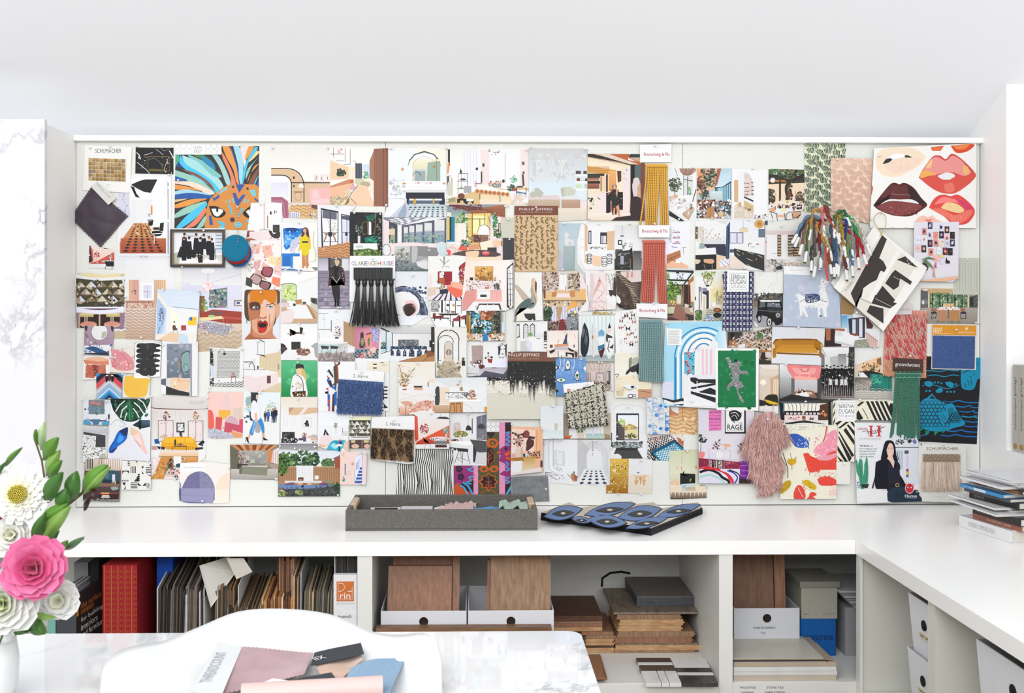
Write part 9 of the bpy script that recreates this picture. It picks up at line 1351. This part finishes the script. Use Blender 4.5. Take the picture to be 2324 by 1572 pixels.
b=MB();yl=YS-.0088;b.box((a0.x+ww*.13,yl,a0.z-.075),(a0.x+ww*.87,YS-.008,a0.z-.019),'d8783a')
yl-=.0006;X=lambda f:a0.x+ww*f;Zt=lambda f:a0.z-.019-.056*f
b.tube([(X(.2),yl,Zt(.08)),(X(.2),yl,Zt(.93)),(X(.8),yl,Zt(.93)),(X(.8),yl,Zt(.3))],.0009,'fafafa',4);b.tube([(X(.2),yl,Zt(.08)),(X(.4),yl,Zt(.1)),(X(.5),yl,Zt(.28)),(X(.4),yl,Zt(.47)),(X(.22),yl,Zt(.5))],.0009,'fafafa',4);b.tube([(X(.6),yl,Zt(.5)),(X(.8),yl,Zt(.5))],.0009,'fafafa',4)
text3d(b,'rin',(X(.28),yl,Zt(.88)),(ww*.44,0,0),(0,0,.018),'fafafa');text3d(b,'international',(X(.13),yl,a0.z-.083),(ww*.74,0,0),(0,0,.005),'c8c8cc');text3d(b,'busnelli',(X(.2),yl,a0.z-.122),(ww*.56,0,0),(0,0,.009),'555');b.build('lettering',MATTE,pf)
b=MB();rnd=random.Random(2)
for k in range(14):b.box((a0.x+.004+k*ww/15,YS+.015,ZS+.03),(a0.x+.004+k*ww/15+ww/22,YS+.23,CTB-.006),rnd.choice(('3a3634','4a4644','2a2826')))
b.build('sample_boards',VB,pf)
# white boxes holding floorboards
BXM=mat('powder_coated_box','e6e8ee',.4)
def openbox(lab,p0,p1,Y,depth,ztop,label=None,hole=True):
 a,c=at(p0,1400,Y),at(p1,1400,Y);x0,x1=a.x,c.x;t=thing('storage_box',lab,'storage box',((x0+x1)/2,Y+depth/2,ZS));z0=ZS+.0006
 bx('front',(x0,Y,z0),(x1,Y+.003,ztop),BXM,parent=t,bevel=.001);bx('back',(x0,Y+depth,z0),(x1,Y+depth+.003,ztop),BXM,parent=t)
 for x in(x0,x1-.003):bx('side',(x,Y+.003,z0),(x+.003,Y+depth,ztop),BXM,parent=t)
 bx('bottom',(x0,Y+.003,z0),(x1,Y+depth,z0+.003),BXM,parent=t)
 if hole:
  b=MB();b.lathe([(0,0),(.0118,0),(.0128,.0008),(.0128,.0016),(.0118,.002)],'2a1e16',24,Matrix.Translation(((x0+x1)/2,Y-.0002,ztop-.03))@Matrix.Rotation(PI/2,4,'X'));b.build('finger_hole',MATTE,t)
 return t,x0,x1
zb=at(960,1386,YF+.045).z
OAK=woodmat('oak_board','a8795a','8c6048',.5,.5,(26,26,.5));OAK2=woodmat('pale_oak_board','b08c6c','8a6c52',.5,.5,(20,20,.8));PLY=woodmat('plywood_face','8c6650','765440',.5,.6,(22,22,.5))
openbox('white box holding reddish oak boards, beside the divider',864,1059,YF+.045,.26,zb);openbox('white box holding the knotty pale oak boards',1062,1257,YF+.045,.26,zb)
def leaner(lab,p0,p1,ptop,m,col,Y0,Y1,th=.012,zlow=None):
 a,c=at(p0,1386,Y0),at(p1,1386,Y0);zt=min(at(p0,ptop,Y1).z,CTB-.004);z0=ZS+.006;b=MB()
 b.prism([(a.x,Y0,z0),(c.x,Y0,z0),(c.x+.004,Y1,zt),(a.x+.004,Y1,zt)],(0,th,0),col);return tag(b.build('floorboard',m),lab,'floorboard')
leaner('front reddish oak board leaning in the first white box',874,1022,1284,OAK,'fff',YF+.055,YF+.13);leaner('taller oak board behind the front one in the first white box',885,1026,1250,OAK,'fff',YF+.085,YF+.17);leaner('narrow oak offcut at the side of the first white box',1024,1040,1255,OAK,'fff',YF+.07,YF+.15)
leaner('knotty pale oak board leaning in the second white box',1112,1250,1250,OAK2,'fff',YF+.055,YF+.11);leaner('dark oak board edge behind the knotty pale one',1104,1112,1270,OAK,'fff',YF+.07,YF+.12)
pl_=[atz(853,1427,ZS+.028),atz(1252,1424,ZS+.028)];bx('plank',(at(853,1427,YF+.01).x,YF+.008,ZS+.0008),(at(1252,1427,YF+.01).x,YF+.040,at(1000,1424,YF+.01).z),woodmat('walnut_plank','8a6648','6a4a34',1,.5,(1,8,8)));tag(bpy.context.scene.objects['plank'],'long brown plank lying in front of the two white boxes','plank')
# stacked tongue-and-groove boards
def stack(x0p,x1p,Y,rows,grp,depth=.2,top=0):
 sc_=(top-ZS-.0055)/sum(r[2]for r in rows)if top else 1
 z=ZS+.0008
 for k,(d0,d1,h,m,lab)in enumerate(rows):
  h*=sc_;a,c=at(x0p+d0,1450,Y),at(x1p+d1,1450,Y);b=MB();b.box((a.x,Y,z),(c.x,Y+depth,z+h));b.box((c.x,Y,z+h*.35),(c.x+.005,Y+depth,z+h*.6));b.box((a.x-.004,Y,z+h*.12),(a.x,Y+depth,z+h*.35))
  tag(b.build('floorboard',m),lab,'floorboard',grp);z+=h+.0006
 return z
PINE=woodmat('pine_edge','d8b080','b8845a',1,.6,(2,2,9));GREY=woodmat('grey_oak_face','9a8a78','6e6054',1,.5,(8,2,8));WAL=woodmat('dark_walnut_face','6a4432','4a2c20',1,.5,(3,9,9))
YB=atz(1500,1481,ZS).y;zt_=at(1400,1390,YB).z
stack(1395,1580,YB,[(0,-4,.006,OAK2,'thin board at the very bottom of the tall stack'),(2,8,.016,PINE,'grey-faced pine board near the bottom of the tall stack'),(4,4,.004,GREY,'thin grey veneer in the lower tall stack'),(-2,-10,.018,OAK,'brown board below the middle of the tall stack'),(8,-5,.016,OAK2,'herringbone-grained board in the middle of the tall stack'),(8,-34,.016,PINE,'short pine board above the middle of the tall stack'),(12,-30,.018,PINE,'short knotted pine board in the tall stack'),(6,-36,.013,OAK2,'short board just under the wide top panel of the tall stack')],'boards in the tall stack',.2,zt_-.0066)
sb=slab('panel',GREY,'fff',[(1368,1334),(1540,1332),(1586,1388),(1392,1389)],zt_-.0065,zt_);tag(sb,'wide ribbed grey-brown panel on top of the tall stack','wood panel')
t=thing('tile_pack','strapped pack of grey vinyl planks on the tall stack','sample pack',atz(1500,1370,zt_+.001))
for k in range(8):
 z=zt_+.0006+k*.0038;b=MB();Q_=[atz(x,y,zt_+.031)for x,y in((1414,1301),(1541,1300),(1581,1352),(1445,1353))];b.prism([Vector((p.x+.0008*(k%2),p.y-.0+.0,z))for p in Q_],(0,0,.0034),'7c7872' if k==7 else '5c6066');b.build('plank',mat('vinyl_plank',None,.5,noise=.2,nscale=80),t)
b=MB();b.tube([at(1430,1301,YB+.1),at(1410,1297,YB+.1),at(1385,1300,YB+.1),at(1367,1312,YB+.09),at(1366,1331,YB+.08)],.004,'161616',5);b.build('strap',CLOTH,t)
z=at(1300,1432,YB).z
stack(1330,1393,YB,[(0,0,.02,PINE,'pale pine board at the bottom of the low stack'),(0,0,.008,WAL,'dark board above the pale pine one in the low stack'),(0,0,.013,PINE,'second pine board of the low stack'),(0,0,.013,PINE,'third pine board of the low stack'),(0,2,.012,OAK2,'pale board in the upper half of the low stack'),(-10,-2,.014,OAK,'brown board under the dark topped ones of the low stack')],'boards in the low stack',.2,z)
for k,(h,m,lab)in enumerate(((.012,PINE,'pine layer under the dark walnut boards'),(.012,OAK,'brown layer under the dark walnut boards'),(.005,OAK2,'thin pale layer under the dark walnut boards'),(.017,WAL,'dark walnut board with notched edge crowning the low stack'))):
 a,c=at(1256,1430,YB),at(1367,1430,YB);o=bx('floorboard',(a.x,YB,z),(c.x,YB+.22,z+h),m);tag(o,lab,'floorboard','boards in the low stack');z+=h+.0005
b=MB();z=ZS+.0006
for k in range(3):tag(slab('floorboard',OAK,'fff',[(1300+k*2,1484+k),(1362,1484),(1378-k*3,1537),(1330,1537)],z,z+.006),('bottom','middle','top')[k]+' small brown board lying in front of the low stack','floorboard','small boards at the front');z+=.0066
# marble mosaic tile sample
mo=thing('mosaic_sample','black and white marble mosaic tile sample at the front of the shelf','tile sample',atz(1540,1520,ZS));MW=marble('white_marble_tile','f2f2f2','9a9a9e',14,.25,.6);MK=marble('black_marble_tile','2c2a2a','b0acac',10,.25,.5)
def L2(u,v):return(1443+(1600-1443)*u+(1466-1443)*v*(1-u)+(1630-1600)*v*u,1492+57*v)
for u0,v0,u1,v1,m in((0,0,.49,.16,MK),(0,.18,.49,.27,MW),(0,.29,.49,.5,MK),(.5,0,1,.38,MW),(.5,.4,1,.56,MK),(.5,.58,1,.68,MW),(.5,.7,1,1,MK),(0,.52,.21,1,MW),(.22,.52,.32,1,MW),(.33,.52,.49,1,MW)):
 slab('tile',m,'fff',[L2(u0,v0),L2(u1,v0),L2(u1,v1),L2(u0,v1)],ZS+.0006,ZS+.012,mo,.0006)
# last compartment
YG=YF+.2;zc=at(1700,1380,YG).z;t,x0,x1=openbox('white box with small printed lines and plywood inside',1666,1815,YG,.26,zc)
b=MB();xm=(at(1650,1400,YG).x+x1)/2;text3d(b,'FUSE FLOORING',(xm-.03,YG-.0015,zc-.062),(.066,0,0),(0,0,.006),'444');text3d(b,'TTL',(xm-.008,YG-.0015,zc-.078),(.014,0,0),(0,0,.006),'444');b.build('lettering',MATTE,t)
leaner('wide plywood sheet in the labelled white box',1669,1760,1250,PLY,'fff',YG+.01,YG+.06);leaner('thick plywood board with a layered edge beside the wide sheet',1762,1786,1250,OAK,'fff',YG+.01,YG+.05)
YH=atz(1860,1488,ZS).y;BLU=at(1816,1404,YH);B2=at(1897,1488,YH)
bb=bx('tile_box',(BLU.x,YH,ZS+.0006),(B2.x,YH+.14,BLU.z),MATTE,'1464b4',bevel=.001);tag(bb,'bright blue box with dark blue round lettering','box');b=MB();text3d(b,'concrete',(BLU.x+.018,YH-.0006,BLU.z-.066),(.084,0,0),(0,0,.018),'0c2c58');b.build('lettering',MATTE,bb)
LB_=at(1818,1332,YH);LB2=at(1900,1332,YH);lb=bx('lidded_box',(LB_.x,YH-.002,BLU.z+.0006),(LB2.x,YH+.14,LB_.z),MATTE,'b8b6a8',bevel=.001);tag(lb,'grey-beige lidded box standing on the blue box','box');bx('lid',(LB_.x-.006,YH-.008,LB_.z),(LB2.x+.006,YH+.15,at(1850,1318,YH).z),MATTE,'98968a',lb,.001)
b=MB();text3d(b,'SERIES 4',(LB_.x+.008,YH-.0026,BLU.z+.014),(.016,0,0),(0,0,.003),'666');text3d(b,'stone surface samples',(LB2.x-.046,YH-.0026,BLU.z+.014),(.038,0,0),(0,0,.003),'666');b.build('lettering',MATTE,lb)
z=ZS+.0006
for k,(h,c,x)in enumerate(((.014,'cfc3ae',1898),(.012,'e8e8e6',1900),(.012,'eeeeec',1898),(.012,'c8b8a0',1898),(.0016,'d8d8d4',1875),(.0016,'3a3838',1878),(.002,'b8a488',1890),(.002,'d4cfc0',1871))):
 a,c2=at(1665,1540,YF+.02),at(x,1540,YF+.02);d=.17 if k<6 else.2
 tag(bx('stone_tile',(a.x,YF+.02+(.006 if k>5 else 0),z),(c2.x,YF+.02+d,z+h),mat('honed_stone',None,.35,noise=.1,nscale=12),c),('sand coloured slab, bottom of the stone tile stack','grey-white slab, second from the bottom of the stone stack','white slab in the middle of the stone stack','tan slab above the white ones in the stone stack','thin white tile in the stone stack','thin charcoal tile in the stone stack','tan sheet showing under the top stone tile','large pale stone tile on top of the stack')[k],'stone tile','stone tiles in the stack');z+=h+.0006
stand('storage_box','grey box with black lettering in the corner of the shelf','box',1918,1990,1378,'a8a8ac',YH,.12)
for k in range(7):tag(bx('swatch_binder',(at(1905+k*6,1400,YF+.2).x,YF+.2,ZS+.20-.008*k),(XC+.16,YF+.4,ZS+.2065-.008*k),MATTE,('c8c8cc','9a9a9e')[k%2]),'grey sample card in the fanned pile at the back corner, '+('topmost','second','third','fourth','fifth','sixth','lowest')[k],'sample card','fanned cards in the corner')
b=MB()
for s,x,y,w in(('WOOD/TILE',1679,1562,36),('STONE TILE',1740,1562,38),('LAMINAM',1681,1573,30),('MARBLETREND',1736,1573,46)):
 p=at(x,y,YF+.0052);text3d(b,s,p,at(x+w,y,YF+.0052)-p,(0,0,.006),'444')
b.build('lettering',MATTE,sh)
# white boxes in the return unit, seen side on
def sidebox(lab,pxa,pta,X,ylen,h,lettering=None):
 a=atx(pxa,pta,X);zt2=a.z;y0,y1=a.y-ylen,a.y;t=thing('storage_box',lab,'storage box',(X+.1,(y0+y1)/2,zt2-h),'white boxes in the return shelf')
 tp=.012;b=MB();w=.3
 T=[(X,y0),(X+w,y0),(X+w,y1),(X,y1)];B0=[(X+tp,y0+tp),(X+w-tp,y0+tp),(X+w-tp,y1-tp),(X+tp,y1-tp)]
 for k in range(4):
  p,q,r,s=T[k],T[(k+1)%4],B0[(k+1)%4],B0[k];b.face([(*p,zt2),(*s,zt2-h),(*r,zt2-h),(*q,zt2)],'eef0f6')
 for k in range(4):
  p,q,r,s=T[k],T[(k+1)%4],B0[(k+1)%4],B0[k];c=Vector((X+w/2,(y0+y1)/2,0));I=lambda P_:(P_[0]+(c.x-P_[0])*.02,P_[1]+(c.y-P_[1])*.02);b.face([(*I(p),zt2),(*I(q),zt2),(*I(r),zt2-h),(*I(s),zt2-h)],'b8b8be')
 b.face([(*p,zt2-h)for p in B0],'eef0f6');b.build('body',MATTE,t)
 b=MB();ym=(y0+y1)/2+.0;M=Matrix.Translation((X+.0045,ym,zt2-.06))@Matrix.Rotation(-PI/2,4,'Y');b.lathe([(0,0),(.013,0),(.013,.003),(0,.003)],'111',20,M);b.build('finger_hole',MATTE,t)
 if lettering:b=MB();b.box((X+.0032,ym-.03,zt2-.096),(X+.0078,ym+.03,zt2-.082),'e8dcc0');text3d(b,lettering,(X+.0028,ym+.022,zt2-.093),(0,-.044,0),(0,0,.008),'554');b.build('tape_label',MATTE,t)
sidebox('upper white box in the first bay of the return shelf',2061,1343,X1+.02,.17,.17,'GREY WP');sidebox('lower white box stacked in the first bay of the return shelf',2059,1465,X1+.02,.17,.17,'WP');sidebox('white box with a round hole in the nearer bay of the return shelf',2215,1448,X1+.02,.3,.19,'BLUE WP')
# ---------------- on the marble table ----------------
RIM=[(640,1385,1.95),(540,1392,1.94),(450,1428,1.9),(370,1460,1.86),(290,1474,1.8),(245,1500,1.75),(229,1545,1.7),(236,1640,1.6),(330,1740,1.5),(640,1790,1.45),(900,1740,1.5),(1000,1640,1.6),(1004,1560,1.68),(1001,1490,1.75),(975,1443,1.8),(905,1446,1.86),(840,1436,1.9),(750,1398,1.94)]
R3=[]
for i in range(len(RIM)):
 p0,p1,p2,p3=[at(*RIM[(i+k)%len(RIM)][:2],RIM[(i+k)%len(RIM)][2]-DIST)for k in(-1,0,1,2)]
 for k in range(4):t=k/4;R3.append(.5*(2*p1+(p2-p0)*t+(2*p0-5*p1+4*p2-p3)*t*t+(3*p1-p0-3*p2+p3)*t**3))
C0=atz(620,1570,ZT+.008)
for p in R3:p.z=max(p.z,ZT+.012)
rows=[[Vector((C0.x+(p.x-C0.x)*t,C0.y+(p.y-C0.y)*t,C0.z+(p.z-C0.z)*t**3.2))for p in R3]for t in(0,.3,.5,.65,.78,.88,.95,1)]
b=MB();b.grid(rows,(.74,.75,.75,1),True,True);o=b.build('chair_shell',mat('moulded_plastic',None,.3))
m_=o.modifiers.new('s','SOLIDIFY');m_.thickness=.006;m_.offset=-1;tag(o,'white moulded chair shell with raised back and flared arms holding fabric samples','chair')
def lay(nm,lab,cat,quad,k,col,m=CLOTH,wav=.002,n=14,edge=0):
 b=MB();A,B_,C_,D_=[atz(x,y,ZT+.036+.0035*k)for x,y in quad];rows=[]
 for i in range(n+1):
  row=[]
  for j in range(n+1):
   u,v=j/n,i/n
   if edge and i in(0,n):v+=edge if j%2 else-edge
   row.append((A*(1-u)+B_*u)*(1-v)+(D_*(1-u)+C_*u)*v+Vector((0,0,wav*math.sin(u*5+v*3))))
  rows.append(row)
 b.grid(rows,col);b.grid([[p-Vector((0,0,.0012))for p in r][::-1]for r in rows],col)
 for L_ in(rows[0],rows[-1],[r[0]for r in rows],[r[-1]for r in rows]):b.grid([L_,[p-Vector((0,0,.0012))for p in L_]],col,False)
 return tag(b.build(nm,m),lab,cat)
VEL=mat('cotton_velvet',None,.8,noise=.2,nscale=22,sheen=.5)
lay('fabric_swatch','dusty pink velvet swatch with pinked edges on the chair shell','fabric swatch',((497,1466),(712,1478),(690,1532),(470,1578)),0,'b0858c',VEL,n=44,edge=.012)
o=lay('name_label','long white label with pale lettering across the pink velvet','label',((495,1457),(549,1467),(498,1590),(436,1563)),1,'e6eaec',MATTE,.0005)
b=MB();p=atz(478,1546,ZT+.0412);u=atz(516,1478,ZT+.0412)-p;text3d(b,'THREADCOUNT',p,u,u.cross(Vector((0,0,-.13))),'b8bcc0');b.build('lettering',MATTE,o)
lay('fabric_swatch','tan leather swatch below the slate label on the chair shell','leather swatch',((712,1502),(818,1478),(824,1500),(740,1560)),0,'cfa78e',VEL,.003)
o=lay('swatch_label','slate grey label lettered IX at the back of the chair shell','label',((714,1480),(819,1457),(826,1483),(704,1510)),2,'3c4146',MATTE,.0005)
b=MB();p=atz(718,1498,ZT+.0445);u=atz(742,1492,ZT+.0445)-p;text3d(b,'IIX',p,u,u.cross(Vector((0,0,-.8))),'f4f4f4');b.build('lettering',MATTE,o)
lay('swatch_label','second slate grey label, partly under the pink roll','label',((655,1544),(752,1524),(768,1547),(600,1575)),3,'3c4146',MATTE,.0005)
lay('fabric_swatch','pale blue woven swatch with a frayed edge on the chair shell','fabric swatch',((797,1515),(923,1481),(884,1580),(772,1580)),2,'8fb0cc',CLOTH,.005,40,.01)
lay('paper_sheet','folded white paper between the swatches on the chair shell','paper',((586,1556),(618,1537),(702,1552),(640,1580)),4,'f2f2f0',MATTE,.001)
A,B_=atz(548,1575,ZT+.055),atz(868,1556,ZT+.055);b=MB();b.tube([A,B_],.016,'e2c4be',20);tag(b.build('fabric_roll',mat('smooth_vinyl',None,.45)),'rolled pale pink vinyl sample at the front of the chair shell','fabric roll')
# flowers in a white vase
YV=-1.72
v0=at(-34,1500,YV);vs=MB();vs.lathe([(0,0),(.04,0),(.05,.03),(.052,.07),(.047,.105),(.043,.105),(.046,.07),(.044,.03),(0,.008)],'f8f8f8',32,Matrix.Translation((v0.x,YV,ZT+.0005)))
tag(vs.build('vase',mat('white_ceramic',None,.2)),'white ceramic vase holding the flowers at the table edge','vase')
PET=mat('petal',None,.55,noise=.06,nscale=30,sheen=.2)
def bloom(name,lab,px,py,R,rings,cols,ccol=None,cup=.6,wid=.34,seed=0,dy=0):
 c=at(px,py,YV+dy);R*=1.68/2309;t=thing(name,lab,'flower',c,'flowers in the vase');rnd=random.Random(seed);ax=Vector((.25,-1,.25)).normalized();e1=ax.cross(Vector((0,0,1))).normalized();e2=ax.cross(e1)
 for ri in range(rings):
  f=(ri+1)/rings;n=int(6+13*f)if wid<.3 else int(4+5*f);b=MB();col=cols[min(len(cols)-1,int(f*len(cols)))]
  for k in range(n):
   a=2*PI*(k+.5*(ri%2)+rnd.uniform(-.15,.15))/n;d=e1*math.cos(a)+e2*math.sin(a);s=d.cross(ax);w=R*wid*(.5+.6*f);L_=R*f*rnd.uniform(.9,1.08);h=R*cup*(1-f)**.7
   rws=[]
   for q in range(5):
    u=q/4;ww=w*math.sin(PI*(.12+.78*u))**.7;ctr=c+d*(L_*u)+ax*(h*math.sin(u*PI/2)+R*.14*u*u*(1 if cup>.5 else-.3)+.0006*ri)
    rws.append([ctr+s*(ww*x)+ax*(ww*.35*x*x)for x in(-1,-.5,0,.5,1)])
   b.grid(rws,col)
  o=b.build('petals',PET,t);o['kind']='stuff'
 if ccol:
  b=MB()
  for k in range(90):a=k*2.4;r=R*.3*(k/90)**.5;p=c+(e1*math.cos(a)+e2*math.sin(a))*r+ax*R*(cup*.95-.0*k);b.tube([p-ax*.006,p+ax*.004],[.0016,.0009],ccol,5)
  b.build('centre',PET,t)['kind']='stuff'
 b=MB();b.tube([c-ax*.004,(c+Vector((v0.x,YV,ZT+.1)))/2+Vector((0,.02,0)),Vector((v0.x,YV,ZT+.04))],.0016,'5a7a34',6);b.build('stem',PET,t)
bloom('dahlia','large cream dahlia with a yellow centre, topmost of the blooms',44,1122,66,7,('f4e890','f6f4dc','f8f8f0'),'e4d020',.5,.2,1)
bloom('ranunculus','bright pink ruffled ranunculus in the middle of the bouquet',80,1290,72,6,('d83a74','ee5a94','f47aac'),None,.7,.42,2,-.04)
bloom('ranunculus','creamy white ranunculus low at the table edge',8,1368,74,6,('dfeab0','f4f6e4','fafaf4'),None,.8,.46,3,-.03)
bloom('ranunculus','small closed white bloom between the dahlia and the pink flower',28,1214,42,4,('f0f2d8','fafaf2'),None,.9,.5,4)
bloom('lisianthus','white trumpet bloom half behind the pink flower',134,1362,44,3,('eef0d8','fbfbf6'),None,.9,.5,5,.02)
bloom('ranunculus','deep crimson bloom peeping in at the frame edge',-14,1198,30,3,('8c1030','b02050'),None,.7,.45,6,.02)
LEAF=mat('leaf_green',None,.45,noise=.12,nscale=18)
def sprig(lab,pts,leaves,cat='leaves',name='leaf_sprig',scol='6a5a34'):
 c=at(*pts[0],YV+.02);t=thing(name,lab,cat,c,'greenery in the vase');b=MB();b.tube([at(x,y,YV+.02)for x,y in smooth(pts,3)],.0016,scol,6);b.build('stem',LEAF,t)
 for k,(x0,y0,x1,y1,w,col)in enumerate(leaves):
  b=MB();A,B_=at(x0,y0,YV+.015),at(x1,y1,YV-.01-.008*(k%3));d=B_-A;s=d.cross(Vector((0,1,0))).normalized()*w*1.68/2309
  b.grid([[A+d*u+s*(x*math.sin(PI*min(1,u*.97+.02))**.75)+Vector((0,.010*abs(x)-.012*math.sin(PI*u),0))for x in(-1,-.5,0,.5,1)]for u in[q/8 for q in range(9)]],col);b.build('leaf',LEAF,t)
G1,G2,G3='5a8c28','3c6e20','86ac50'
sprig('upright sprig of oval green leaves beside the dahlia',[(40,1330),(80,1210),(100,1080),(78,995)],[(92,1022,98,958,11,'b8d098'),(88,1010,78,975,5,G1),(96,1045,128,993,16,G1),(104,1080,132,1022,14,G3),(108,1085,136,1045,13,G1),(96,1145,138,1072,18,G2),(84,1195,152,1142,17,G1),(80,1240,156,1150,17,G3),(72,1240,100,1165,14,G2)])
sprig('arching sprig of broad green leaves reaching over the pin board',[(40,1350),(110,1200),(170,1130),(200,1110)],[(160,1138,170,1070,19,G2),(184,1118,240,1055,20,G1),(186,1122,248,1060,9,G3),(134,1165,150,1108,18,G2),(128,1195,154,1152,6,'2c5430'),(106,1240,130,1205,9,G2)])
sprig('short sprig of pointed leaves right of the pink flower',[(60,1400),(130,1260),(190,1222)],[(142,1250,188,1220,8,'4a7440'),(136,1252,150,1228,9,G1)])
sprig('slender leaves at the far edge of the bouquet',[(-20,1300),(-5,1080),(6,1060)],[(6,1060,46,1016,7,G1),(-14,1090,8,1050,7,G2)])
sprig('low drooping round leaves under the white ranunculus',[(0,1420),(40,1400),(70,1392)],[(20,1400,62,1436,20,G2),(62,1395,100,1440,20,G2),(66,1390,122,1404,9,G3)])
sprig('dark maroon seed pods hanging over the pin board edge',[(150,1150),(200,1110),(214,1104)],[(214,1098,214,1135,12,'3a1418'),(206,1120,190,1160,7,'2c1014')],'seed pod','seed_pod')
for a in ALLPINS:pin(*a)
